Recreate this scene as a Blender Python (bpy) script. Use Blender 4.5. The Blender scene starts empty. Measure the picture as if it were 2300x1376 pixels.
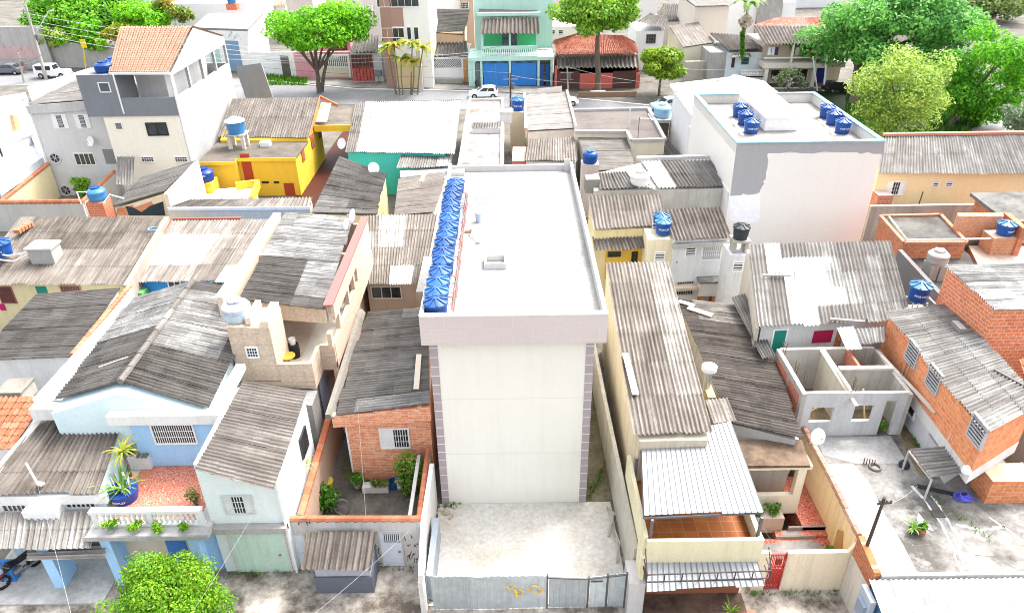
import bpy, math, random
from mathutils import Vector as V
random.seed(7)
SC = bpy.context.scene
COL = SC.collection
# ------------------------------------------------------------ camera
FP, PITCH, ROLL, CAMZ = 1625.0, math.radians(30.5), math.radians(0.8), 25.0
cd = bpy.data.cameras.new('camera'); cam = bpy.data.objects.new('camera', cd); COL.objects.link(cam)
cd.sensor_fit = 'HORIZONTAL'; cd.sensor_width = 36; cd.lens = 36 * FP / 2300
cd.clip_start = 0.5; cd.clip_end = 2000
FW = V((0, math.cos(PITCH), -math.sin(PITCH)))
R0 = V((1, 0, 0)); U0 = V((0, math.sin(PITCH), math.cos(PITCH)))
RT = R0 * math.cos(ROLL) - U0 * math.sin(ROLL); UP = U0 * math.cos(ROLL) + R0 * math.sin(ROLL)
C0 = V((0, 0, CAMZ))
from mathutils import Matrix
cam.matrix_world = Matrix(((RT.x, UP.x, -FW.x, 0), (RT.y, UP.y, -FW.y, 0), (RT.z, UP.z, -FW.z, CAMZ), (0, 0, 0, 1)))
SC.camera = cam
SC.cycles.filter_width = 1.0
SC.render.resolution_x, SC.render.resolution_y = 1024, 612
# ------------------------------------------------------------ light
SUN_EL, SUN_AZ = math.radians(56), math.radians(48)      # azimuth measured from +Y (away from the camera) towards +X
w = bpy.data.worlds.new('World'); SC.world = w; w.use_nodes = True
nt = w.node_tree; bg = nt.nodes['Background']
sky = nt.nodes.new('ShaderNodeTexSky'); sky.sky_type = 'NISHITA'; sky.sun_disc = False
sky.sun_elevation = SUN_EL; sky.sun_rotation = SUN_AZ
sky.air_density = 1.0; sky.dust_density = 6.0; sky.ozone_density = 1.0
hs = nt.nodes.new('ShaderNodeHueSaturation'); hs.inputs['Saturation'].default_value = 0.35
nt.links.new(sky.outputs[0], hs.inputs['Color']); nt.links.new(hs.outputs[0], bg.inputs[0])
bg.inputs[1].default_value = 0.15
sd = bpy.data.lights.new('sun', 'SUN'); sd.energy = 0.55; sd.angle = math.radians(10); sd.color = (1, .96, .9)
sun = bpy.data.objects.new('sun', sd); COL.objects.link(sun)
sdir = V((math.sin(SUN_AZ) * math.cos(SUN_EL), math.cos(SUN_AZ) * math.cos(SUN_EL), math.sin(SUN_EL)))
sun.rotation_euler = (-sdir).to_track_quat('-Z', 'Y').to_euler(); sun.location = (0, 0, 60)
SC.view_settings.view_transform = 'Standard'; SC.view_settings.look = 'None'
SC.view_settings.exposure = 2.2; SC.view_settings.gamma = 1
# ------------------------------------------------------------ where a sight line meets the place
def ray(px, py): return FW + RT * ((px - 1150) / FP) - UP * ((py - 688) / FP)
def P(px, py, z=0.0):
    d = ray(px, py); return C0 + d * ((z - CAMZ) / d.z)
def PY(px, py, y):
    d = ray(px, py); return C0 + d * (y / d.y)
class Wall:                                     # a vertical plane through two points
    def __init__(s, a, b):
        s.a = V((a.x, a.y, 0)); d = V((b.x - a.x, b.y - a.y, 0)); s.L = d.length; s.u = d.normalized()
        s.n = V((s.u.y, -s.u.x, 0))             # faces the camera when a is left of b
        if s.n.dot(C0 - s.a) < 0: s.n = -s.n
    def hit(s, px, py):
        d = ray(px, py); return C0 + d * ((s.a - C0).dot(s.n) / d.dot(s.n))
    def uz(s, px, py):
        h = s.hit(px, py); return (h - s.a).dot(s.u), h.z
    def at(s, u, z, off=0.0): return s.a + s.u * u + s.n * off + V((0, 0, z))
    def rect(s, x0, y0, x1, y1):
        xm, ym = (x0 + x1) / 2, (y0 + y1) / 2
        ua, ub = s.uz(x0, ym)[0], s.uz(x1, ym)[0]
        za, zb = s.uz(xm, y1)[1], s.uz(xm, y0)[1]
        return min(ua, ub), min(za, zb), max(ua, ub), max(za, zb)
# ------------------------------------------------------------ objects
def tag(o, label=None, cat=None, group=None, kind=None):
    if label: o['label'] = label
    if cat: o['category'] = cat
    if group: o['group'] = group
    if kind: o['kind'] = kind
    return o
def thing(name, label, cat, loc, group=None, rz=0.0):
    o = bpy.data.objects.new(name, None); COL.objects.link(o); o.empty_display_size = .3
    o.location = loc; o.rotation_euler = (0, 0, rz)
    return tag(o, label, cat, group)
def root_loc(p):
    l = V((0, 0, 0))
    while p: l = l + p.location; p = p.parent
    return l
def copy_tree(o, parent=None):
    c = o.copy(); COL.objects.link(c); c.parent = parent
    for ch in list(o.children): copy_tree(ch, c)
    return c
class MB:
    def __init__(s): s.v = []; s.f = []; s.uv = []; s.tone = []; s.mi = []
    def face(s, pts, tone=0.0, uv=None, mi=0):
        n = len(s.v); s.v += [tuple(p) for p in pts]; s.f.append(tuple(range(n, n + len(pts))))
        s.tone.append(tone); s.uv += uv if uv else [(0, 0)] * len(pts); s.mi.append(mi)
    def box(s, lo, hi, mi=0, tone=0.0):
        x0, y0, z0 = lo; x1, y1, z1 = hi
        s.hexa([(x0, y0, z0), (x1, y0, z0), (x1, y1, z0), (x0, y1, z0)], [(x0, y0, z1), (x1, y0, z1), (x1, y1, z1), (x0, y1, z1)], mi, tone)
    def hexa(s, b, t, mi=0, tone=0.0):
        n = len(b)
        s.face(list(reversed(b)), tone, None, mi); s.face(t, tone, None, mi)
        for i in range(n):
            j = (i + 1) % n; s.face([b[i], b[j], t[j], t[i]], tone, None, mi)
    def prism(s, top, zb, mi=0, tone=0.0):      # plan polygon with its own heights, vertical sides down to zb
        top = [V(p) for p in top]
        a = sum(top[i].x * top[(i + 1) % len(top)].y - top[(i + 1) % len(top)].x * top[i].y for i in range(len(top)))
        if a < 0: top.reverse()
        s.hexa([V((p.x, p.y, zb)) for p in top], top, mi, tone)
    def slab(s, top, th, mi=0, tone=0.0):
        top = [V(p) for p in top]
        a = sum(top[i].x * top[(i + 1) % len(top)].y - top[(i + 1) % len(top)].x * top[i].y for i in range(len(top)))
        if a < 0: top.reverse()
        s.hexa([p - V((0, 0, th)) for p in top], top, mi, tone)
    def bar(s, a, b, w, h=None, mi=0, tone=0.0):
        a, b = V(a), V(b); h = h or w; d = (b - a)
        if d.length < 1e-6: return
        d.normalize(); r = d.cross(V((0, 0, 1)))
        r = r.normalized() if r.length > 1e-3 else V((1, 0, 0)); q = r.cross(d)
        c = [(-w / 2, -h / 2), (w / 2, -h / 2), (w / 2, h / 2), (-w / 2, h / 2)]
        s.hexa([a + r * x + q * y for x, y in c], [b + r * x + q * y for x, y in c], mi, tone)
    def tube(s, pts, r, n=6, mi=0, tone=0.0):
        pts = [V(p) for p in pts]; rs = r if isinstance(r, (list, tuple)) else [r] * len(pts); ring = []
        for i, p in enumerate(pts):
            d = (pts[min(i + 1, len(pts) - 1)] - pts[max(i - 1, 0)]).normalized()
            k = d.cross(V((0, 0, 1))); k = k.normalized() if k.length > .05 else V((1, 0, 0)); q = k.cross(d)
            ring.append([p + (k * math.cos(2 * math.pi * j / n) + q * math.sin(2 * math.pi * j / n)) * rs[i] for j in range(n)])
        for i in range(len(pts) - 1):
            for j in range(n):
                m = (j + 1) % n; s.face([ring[i][j], ring[i][m], ring[i + 1][m], ring[i + 1][j]], tone, None, mi)
        s.face(list(reversed(ring[0])), tone, None, mi); s.face(ring[-1], tone, None, mi)
    def lathe(s, prof, c=(0, 0, 0), n=24, mi=0, tone=0.0):
        c = V(c); R = [[c + V((r * math.cos(2 * math.pi * j / n), r * math.sin(2 * math.pi * j / n), z)) for j in range(n)] for r, z in prof]
        for i in range(len(R) - 1):
            for j in range(n):
                m = (j + 1) % n; s.face([R[i][j], R[i][m], R[i + 1][m], R[i + 1][j]], tone, None, mi)
        if prof[0][0] > 1e-4: s.face(list(reversed(R[0])), tone, None, mi)
        if prof[-1][0] > 1e-4: s.face(R[-1], tone, None, mi)
    def build(s, name, mat, parent=None, smooth=False, loc=None):
        me = bpy.data.meshes.new(name); o = bpy.data.objects.new(name, me); COL.objects.link(o)
        if parent is not None: off = root_loc(parent); o.parent = parent
        elif loc is not None: off = V(loc); o.location = off
        else:
            n = len(s.v); off = V((sum(p[0] for p in s.v) / n, sum(p[1] for p in s.v) / n, min(p[2] for p in s.v))); o.location = off
        me.from_pydata([(p[0] - off.x, p[1] - off.y, p[2] - off.z) for p in s.v], [], s.f)
        at = me.attributes.new('tone', 'FLOAT', 'FACE'); at.data.foreach_set('value', s.tone)
        ul = me.uv_layers.new(name='UVMap'); ul.data.foreach_set('uv', [c for t in s.uv for c in t])
        for m in (mat if isinstance(mat, (list, tuple)) else [mat]): me.materials.append(m)
        if any(s.mi): me.polygons.foreach_set('material_index', s.mi)
        if smooth:
            import bmesh
            b = bmesh.new(); b.from_mesh(me); bmesh.ops.remove_doubles(b, verts=b.verts, dist=1e-4); b.to_mesh(me); b.free()
            me.polygons.foreach_set('use_smooth', [True] * len(me.polygons))
            try: me.set_sharp_from_angle(angle=math.radians(38))
            except Exception: pass
        me.update(); return o
# ------------------------------------------------------------ materials
MATS = {}
class N:                                        # short hand for a node tree
    def __init__(s, name, rough=.9):
        s.m = bpy.data.materials.new(name); s.m.use_nodes = True; s.t = s.m.node_tree; s.b = s.t.nodes['Principled BSDF']
        s.b.inputs['Roughness'].default_value = rough
        s.b.inputs['Specular IOR Level'].default_value = .25
    def n(s, k, **kw):
        x = s.t.nodes.new('ShaderNode' + k)
        for a, b in kw.items():
            if a.startswith('i_'): x.inputs[a[2:]].default_value = b
            else: setattr(x, a, b)
        return x
    def l(s, a, b): s.t.links.new(a, b)
    def pos(s): return s.n('NewGeometry').outputs['Position']
    def noise(s, scale, detail=4, rough=.6, vec=None, stretch=None):
        x = s.n('TexNoise'); x.inputs['Scale'].default_value = scale; x.inputs['Detail'].default_value = detail; x.inputs['Roughness'].default_value = rough
        v = vec or s.pos()
        if stretch:
            m = s.n('VectorMath', operation='MULTIPLY'); s.l(v, m.inputs[0]); m.inputs[1].default_value = stretch; v = m.outputs[0]
        s.l(v, x.inputs['Vector']); return x.outputs['Fac']
    def ramp(s, fac, stops):
        r = s.n('ValToRGB'); e = r.color_ramp.elements
        while len(e) < len(stops): e.new(.5)
        for k, (p, c) in zip(e, stops):
            k.position = p; k.color = (*(c if isinstance(c, (tuple, list)) else (c, c, c)), 1)
        s.l(fac, r.inputs[0]); return r.outputs[0]
    def mix(s, f, a, b, mode='MIX'):
        x = s.n('MixRGB', blend_type=mode)
        for i, k in enumerate((f, a, b)):
            if isinstance(k, (int, float)): x.inputs[i].default_value = k if i == 0 else (k, k, k, 1)
            elif isinstance(k, (tuple, list)): x.inputs[i].default_value = (*k[:3], 1)
            else: s.l(k, x.inputs[i])
        return x.outputs[0]
    def bump(s, h, st=.3, d=.02):
        x = s.n('Bump'); x.inputs['Strength'].default_value = st; x.inputs['Distance'].default_value = d
        s.l(h, x.inputs['Height']); s.l(x.outputs[0], s.b.inputs['Normal'])
    def col(s, c):
        if isinstance(c, (tuple, list)): s.b.inputs['Base Color'].default_value = (*c, 1)
        else: s.l(c, s.b.inputs['Base Color'])
        return s
def cached(f):
    def g(*a, **k):
        key = (f.__name__, a, tuple(sorted(k.items())))
        if key not in MATS: MATS[key] = f(*a, **k)
        return MATS[key]
    return g
@cached
def plaster(c, dirt=.35, streak=.4, dc=(.12, .11, .10), rough=.92, sp=.08, bp=.12):
    m = N('plaster', rough)
    a = m.ramp(m.noise(.55, 6, .65), [(.35, 0), (.75, 1)])
    b = m.ramp(m.noise(1.0, 5, .7, None, (2.6, 2.6, .22)), [(.48, 0), (.78, 1)])
    f = m.ramp(m.noise(9, 3, .7), [(.3, 1 - sp), (.7, 1 + sp * .4)])
    mix = m.mix(m.mix(1, a, dirt, 'MULTIPLY'), c, tuple(x * .55 + y * .45 for x, y in zip(c, dc)))
    mix = m.mix(m.mix(1, b, streak, 'MULTIPLY'), mix, tuple(x * .4 + y * .6 for x, y in zip(c, dc)))
    m.col(m.mix(1, mix, f, 'MULTIPLY')); m.bump(m.noise(14, 4, .7), bp, .02); return m.m
@cached
def concrete(c=(.42, .40, .37), dark=(.10, .095, .085), lo=.42, hi=.68, scale=.45, white=None, wl=.6, gain=1.0):
    c = tuple(x * gain for x in c) if gain != 1 else c; dark = tuple(x * gain for x in dark)
    if max(c) < .5 and gain == 1: c = tuple(x * .62 for x in c); dark = tuple(x * .7 for x in dark)
    m = N('concrete', .93)
    a = m.ramp(m.noise(scale, 8, .68), [(lo, 0), (hi, 1)])
    k = m.mix(a, c, dark)
    if white: k = m.mix(m.ramp(m.noise(scale * .8, 6, .7, None, (1.1, 1.0, 1)), [(wl, 0), (wl + .1, 1)]), k, white)
    f = m.ramp(m.noise(5, 5, .75), [(.25, .7), (.75, 1.2)])
    m.col(m.mix(1, k, f, 'MULTIPLY')); m.bump(m.noise(8, 6, .75), .4, .03); return m.m
@cached
def sheet(kind='grey', wet=0):
    # fibre-cement sheet; per-sheet tone 0 blackened .. 1 white-washed
    pal = {'grey': [(.0, (.054, .048, .042)), (.3, (.134, .122, .110)), (.55, (.180, .171, .159)), (.8, (.33, .322, .305)), (1, (.78, .78, .77))],
           'warm': [(.0, (.056, .046, .038)), (.3, (.130, .112, .097)), (.55, (.190, .170, .150)), (.8, (.35, .325, .29)), (1, (.78, .77, .75))],
           'zinc': [(.0, (.15, .155, .16)), (.5, (.29, .30, .315)), (1, (.55, .57, .60))]}[kind]
    m = N('corrugated_' + kind, .88 if kind != 'zinc' else .45)
    if kind == 'zinc': m.b.inputs['Metallic'].default_value = .35
    t = m.n('Attribute', attribute_name='tone').outputs['Fac']
    uv = m.n('UVMap').outputs[0]
    st = m.noise(1.0, 4, .7, uv, (8.5, .24, 1))          # streaks that run with the water
    bl = m.noise(.9, 6, .7)
    sp = m.noise(16, 3, .8)
    def math_(op, a, b):
        x = m.n('Math', operation=op)
        for i, k in enumerate((a, b)):
            if isinstance(k, (int, float)): x.inputs[i].default_value = k
            else: m.l(k, x.inputs[i])
        return x.outputs[0]
    amp = .9 if kind != 'zinc' else .25
    ga = 1.35 if kind != 'zinc' else .3
    s1 = math_('MULTIPLY', math_('SUBTRACT', st, .5), ga)
    s2 = math_('MULTIPLY', math_('SUBTRACT', bl, .5), amp * .8)
    s3 = math_('MULTIPLY', math_('SUBTRACT', sp, .5), amp * .55)
    tot = math_('ADD', t, math_('ADD', s1, math_('ADD', s2, s3)))
    m.col(m.ramp(tot, pal)); m.bump(m.noise(30, 3, .8), .3, .01); return m.m
@cached
def tilemat(base=(.50, .20, .10), pale=(.62, .32, .19), dark=(.16, .07, .05)):
    m = N('clay_tile', .85)
    t = m.n('Attribute', attribute_name='tone').outputs['Fac']
    k = m.ramp(t, [(0, dark), (.35, base), (1, pale)])
    a = m.ramp(m.noise(1.1, 6, .7), [(.5, 0), (.75, .7)])
    m.col(m.mix(a, k, dark)); return m.m
def brick_vec(m):
    g = m.n('NewGeometry'); c = m.n('VectorMath', operation='CROSS_PRODUCT'); c.inputs[0].default_value = (0, 0, 1)
    m.l(g.outputs['True Normal'], c.inputs[1])
    d = m.n('VectorMath', operation='DOT_PRODUCT'); m.l(c.outputs[0], d.inputs[0]); m.l(g.outputs['Position'], d.inputs[1])
    z = m.n('SeparateXYZ'); m.l(g.outputs['Position'], z.inputs[0])
    o = m.n('CombineXYZ'); m.l(d.outputs['Value'], o.inputs[0]); m.l(z.outputs[2], o.inputs[1]); return o.outputs[0]
@cached
def brick(c1=(.52, .17, .07), c2=(.40, .12, .05), mortar=(.40, .34, .28), w=.30, h=.16, gap=.02, grime=.5, odd=(.2, .07, .04), bias=-.2, off=.5, sp=.25):
    m = N('brick', .92); v = brick_vec(m)
    b = m.n('TexBrick'); m.l(v, b.inputs['Vector']); b.offset = off
    for k, x in (('Color1', c1), ('Color2', c2), ('Mortar', mortar)): b.inputs[k].default_value = (*x, 1)
    b.inputs['Scale'].default_value = 1; b.inputs['Brick Width'].default_value = w; b.inputs['Row Height'].default_value = h
    b.inputs['Mortar Size'].default_value = gap / 2; b.inputs['Bias'].default_value = bias
    k = b.outputs['Color']
    a = m.ramp(m.noise(.7, 6, .7), [(.5, 0), (.8, grime)])
    k = m.mix(a, k, odd)
    k = m.mix(1, k, m.ramp(m.noise(7, 4, .7), [(.3, 1 - sp), (.7, 1 + sp * .5)]), 'MULTIPLY')
    inv = m.n('Invert'); m.l(b.outputs['Fac'], inv.inputs['Color'])
    m.col(k); m.bump(inv.outputs[0], .5, .015); return m.m
@cached
def floor_tile(c1, c2, grout, w=.4, h=None, dirt=(.2, .12, .08), amt=.5):
    m = N('floor_tile', .55)
    b = m.n('TexBrick'); m.l(m.pos(), b.inputs['Vector']); b.offset = 0
    for k, x in (('Color1', c1), ('Color2', c2), ('Mortar', grout)): b.inputs[k].default_value = (*x, 1)
    b.inputs['Scale'].default_value = 1; b.inputs['Brick Width'].default_value = w; b.inputs['Row Height'].default_value = h or w; b.inputs['Mortar Size'].default_value = .012
    a = m.ramp(m.noise(1.0, 6, .7), [(.45, 0), (.75, amt)])
    m.col(m.mix(a, b.outputs['Color'], dirt)); return m.m
@cached
def speck(c1, c2, c3, scale=7):                # broken-tile paving
    m = N('broken_tile', .6)
    v = m.n('TexVoronoi'); v.inputs['Scale'].default_value = scale; m.l(m.pos(), v.inputs['Vector'])
    e = m.n('TexVoronoi', feature='DISTANCE_TO_EDGE'); e.inputs['Scale'].default_value = scale; m.l(m.pos(), e.inputs['Vector'])
    s = m.n('SeparateColor'); m.l(v.outputs['Color'], s.inputs[0])
    k = m.ramp(s.outputs[0], [(.0, c1), (1, c2)])
    k = m.mix(m.ramp(e.outputs['Distance'], [(.02, 1), (.06, 0)]), k, c3)
    m.col(m.mix(m.ramp(m.noise(.8, 5, .7), [(.5, 0), (.8, .4)]), k, tuple(x * .45 for x in c1))); return m.m
@cached
def flat(c, rough=.6, metal=0.0, var=.12):
    m = N('paint', rough); m.b.inputs['Metallic'].default_value = metal
    k = m.mix(1, c, m.ramp(m.noise(3, 5, .7), [(.3, 1 - var), (.7, 1 + var * .4)]), 'MULTIPLY')
    if var >= .19: k = m.mix(1, k, m.ramp(m.n('ObjectInfo').outputs['Random'], [(0, .72), (1, 1.25)]), 'MULTIPLY')     # each one faded differently
    m.col(k); return m.m
@cached
def glass(c=(.03, .035, .04), rough=.12):
    m = N('glass', rough); m.b.inputs['Specular IOR Level'].default_value = .5
    m.col(m.mix(1, c, m.ramp(m.noise(1.3, 4, .7), [(.3, .5), (.7, 1.6)]), 'MULTIPLY')); return m.m
@cached
def leafmat(dark=(.025, .07, .012), mid=(.06, .17, .02), pale=(.16, .30, .035)):
    m = N('leaf', .55)
    t = m.n('Attribute', attribute_name='tone').outputs['Fac']
    k = m.ramp(t, [(0, dark), (.5, mid), (1, pale)])
    m.col(k)
    tr = m.n('BsdfTranslucent'); m.l(k, tr.inputs[0]); mx = m.n('MixShader'); mx.inputs[0].default_value = .4
    m.l(m.b.outputs[0], mx.inputs[1]); m.l(tr.outputs[0], mx.inputs[2]); m.l(mx.outputs[0], m.t.nodes['Material Output'].inputs[0]); return m.m
@cached
def bark(c=(.14, .11, .085)):
    m = N('bark', .95); a = m.noise(1, 6, .75, None, (7, 7, 1.3))
    m.col(m.ramp(a, [(.3, tuple(x * .45 for x in c)), (.7, tuple(x * 1.3 for x in c))])); m.bump(a, .6, .04); return m.m
WHITE = (.80, .80, .78); CREAM = (.78, .73, .62)
def lerp(a, b, t): return a + (b - a) * t
def bil(q, u, v): return q[0].lerp(q[1], u).lerp(q[3].lerp(q[2], u), v)
# ------------------------------------------------------------ building parts
def corr(parent, q, rows=4, tone=.5, jit=.12, patches=(), mat=None, pitch=.2, amp=.042, sheetw=5, lap=.022, S=6, name='roof', ragged=.08, prof='wave'):
    """corrugated sheets over the quad q = (A, B, C, D): the waves run A->D / B->C, the sheets step down in rows"""
    m = MB(); A, B, C, D = q
    amp = amp if amp < .026 or prof == 'rib' else max(amp * 1.1, .25 * pitch)
    nrm = (B - A).cross(D - A).normalized()
    if nrm.z < 0: nrm = -nrm
    wd = max((B - A).length, (C - D).length); ln = max((D - A).length, (C - B).length)
    nw = max(2, round(wd / pitch)); nc = max(1, round(nw / sheetw))
    rnd = random.Random(hash((round(A.x, 2), round(A.y, 2), rows)) & 0xffff)
    for r in range(rows):
        v0, v1 = r / rows, (r + 1) / rows
        rt = rnd.uniform(-jit, jit) * .5
        for c in range(nc):
            k0, k1 = round(c * nw / nc), round((c + 1) * nw / nc)
            t = tone + rt + rnd.uniform(-jit, jit)
            um, vm = (k0 + k1) / 2 / nw, (v0 + v1) / 2
            for (a0, a1, b0, b1, tt) in patches:
                if a0 <= um <= a1 and b0 <= vm <= b1: t = tt + rnd.uniform(-.04, .04)
            e0 = rnd.uniform(-ragged, ragged) / ln if r == rows - 1 else 0
            vv0, vv1 = v0 - (.12 / ln if r else 0), v1 + e0 + rnd.uniform(-.01, .01) / ln
            dz = rnd.uniform(0, .012) + (.022 if c % 2 else 0) * (prof == 'wave'); grid = []
            n = (k1 - k0) * S
            for i in range(n + 1):
                wv = k0 + i / S; u = wv / nw
                h = amp * math.cos(2 * math.pi * wv) if prof == 'wave' else amp * max(0, math.cos(2 * math.pi * wv)) ** 7
                p0 = bil(q, u, vv0) + nrm * (h + dz); p1 = bil(q, u, vv1) + nrm * (h + lap + dz)
                grid.append((p0, p1, u * wd, v0 * ln, v1 * ln))
            for i in range(n):
                a, b = grid[i], grid[i + 1]
                m.face([a[1], b[1], b[0], a[0]], t, [(a[2], a[4]), (b[2], b[4]), (b[2], b[3]), (a[2], a[3])])
    o = m.build(name, mat or sheet('grey'), parent); return o
def tiled(parent, q, mat=None, pitch=.24, step=.36, name='roof', tone=.5, jit=.3):
    A, B, C, D = q; ln = max((D - A).length, (C - B).length)
    return corr(parent, q, rows=max(2, round(ln / step)), tone=tone, jit=jit, mat=mat or tilemat(), pitch=pitch, amp=.05, sheetw=1, lap=.05, S=5, name=name, ragged=.02)
def walls(parent, tops, mat, zb=0.0, name='wall', drop=.06):
    m = MB(); m.prism([p - V((0, 0, drop)) for p in tops], zb); return m.build(name, mat, parent)
def inset(q, d):
    c = sum((V(p) for p in q), V()) / len(q); out = []
    for p in q:
        k = V((c.x - p.x, c.y - p.y, 0)); out.append(p + k.normalized() * d * 1.41)
    return out
def fbox(m, W, u0, z0, u1, z1, o0, o1, mi=0):
    b = [W.at(u0, z0, o0), W.at(u1, z0, o0), W.at(u1, z0, o1), W.at(u0, z0, o1)]
    t = [W.at(u0, z1, o0), W.at(u1, z1, o0), W.at(u1, z1, o1), W.at(u0, z1, o1)]
    m.hexa(b, t, mi)
METAL = lambda: flat((.72, .73, .74), .5)
def window(parent, W, px, style='bars', fr=None, pane=None, name='window', bars=6, shut=None, off=0.0):
    """a window measured in the photograph as px = (x0, y0, x1, y1) on the wall W"""
    u0, z0, u1, z1 = W.rect(*px) if len(px) == 4 else px[:4]
    w_, h_ = u1 - u0, z1 - z0; fr = fr or flat(WHITE, .6); e = min(.07, w_ * .14)
    m = MB()
    fbox(m, W, u0 - e, z0 - e, u0, z1 + e, off - .05, off + .06); fbox(m, W, u1, z0 - e, u1 + e, z1 + e, off - .05, off + .06)
    fbox(m, W, u0, z1, u1, z1 + e, off - .05, off + .06); fbox(m, W, u0, z0 - e, u1, z0, off - .05, off + .075)
    win = m.build(name, fr, parent)
    g = MB(); a, b = (u0, u1)
    if style == 'shutter': a, b = u0 + w_ * .30, u1 - w_ * .30
    fbox(g, W, u0, z0, u1, z1, off - .04, off + .012); g.build('pane', pane or glass(), win)
    s = MB()
    if style in ('bars', 'shutter'):
        n = bars
        for i in range(1, n): x = lerp(a, b, i / n); fbox(s, W, x - .012, z0, x + .012, z1, off + .03, off + .05)
        for k in (.33, .66): y = lerp(z0, z1, k); fbox(s, W, a, y - .012, b, y + .012, off + .034, off + .046)
        s.build('grille', fr if style == 'bars' else METAL(), win)
    if style == 'shutter':
        for (p, r) in ((u0, a), (b, u1)):
            s = MB(); fbox(s, W, p, z0, r, z1, off + .0125, off + .035)
            k = int(h_ / .08)
            for i in range(k): y = z0 + (i + .5) * h_ / k; fbox(s, W, p + .03, y - .018, r - .03, y + .018, off + .035, off + .05)
            s.build('shutter', shut or flat(WHITE, .6), win)
    if style == 'slide':
        n = bars
        for i in range(1, n): x = lerp(u0, u1, i / n); fbox(s, W, x - .022, z0, x + .022, z1, off + .0125, off + .045)
        s.build('mullion', fr, win)
    if style == 'louvre':
        n = bars
        for i in range(n): y = lerp(z0, z1, (i + .5) / n); fbox(s, W, u0, y - .03, u1, y + .03, off + .0125, off + .05)
        s.build('louvre', fr, win)
    return win
def door(parent, W, px, mat, name='door', off=0.0, fr=None, ribs=0, handle=True):
    u0, z0, u1, z1 = W.rect(*px[:4]) if px[3] > 30 else px[:4]
    if len(px) > 4: z0 = px[4]
    m = MB(); fbox(m, W, u0, z0, u1, z1, off - .05, off + .03)
    for i in range(ribs): x = lerp(u0, u1, (i + .5) / ribs); fbox(m, W, x - .03, z0 + .05, x + .03, z1 - .05, off + .03, off + .042)
    d = m.build(name, mat, parent)
    if fr:
        m = MB(); e = .07
        fbox(m, W, u0 - e, z0, u0, z1 + e, off - .05, off + .05); fbox(m, W, u1, z0, u1 + e, z1 + e, off - .05, off + .05); fbox(m, W, u0, z1, u1, z1 + e, off - .05, off + .05)
        m.build('frame', fr, d)
    if handle:
        m = MB(); x = lerp(u0, u1, .86); y = lerp(z0, z1, .45); fbox(m, W, x - .05, y - .04, x + .05, y + .04, off + .03, off + .08); m.build('handle', flat((.2, .2, .2), .4), d)
    return d
def cap(parent, pts, w=.25, h=.1, mat=None, name='coping', closed=False):
    m = MB(); n = len(pts)
    for i in range(n if closed else n - 1):
        a, b = V(pts[i]), V(pts[(i + 1) % n]); d = (b - a).normalized() * w * .5
        m.bar(a - d * (.0 if not closed else 0), b + d * (0 if i == n - 2 and not closed else 0), w, h)
    return m.build(name, mat, parent)
def wallrun(name, label, cat, pts, th, mat, zb=0.0, group=None, coping=None):
    """a free-standing wall along top points"""
    r = thing(name, label, cat, (pts[0].x, pts[0].y, zb), group); m = MB()
    for a, b in zip(pts, pts[1:]):
        d = V((b.x - a.x, b.y - a.y, 0)).normalized(); s = V((-d.y, d.x, 0)) * th / 2
        m.hexa([V((p.x, p.y, zb)) for p in (a - s, b - s, b + s, a + s)], [a - s, b - s, b + s, a + s])
    m.build('wall_body', mat, r)
    if coping:
        cm, cw = coping; c = MB()
        for a, b in zip(pts, pts[1:]):
            L = (b - a).length; n = max(1, int(L / .38))
            for i in range(n):
                p, q = a.lerp(b, i / n), a.lerp(b, (i + 1.08) / n)
                c.tube([p + V((0, 0, -.02)), q + V((0, 0, .015))], [cw / 2, cw / 2 * .86], 7, tone=random.uniform(.2, .8))
        c.build('coping', cm, r)
    return r
def slab_thing(): pass
# ------------------------------------------------------------ ground and streets
m = MB(); m.face([(-400, -60, 0), (400, -60, 0), (400, 700, 0), (-400, 700, 0)])
tag(m.build('ground', concrete((.26, .24, .21), (.11, .10, .08), .4, .65, .35), loc=(0, 0, 0)), kind='structure')
m = MB(); m.slab([V((-60, 6, .012)), V((60, 6, .012)), V((60, 21.2, .012)), V((-60, 21.2, .012))], .01)
tag(m.build('pavement', concrete((.51, .465, .405), (.11, .09, .07), .40, .60, .6, (.46, .445, .42), .62), loc=(0, 0, 0)), kind='structure')
# ------------------------------------------------------------ water tanks
BLUE = lambda: flat((.013, .07, .28), .32, 0, .2)
LBLUE = lambda: flat((.045, .17, .36), .32, 0, .2)
MBLUE = lambda: flat((.028, .105, .34), .32, 0, .25)  # for tank lids: lighter than the bodies, their glare put into the colour
def text_mark(txt, size, mat, parent, th0, r, z, name='lettering'):
    """raised lettering that follows the curve of a tank"""
    cu = bpy.data.curves.new(name, 'FONT'); cu.body = txt; cu.size = size; cu.align_x = 'CENTER'; cu.resolution_u = 2; cu.extrude = .004
    o = bpy.data.objects.new(name, cu); COL.objects.link(o)
    dg = bpy.context.evaluated_depsgraph_get(); me = bpy.data.meshes.new_from_object(o.evaluated_get(dg))
    bpy.data.objects.remove(o); bpy.data.curves.remove(cu)
    for v in me.vertices:
        x, y, q = v.co; a = th0 + x / r; rr = r + .008 + q; v.co = (rr * math.cos(a), rr * math.sin(a), z + y)
    me.materials.clear(); me.materials.append(mat)
    o = bpy.data.objects.new(name, me); COL.objects.link(o); o.parent = parent; return o
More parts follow.
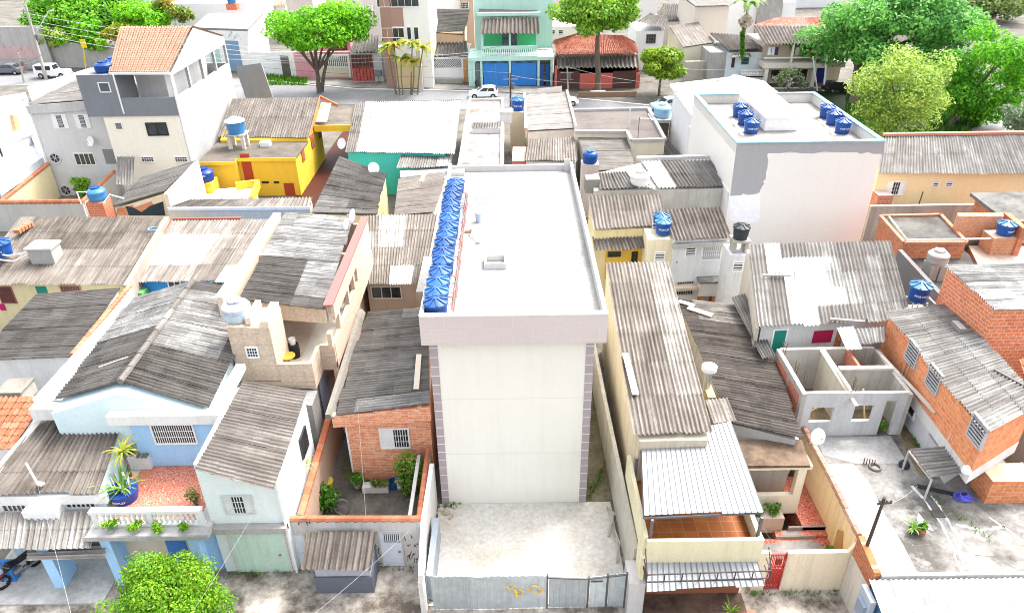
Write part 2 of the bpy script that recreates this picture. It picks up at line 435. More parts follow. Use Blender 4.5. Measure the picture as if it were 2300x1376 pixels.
def flat_text(txt, size, mat, parent, origin, ux, uz, name='lettering', ext=.004):
    cu = bpy.data.curves.new(name, 'FONT'); cu.body = txt; cu.size = size; cu.align_x = 'CENTER'; cu.resolution_u = 2; cu.extrude = ext
    o = bpy.data.objects.new(name, cu); COL.objects.link(o)
    dg = bpy.context.evaluated_depsgraph_get(); me = bpy.data.meshes.new_from_object(o.evaluated_get(dg))
    bpy.data.objects.remove(o); bpy.data.curves.remove(cu)
    n = ux.cross(uz); off = root_loc(parent)
    for v in me.vertices: v.co = origin + ux * v.co.x + uz * v.co.y + n * v.co.z - off
    me.materials.clear(); me.materials.append(mat)
    o = bpy.data.objects.new(name, me); COL.objects.link(o); o.parent = parent; return o
def tank(label, loc, d=1.0, h=.8, kind='rib', mat=None, lidmat=None, txt=None, group=None, rz=None, cat='water tank', ribs=8):
    r = d / 2; t = thing('water_tank', label, cat, loc, group); t.rotation_euler = (0, 0, 0)
    O = V((0, 0, 0)); mat = mat or BLUE(); lidmat = lidmat or mat; z = V(loc)
    b = MB()
    if kind == 'rib':
        b.lathe([(r * .80, 0), (r * .84, h * .3), (r * .86, h * .31), (r * .88, h * .62), (r * .90, h * .63), (r * .93, h * .96), (r * .97, h)], z, 28); b.build('tank_body', mat, t, True)
        l = MB(); l.lathe([(r * 1.0, h - .03), (r * 1.02, h), (r * 1.0, h + .035), (r * .22, h + r * .36), (r * .20, h + r * .42), (0.0001, h + r * .43)], z, 28)
        for k in range(ribs):
            a = 2 * math.pi * (k + .3) / ribs; e = V((math.cos(a), math.sin(a), 0))
            l.bar(z + e * r * .2 + V((0, 0, h + r * .40)), z + e * r * .98 + V((0, 0, h + .055)), .075 * d, .06 * d)
        l.build('lid', lidmat, t, True)
    else:
        b.lathe([(r * .90, 0), (r * .93, h * .12), (r * .98, h * .14), (r, h * .40), (r * .97, h * .41), (r * 1.0, h * .44), (r * .99, h * .66), (r * .8, h * .80), (r * .50, h * .88)], z, 28); b.build('tank_body', mat, t, True)
        l = MB(); l.lathe([(r * .52, h * .87), (r * .52, h * .97), (r * .42, h * .99), (0.0001, h * 1.0)], z, 20)
        for k in range(4):
            a = 2 * math.pi * k / 4 + .4; e = V((math.cos(a), math.sin(a), 0)); l.bar(z + e * r * .1 + V((0, 0, h)), z + e * r * .5 + V((0, 0, h * .99)), .06 * d, .04 * d)
        l.build('lid', lidmat, t, True)
    if txt: text_mark(txt, h * .21, flat((.8, .82, .85), .6), t, -math.pi / 2 + (rz or 0), r * (.88 if kind == 'rib' else .99), h * (.42 if kind == 'rib' else .46))
    return t
ORD = ['frontmost', 'second', 'third', 'fourth', 'fifth', 'sixth', 'seventh', 'eighth', 'ninth', 'tenth', 'eleventh', 'twelfth', 'thirteenth', 'fourteenth', 'fifteenth']
# ------------------------------------------------------------ the tall cream building
ZR, ZP = 10.02, 10.5
B = thing('apartment_building', 'tall windowless cream building with white flat roof and mauve front band', 'building', (0, 24.4, 0))
m = MB(); m.box((-3.36, 24.40, 0), (3.30, 41.3, 9.14)); m.build('wall', plaster((.78, .75, .67), .10, .16, (.30, .28, .24), .92, .025, .05), B)
m = MB(); m.box((-3.62, 24.02, 9.14), (3.72, 41.5, ZR)); m.build('roof', concrete((.505, .49, .46), (.29, .295, .30), .46, .66, .2, None, .6, .62), B)
TILE = lambda: brick((.40, .34, .34), (.36, .31, .32), (.75, .73, .72), .95, .46, .035, .1, (.42, .36, .36), 0, 0, .08)
m = MB()
m.box((-3.62, 24.02, ZR + .002), (-3.46, 41.5, ZP)); m.box((3.56, 24.02, ZR + .002), (3.72, 41.5, ZP)); m.box((-3.458, 24.022, ZR + .002), (3.558, 24.16, ZP - .002)); m.box((-3.458, 41.34, ZR + .002), (3.558, 41.498, ZP - .12))
m.box((3.2, 41.2, ZR + .002), (3.556, 41.338, ZP + .25)); m.box((-3.46, 40.6, ZR + .002), (-2.7, 41.3, ZR + .2))
m.build('parapet', plaster((.53, .515, .495), .2, .25), B)
m = MB(); m.box((-3.624, 23.995, 9.13), (3.724, 24.018, ZP - .06)); m.build('front_band', brick((.58, .505, .48), (.60, .525, .50), (.64, .575, .55), 1.32, .58, .03, .12, (.58, .52, .50), 0, .4, .05), B)
m = MB(); m.box((-3.62, 23.985, ZP - .055), (3.73, 24.2, ZP + .015)); m.build('coping', flat(WHITE, .7), B)
for x in (-3.37, 2.98):
    m = MB(); m.box((x, 24.372, 0), (x + .33, 24.398, 9.13)); m.build('tile_strip', TILE(), B)
for z in (3.05, 6.1): m = MB(); m.box((-3.03, 24.392, z), (2.97, 24.399, z + .025)); m.build('floor_joint', flat((.70, .675, .60), .9), B)
hh = MB(); x0, y0, x1, y1 = -1.22, 28.75, -.22, 29.65
for lo, hi in (((x0, y0, ZR), (x1, y0 + .1, ZR + .28)), ((x0, y1 - .1, ZR), (x1, y1, ZR + .28)), ((x0, y0 + .1, ZR), (x0 + .1, y1 - .1, ZR + .28)), ((x1 - .1, y0 + .1, ZR), (x1, y1 - .1, ZR + .28))): hh.box(lo, hi)
hb = hh.build('hatch_curb', plaster((.62, .62, .60), .3, .4), B)
m = MB(); m.box((x0 + .1, y0 + .1, ZR + .002), (x1 - .1, y1 - .1, ZR + .02)); m.build('hatch_floor', concrete((.45, .40, .32), (.2, .17, .13)), hb)
g = 'ribbed blue water tanks in a row on the white roof'
ty = [24.75, 25.65, 26.55, 27.45, 28.4, 29.35, 30.3, 31.25, 32.2, 33.15, 34.1, 35.05, 36.05, 37.05, 38.05]
for i, y in enumerate(ty):
    lab = 'ribbed blue water tank, %s in the long white roof row' % (ORD[i] + ' from the front' if i else 'frontmost')
    if i == 14: lab = 'ribbed blue water tank at the far end of the long white roof row'
    lx = -3.0 + random.uniform(-.06, .06) - .004 * i
    if i == 0: t0 = tank(lab, (lx, y, ZR), 1.0, .66, group=g, lidmat=MBLUE())
    else:
        c = copy_tree(t0); c.location = (lx, y, ZR); c['label'] = lab
        c.rotation_euler = (random.uniform(-.02, .02), random.uniform(-.02, .02), random.uniform(0, .8)); c.scale = (1, 1, random.uniform(.94, 1.05))
m = MB()
RED = flat((.26, .11, .09), .6)
for dx, zz in ((.58, .06), (.66, .06)): m.tube([(-3.0 + dx, 24.9, ZR + zz), (-3.0 + dx, 31, ZR + zz), (-3.02 + dx, 37.8, ZR + zz)], .02, 6)
for i, y in enumerate(ty): m.tube([(-2.62, y + .1, ZR + .3), (-2.46, y + .12, ZR + .3), (-2.42, y + .16, ZR + .06)], .022, 5, 1 - i % 2)
for y in (26.2, 28.7, 30.6, 33.4, 35.5): m.tube([(-2.32, y, ZR + .05), (-2.30, y + .9, ZR + .05)], .025, 5, 0)
tag(m.build('water_pipe', [RED, flat((.6, .58, .56), .5)]), 'thin red and white pipes running beside the row of blue roof tanks', 'pipe')
m = MB(); m.lathe([(.16, 0), (.2, .5), (.21, .5), (.19, .52)], (-1.62, 34.0, ZR), 14); tag(m.build('bucket', flat((.45, .55, .65), .5), None, True), 'pale blue bucket standing alone on the white roof', 'bucket')
m = MB(); m.tube([(-2.1, 32.4, ZR + .05), (-1.62, 31.6, ZR + .12), (-1.58, 31.5, ZR + .06)], .025, 5); m.box((-1.66, 31.35, ZR), (-1.5, 31.55, ZR + .12))
tag(m.build('mop', flat((.5, .48, .46), .7)), 'small mop lying on the white roof beside the tanks', 'mop')
m = MB(); m.box((-2.25, 32.6, ZR), (-1.95, 32.85, ZR + .14)); m.tube([(-2.2, 32.9, ZR + .06), (-1.9, 32.5, ZR + .2)], .03, 5)
tag(m.build('roof_debris', flat((.55, .30, .18), .8)), 'small pile of reddish scraps beside the roof tanks', 'scraps')
# ------------------------------------------------------------ its yard, walls and metal hoarding
m = MB(); m.slab([V((-3.62, 18.9, .03)), V((4.55, 18.9, .03)), V((4.45, 24.39, .03)), V((-3.5, 24.39, .03))], .015)
tag(m.build('yard', concrete((.55, .53, .485), (.38, .325, .25), .46, .72, .22, (.66, .65, .63), .58), loc=(0, 20, 0)), kind='structure')
m = MB(); m.slab([V((3.32, 24.395, .02)), V((4.6, 24.395, .02)), V((4.7, 42, .02)), V((3.32, 42, .02))], .008)
tag(m.build('passage', concrete((.30, .26, .17), (.13, .115, .06), .38, .62, .8), loc=(0, 20, 0)), kind='structure')
WW = lambda: plaster((.66, .64, .61), .45, .6)
wallrun('boundary_wall', 'stained white wall between the cream building yard and tiled-coping yard', 'wall', [P(970, 1040, 2.5), P(950, 1170, 2.35), P(945, 1292, 2.2), V((-3.66, 18.5, 1.9))], .2, WW())
wallrun('boundary_wall', 'low pale wall along the mossy passage right of the cream building', 'wall', [V((4.55, 41, 2.5)), P(1359, 896, 2.5), P(1430, 1231, 2.5)], .18, plaster((.55, .52, .45), .6, .7, (.12, .11, .06)))
wallrun('gate_pier', 'grey plastered pier right of the metal hoarding', 'pier', [V((4.62, 19.4, 1.95)), V((4.62, 18.3, 1.95))], .62, plaster((.55, .53, .51), .5, .5))
Fz = 1.93
fr = thing('metal_hoarding', 'long pale grey corrugated metal hoarding with yellow graffiti', 'fence', (-1, 18.75, 0))
def ridged(m, xa, xb, y, za, zb, pitch=.24, d=.03, tone=0.0, wob=0.0):
    n = max(1, int((xb - xa) / pitch)); 
    for i in range(n):
        x0 = lerp(xa, xb, i / n); x1 = lerp(xa, xb, (i + 1) / n); k = x0 + (x1 - x0) * .8; q = random.uniform(0, .05)
        z0, z1 = lerp(za, zb, i / n) + random.uniform(-.02, .02) - wob * math.sin(i / n * math.pi * 2), lerp(za, zb, (i + 1) / n) - wob * math.sin((i + 1) / n * math.pi * 2)
        m.hexa([(x0, y, .06), (k, y, .06), (k, y + .02, .06), (x0, y + .02, .06)], [(x0, y, z0), (k, y, z1), (k, y + .02, z1), (x0, y + .02, z0)], 0, tone + q)
        m.hexa([(k, y - d, .06), (x1, y - d, .06), (x1, y + .02, .06), (k, y + .02, .06)], [(k, y - d, z1), (x1, y - d, z1), (x1, y + .02, z1), (k, y + .02, z1)], 0, tone + q)
ZN = lambda: flat((.44, .475, .485), .55, .15, .2)
def hx(px): return PY(px, 1330, 18.72).x
for a, b, za, zb in ((972, 1058, 2.02, 1.93), (1058, 1140, 1.97, 1.96), (1140, 1225, 2.0, 1.9)):
    m = MB(); ridged(m, hx(a) - .03, hx(b) + .05, 18.72 + random.uniform(-.02, .02), za, zb, wob=.035); m.build('panel', ZN(), fr)
m = MB()
def stroke(pts): m.tube([PY(x, y, 18.655) for x, y in pts], .025, 5)
k = lambda x, y: (930 + x * 510 / 2300, 1080 + y * 296 / 1335)
stroke([k(935, 1060), k(975, 1095), k(1020, 1050)]); stroke([k(1010, 1090), k(1035, 1160), k(1040, 1175)]); stroke([k(1025, 1095), k(1045, 1130), k(1035, 1150), k(1075, 1165), k(1110, 1115), k(1070, 1100)]); stroke([k(1145, 1055), k(1170, 1135), k(1195, 1055), k(1250, 1060), k(1300, 1105), k(1255, 1145), k(1230, 1110)])
m.build('graffiti', flat((.75, .50, .03), .6), fr)
gt = thing('metal_gate', 'grey ribbed metal gate leaves with dark frame in the hoarding', 'gate', (2.6, 18.75, 0))
for a, b, za, zb in ((1233, 1318, 1.86, 1.74), (1325, 1360, 1.78, 1.86), (1367, 1402, 1.92, 2.0)):
    m = MB(); ridged(m, hx(a), hx(b), 18.75, za, zb); m.build('gate_leaf', ZN(), gt)
m = MB()
for x, z in ((1229, 2.0), (1321, 1.8), (1363, 1.95), (1405, 2.0)): m.box((hx(x) - .035, 18.70, 0), (hx(x) + .035, 18.80, z))
m.bar((hx(1229), 18.70, 1.86), (hx(1321), 18.70, 1.74), .05); m.bar((hx(1321), 18.7, 1.76), (hx(1405), 18.70, 1.97), .05); m.bar((hx(1325), 18.7, 1.6), (hx(1352), 18.70, 1.6), .04)
m.build('gate_frame', flat((.10, .10, .10), .6), gt)
m = MB(); ridged(m, -3.55, -3.50, 19, 1.9, 1.9)
for i in range(3): m.slab([V((-3.52, 19.1 + i * 1.1, 1.6 - i * .1)), V((-3.28, 19.1 + i * 1.1, 1.5 - i * .1)), V((-3.28, 20.15 + i * 1.1, 1.45 - i * .1)), V((-3.52, 20.15 + i * 1.1, 1.55 - i * .1))], 1.4)
tag(m.build('metal_scrap', flat((.33, .37, .42), .5, .3)), 'bent grey metal sheets leaning inside the left yard wall', 'metal sheets')
m = MB(); m.bar((4.25, 24, .05), (4.4, 22.8, .9), .07); m.bar((4.35, 23.2, .05), (4.42, 21.2, .8), .06); m.bar((4.1, 22.3, .06), (4.4, 23.1, .6), .09); m.bar((4.3, 20.9, .05), (4.42, 21.4, .6), .1)
tag(m.build('timber_scrap', flat((.42, .36, .28), .9)), 'broken timber lengths leaning on the right yard wall', 'timber')
# ------------------------------------------------------------ trees and plants
def leaves(m, centres, n, size, rnd, flatz=.8, shell=.55):
    tot = sum(r[0] ** 2 for c, r in centres)
    for c, r in centres:
        k = int(n * r[0] ** 2 / tot); bt = rnd.uniform(-.16, .16)
        for _ in range(k):
            d = V((rnd.gauss(0, 1), rnd.gauss(0, 1), rnd.gauss(0, 1))).normalized(); q = rnd.uniform(shell, 1.05) ** .8
            p = c + V((d.x * r[0] * q, d.y * r[1] * q, d.z * r[2] * q))
            nn = (d + V((rnd.gauss(0, .55), rnd.gauss(0, .55), rnd.gauss(.35, .55)))).normalized()
            a = nn.cross(V((rnd.gauss(0, 1), rnd.gauss(0, 1), rnd.gauss(0, 1)))).normalized(); b = nn.cross(a)
            s = size * rnd.uniform(.6, 1.3); t = .5 + bt + rnd.uniform(-.38, .38)
            m.face([p - a * s, p - b * s * .5, p + a * s + nn * s * -.12, p + b * s * .5], t)
def clumps(rnd, c, R, n, rr, squash=.75):
    out = []
    for i in range(n):
        d = V((rnd.gauss(0, 1), rnd.gauss(0, 1), rnd.gauss(0, 1))).normalized(); q = rnd.uniform(.45, .95)
        p = c + V((d.x * R[0] * q, d.y * R[1] * q, d.z * R[2] * q)); r = rr * rnd.uniform(.7, 1.3)
        out.append((p, (r, r, r * squash)))
    return out
def tree(name, label, base, c, R, ncl, rr, nl, size, mat, trunk=.18, group=None, lean=None, limbs=6, seed=1, cat='tree', squash=.75, forks=None, bk=None):
    rnd = random.Random(seed); t = thing(name, label, cat, base, group); cl = clumps(rnd, V(c), R, ncl, rr, squash)
    m = MB(); b = V(base); c = V(c)
    f0 = b.lerp(V((c.x, c.y, c.z - R[2] * .7)), 1) if forks is None else V(forks)
    m.tube([b + V((0, 0, -.1)), b.lerp(f0, .35) + V((rnd.uniform(-.1, .1), rnd.uniform(-.1, .1), 0)), b.lerp(f0, .7) + V((rnd.uniform(-.15, .15), 0, 0)), f0], [trunk * 1.25, trunk, trunk * .9, trunk * .75], 8)
    tr = m.build('trunk', bk or bark(), t, True); m = MB()
    for i in range(limbs):
        e = cl[i % len(cl)][0]; mid = f0.lerp(e, .5) + V((rnd.uniform(-.3, .3), rnd.uniform(-.3, .3), rnd.uniform(0, .3)))
        m.tube([f0, mid, e], [trunk * .6, trunk * .38, trunk * .14], 6)
    m.build('limbs', bk or bark(), t, True)
    m = MB(); leaves(m, cl, nl, size, rnd); m.build('crown', mat, t); return t
def pot_plant(name, label, base, r=.2, h=.25, ph=.5, pr=.3, n=160, size=.09, mat=None, pot=None, seed=0, group=None, cat='potted plant', square=None):
    t = thing(name, label, cat, base, group); b = V(base); m = MB()
    if square: m.prism([b + V((-square[0], -square[1], h)), b + V((square[0], -square[1], h)), b + V((square[0], square[1], h)), b + V((-square[0], square[1], h))], b.z)
    else: m.lathe([(r * .75, 0), (r, h), (r * .9, h), (r * .88, h - .03), (.0001, h - .03)], b, 14)
    m.build('pot', pot or flat((.45, .18, .1), .8), t); m = MB(); rnd = random.Random(seed + 5)
    w_ = square or (pr * .5, pr * .5)
    cl = [(b + V((rnd.uniform(-w_[0], w_[0]), rnd.uniform(-w_[1], w_[1]), h + ph * rnd.uniform(.3, .8))), (pr * .6, pr * .6, ph * .4)) for _ in range(4)]
    leaves(m, cl, n, size, rnd, shell=.1); m.build('leaves', mat or leafmat(), t); return t
def bush(name, label, c, R, ncl, rr, nl, size, mat, seed=1, group=None, cat='bush', zb=0.0):
    rnd = random.Random(seed); c = V(c); t = thing(name, label, cat, (c.x, c.y, zb), group); cl = clumps(rnd, c, R, ncl, rr)
    m = MB()
    for i in range(min(6, ncl)): m.tube([V((c.x, c.y, zb)), cl[i][0]], [.05, .02], 5)
    m.build('stem', bark(), t); m = MB(); leaves(m, cl, nl, size, rnd, shell=.3); m.build('leaves', mat, t); return t
def blades(name, label, base, n, L, mat, seed=0, w=.05, arch=.6, stem=0.0, cat='plant', group=None, pot=None):
    rnd = random.Random(seed); b = V(base); t = thing(name, label, cat, base, group)
    if pot: m = MB(); m.lathe([(pot[0] * .8, 0), (pot[0], pot[1]), (pot[0] * .9, pot[1]), (.0001, pot[1] - .04)], b, 20); m.build('pot', pot[2], t, True); b = b + V((0, 0, pot[1]))
    if stem: m = MB(); m.tube([b, b + V((.05, 0, stem * .5)), b + V((0, .05, stem))], [.07, .05, .04], 6); m.build('stem', bark(), t); b = b + V((0, .05, stem))
    m = MB()
    for i in range(n):
        a = rnd.uniform(0, 6.28); e = V((math.cos(a), math.sin(a), 0)); s = V((-e.y, e.x, 0)); l = L * rnd.uniform(.6, 1.1); up = rnd.uniform(.3, 1.1); tn = rnd.uniform(.2, .9)
        pts = [b + e * l * k + V((0, 0, l * (up * k * 1.3 - arch * k * k))) for k in (0, .35, .7, 1)]
        for j in range(3):
            w0, w1 = w * (1 - j * .25), w * (1 - (j + 1) * .3); m.face([pts[j] - s * w0, pts[j] + s * w0, pts[j + 1] + s * w1, pts[j + 1] - s * w1], tn)
    m.build('leaves', mat, t); return t
LIME = lambda: leafmat((.045, .14, .006), (.145, .35, .015), (.36, .54, .035))
GREEN = lambda: leafmat((.03, .10, .012), (.08, .24, .02), (.20, .40, .04))
# ------------------------------------------------------------ blue house with red terrace
SKYB = lambda: plaster((.36, .60, .85), .25, .3, (.2, .3, .4)); MINT = lambda: plaster((.66, .80, .82), .15, .2, (.3, .34, .34)); WHT = lambda: plaster((.74, .74, .72), .22, .35)
DBLUE = lambda: plaster((.05, .20, .55), .3, .2)
H = thing('blue_house', 'blue and white house with a red tiled terrace and gabled corrugated roof', 'house', (-16, 24, 0))
ra, rb, re, rf = P(434, 632, 7), P(272, 858, 7), P(470, 918, 6), P(596, 656, 6)
la, lf = P(124, 900, 6), P(296, 672, 6)
corr(H, (rb, ra, rf, re), 6, .34, .1, [(.3, .93, 0, .8, .68), (0, .3, 0, 1, .2)], S=6, pitch=.22)
corr(H, (ra, rb, la, lf), 6, .24, .1, [(0, .48, 0, 1, .66)], pitch=.22)
m = MB()
for i in range(9): m.tube([ra.lerp(rb, i / 9) + V((0, 0, .04)), ra.lerp(rb, (i + 1.05) / 9) + V((0, 0, .07))], .14, 8, tone=random.uniform(.2, .6))
m.build('ridge_cap', sheet('grey'), H)
m = MB()
body = [V((rb.x, 24.15, 6.8)), V((la.x + .15, 24.15, 5.85)), V((lf.x + .15, 33.5, 5.85)), V((ra.x, 33.5, 6.8)), V((rf.x - .2, 33.5, 5.85)), V((re.x - .2, 24.15, 5.85))]
m.prism(body, 3.0); m.build('upper_wall', MINT(), H)
m = MB(); m.prism([V((-16.6, 20.9, 2.74)), V((-12.25, 20.9, 2.74)), V((-12.25, 34, 2.74)), V((-16.6, 34, 2.74))], 0); m.prism([V((-21.6, 25.2, 3)), V((-16.62, 25.2, 3)), V((-16.62, 34, 3)), V((-21.6, 34, 3))], 0); m.build('lower_wall', SKYB(), H)
m = MB(); m.box((-17.0, 23.72, 5.5), (-12.2, 24.14, 5.98)); m.box((-20.6, 24.4, 5.3), (-17.02, 24.9, 5.9)); m.box((-12.72, 24.15, 5.72), (-12.3, 27.4, 6.0)); m.box((-20.65, 24.9, 5.72), (-20.05, 33.6, 6.05)); m.build('cornice', WHT(), H)
m = MB(); m.box((-16.25, 23.95, 3.02), (-12.6, 24.13, 5.48)); fw = m.build('terrace_wall', SKYB(), H)
Wt = Wall(V((-16.25, 23.95, 0)), V((-12.6, 23.95, 0)))
window(H, Wt, (346, 953, 436, 993), 'bars', bars=18)
m = MB(); m.box((-16.9, 20.0, 2.745), (-12.1, 24.12, 2.99)); m.build('terrace_slab', plaster((.55, .54, .52), .7, .6, (.05, .05, .05)), H)
m = MB(); m.box((-16.3, 20.72, 2.992), (-12.7, 23.94, 3.01)); m.build('terrace_floor', speck((.42, .09, .055), (.52, .17, .10), (.62, .42, .33), 9), H)
m = MB(); m.box((-16.75, 20.45, 3.72), (-12.35, 20.72, 3.86)); m.box((-16.75, 20.47, 2.992), (-12.35, 20.70, 3.12))
for x in (-16.72, -14.55, -12.6): m.box((x, 20.48, 3.13), (x + .22, 20.69, 3.715))
bl = m.build('balustrade', WHT(), H)
for i in range(18):
    x = lerp(-16.4, -12.7, (i + .5) / 18)
    m = MB(); m.lathe([(.04, 3.125), (.085, 3.3), (.035, 3.42), (.085, 3.55), (.04, 3.715)], (x, 20.585, 0), 8); m.build('baluster', WHT(), bl, True)
m = MB(); m.box((-16.95, 19.97, 2.78), (-12.05, 19.995, 3.0)); m.box((-16.7, 19.998, 2.992), (-12.1, 20.44, 3.02), 0); m.build('planter_ledge', plaster((.45, .44, .43), .8, .6, (.03, .03, .03)), H)
for x in (-16.5, -13.0): m = MB(); m.box((x, 20.1, 0), (x + .4, 20.5, 2.742)); m.build('pillar', SKYB(), H)
m = MB(); m.box((-19.0, 19.95, 0), (-18.55, 20.9, 2.5)); m.build('pillar', SKYB(), H)
m = MB(); m.box((-16.1, 20.86, 0), (-13.05, 20.89, 2.73)); m.build('garage_wall', plaster((.60, .55, .45), .3, .3), H)
Wg = Wall(V((-16.1, 20.86, 0)), V((-13.05, 20.86, 0)))
m = MB(); m.box((-14.4, 20.82, 0), (-13.6, 20.858, 2.3)); m.build('door', DBLUE(), H)
# left wing
qa = [P(105, 925, 5), P(285, 925, 5), P(225, 1106, 4.0), P(-45, 1112, 4.0)]
corr(H, qa, 4, .30, .09, mat=sheet('warm'), pitch=.24, amp=.04)
m = MB(); m.prism([qa[0] + V((.1, 0, -.1)), qa[1] + V((-.1, 0, -.1)), qa[2] + V((-.1, .2, -.12)), qa[3] + V((0, .2, -.12))], 0); m.build('wing_wall', MINT(), H)
Wl = Wall(qa[3] + V((0, .2, 0)), qa[2] + V((-.1, .2, 0)))
m = MB(); a, b = qa[3], qa[2]; m.hexa([a + V((0, .0, -.6)), b + V((.15, .0, -.6)), b + V((.15, .18, -.6)), a + V((0, .18, -.6))], [a + V((0, 0, -.12)), b + V((.15, 0, -.12)), b + V((.15, .18, -.12)), a + V((0, .18, -.12))]); m.build('fascia', WHT(), H)
window(H, Wl, (8, 1131, 70, 1145), 'slide', bars=6); window(H, Wl, (150, 1124, 213, 1137), 'slide', bars=6)
m = MB(); u0, z0, u1, z1 = Wl.rect(72, 1124, 148, 1148); fbox(m, Wl, u0, z0 + .1, u1, z1, .01, .62); m.build('awning_box', flat(WHITE, .5), H)
qw = [P(-60, 1150, 3.15), P(225, 1146, 3.15), P(207, 1230, 2.55), P(-70, 1236, 2.55)]
corr(H, qw, 2, .62, .05, name='carport_roof', pitch=.24, amp=.045)
qs = [P(235, 1165, 2.6), P(235, 1250, 2.3), P(60, 1256, 2.3), P(60, 1180, 2.6)]
corr(H, [qs[1] + V((0, 0, -.1)), qs[0] + V((0, 0, -.1)), qs[3] + V((0, 0, -.1)), qs[2] + V((0, 0, -.1))], 1, .5, .05, name='awning', pitch=.2)
m = MB(); m.box((-22, 19.2, .02), (-16.7, 22.6, .1)); m.build('carport_floor', concrete((.50, .49, .47), (.30, .29, .27)), H)
m = MB(); m.box((-21.6, 22.4, .1), (-16.7, 22.6, 2.5)); m.build('carport_wall', DBLUE(), H)
m = MB(); m.box((-22.2, 20.3, 0), (-20.8, 20.7, 1.0)); m.build('low_wall', DBLUE(), H)
# on the terrace
g = 'small bushes in pots along the planter ledge'
for i, (x, s) in enumerate(((255, 'leftmost small potted bush on the ledge below the white balustrade'), (310, 'small potted bush on the ledge, second from the left'), (367, 'small potted bush on the ledge, second from the right'), (417, 'smallest potted bush at the right end of the balustrade ledge'))):
    p = P(x, 1188, 3.02); p.y = 20.2; pot_plant('potted_bush', s, p, .12, .14, .42 - .06 * (i == 3), .36 - .06 * (i == 3), 200, .07, LIME(), flat((.35, .36, .36), .8), i, g)
pb = P(283, 1118, 3.02)
t = blades('potted_plant', 'large spiky plant staked in a big blue tub on the red terrace', pb, 40, 1.05, leafmat((.05, .14, .02), (.12, .30, .05), (.40, .50, .10)), 3, .05, .5, cat='potted plant', pot=(.60, .52, flat((.015, .06, .30), .35)))
m = MB(); rnd = random.Random(3)
for i in range(12): a = rnd.uniform(0, 6.28); m.bar(pb + V((.3 * math.cos(a), .3 * math.sin(a), .38)), pb + V((.36 * math.cos(a), .36 * math.sin(a), 1.1)), .025)
m.build('stakes', flat((.72, .74, .72), .5), t)
text_mark('FORTLEV', .14, flat((.85, .85, .88), .5), t, -math.pi / 2, .56, .2)
p2 = P(300, 1085, 3.02); blades('yucca', 'tall yellow-green yucca leaning over the terrace wall', p2, 26, .75, leafmat((.12, .20, .02), (.30, .36, .04), (.55, .50, .08)), 5, .06, .7, 1.3, 'potted plant', pot=(.26, .45, flat((.50, .33, .18), .8)))
p3 = P(325, 1050, 3.02); m = MB(); m.box((p3.x - .55, p3.y - .1, 3.02), (p3.x + .35, p3.y + .75, 3.7)); bx = thing('masonry_box', 'low white masonry box with a sheet lid beside the terrace wall', 'box', (p3.x, p3.y, 3.02)); m.build('box_body', WHT(), bx)
corr(bx, [V((p3.x - .1, p3.y + .8, 3.75)), V((p3.x + .42, p3.y + .8, 3.75)), V((p3.x + .42, p3.y - .15, 3.75)), V((p3.x - .1, p3.y - .15, 3.75))], 1, .45, name='lid')
for k, (dx, dy, s) in enumerate(((-.38, .1, 'round clay pot of succulents at the front of the masonry box'), (-.36, .42, 'dark potted shrub at the back of the masonry box'))):
    pot_plant('potted_plant', s, (p3.x + dx, p3.y + dy, 3.7), .16, .16, .3 + .2 * k, .25, 120, .07, GREEN(), flat((.40, .28, .20), .8), 8 + k)
p4 = P(442, 1135, 3.02); bush('shrub', 'thin flowering shrub against the mint wall at the terrace edge', p4 + V((0, 0, .6)), (.18, .2, .55), 7, .22, 260, .06, leafmat((.06, .12, .03), (.18, .24, .05), (.5, .35, .15)), 4, zb=3.02)
# motorcycle
w0_, w1_ = P(22, 1314, .05), P(74, 1276, .05); ax = (w1_ - w0_).normalized(); o = w0_.lerp(w1_, .5) + V((0, 0, .05))
t = thing('motorcycle', 'black motorcycle parked under the blue carport', 'motorcycle', o); BK = flat((.012, .012, .014), .35)
def wheel(c, nm):
    m = MB(); s = V((-ax.y, ax.x, 0)); R = .31
    ring = lambda r, off: [c + ax * r * math.cos(a) + V((0, 0, r * math.sin(a))) + s * off for a in [2 * math.pi * i / 20 for i in range(20)]]
    A, Bq, Cq, D = ring(R, -.05), ring(R, .05), ring(R * .72, .05), ring(R * .72, -.05)
    for i in range(20):
        j = (i + 1) % 20; m.face([A[i], A[j], Bq[j], Bq[i]]); m.face([Bq[i], Bq[j], Cq[j], Cq[i]]); m.face([Cq[i], Cq[j], D[j], D[i]]); m.face([D[i], D[j], A[j], A[i]])
    wh = m.build('wheel', flat((.015, .015, .015), .8), t); m = MB(); m.tube([c - s * .06, c + s * .06], .06, 8)
    for i in range(5): a = 2 * math.pi * i / 5; m.bar(c, c + ax * R * .74 * math.cos(a) + V((0, 0, R * .74 * math.sin(a))), .03)
    m.build('rim', flat((.5, .5, .5), .4, .6), wh)
wheel(o + ax * -.65 + V((0, 0, .31)), 'w'); wheel(o + ax * .68 + V((0, 0, .31)), 'w')
m = MB(); m.tube([o + ax * -.45 + V((0, 0, .72)), o + ax * -.2 + V((0, 0, .9)), o + ax * .1 + V((0, 0, .82))], [.1, .19, .12], 10); m.build('fuel_tank', BK, t, True)
m = MB(); m.tube([o + ax * .08 + V((0, 0, .80)), o + ax * .45 + V((0, 0, .82)), o + ax * .85 + V((0, 0, .92))], [.13, .14, .06], 8); m.build('seat', flat((.02, .02, .02), .7), t, True)
m = MB(); m.tube([o + ax * -.2 + V((0, 0, .4)), o + ax * .15 + V((0, 0, .42))], [.17, .2], 8); m.bar(o + ax * .1 + V((0, 0, .4)), o + ax * .68 + V((0, 0, .31)), .08); m.tube([o + ax * .1 + V((.1, -.1, .25)), o + ax * .8 + V((.1, -.1, .38))], .05, 7); m.build('engine', flat((.22, .22, .23), .4, .6), t)
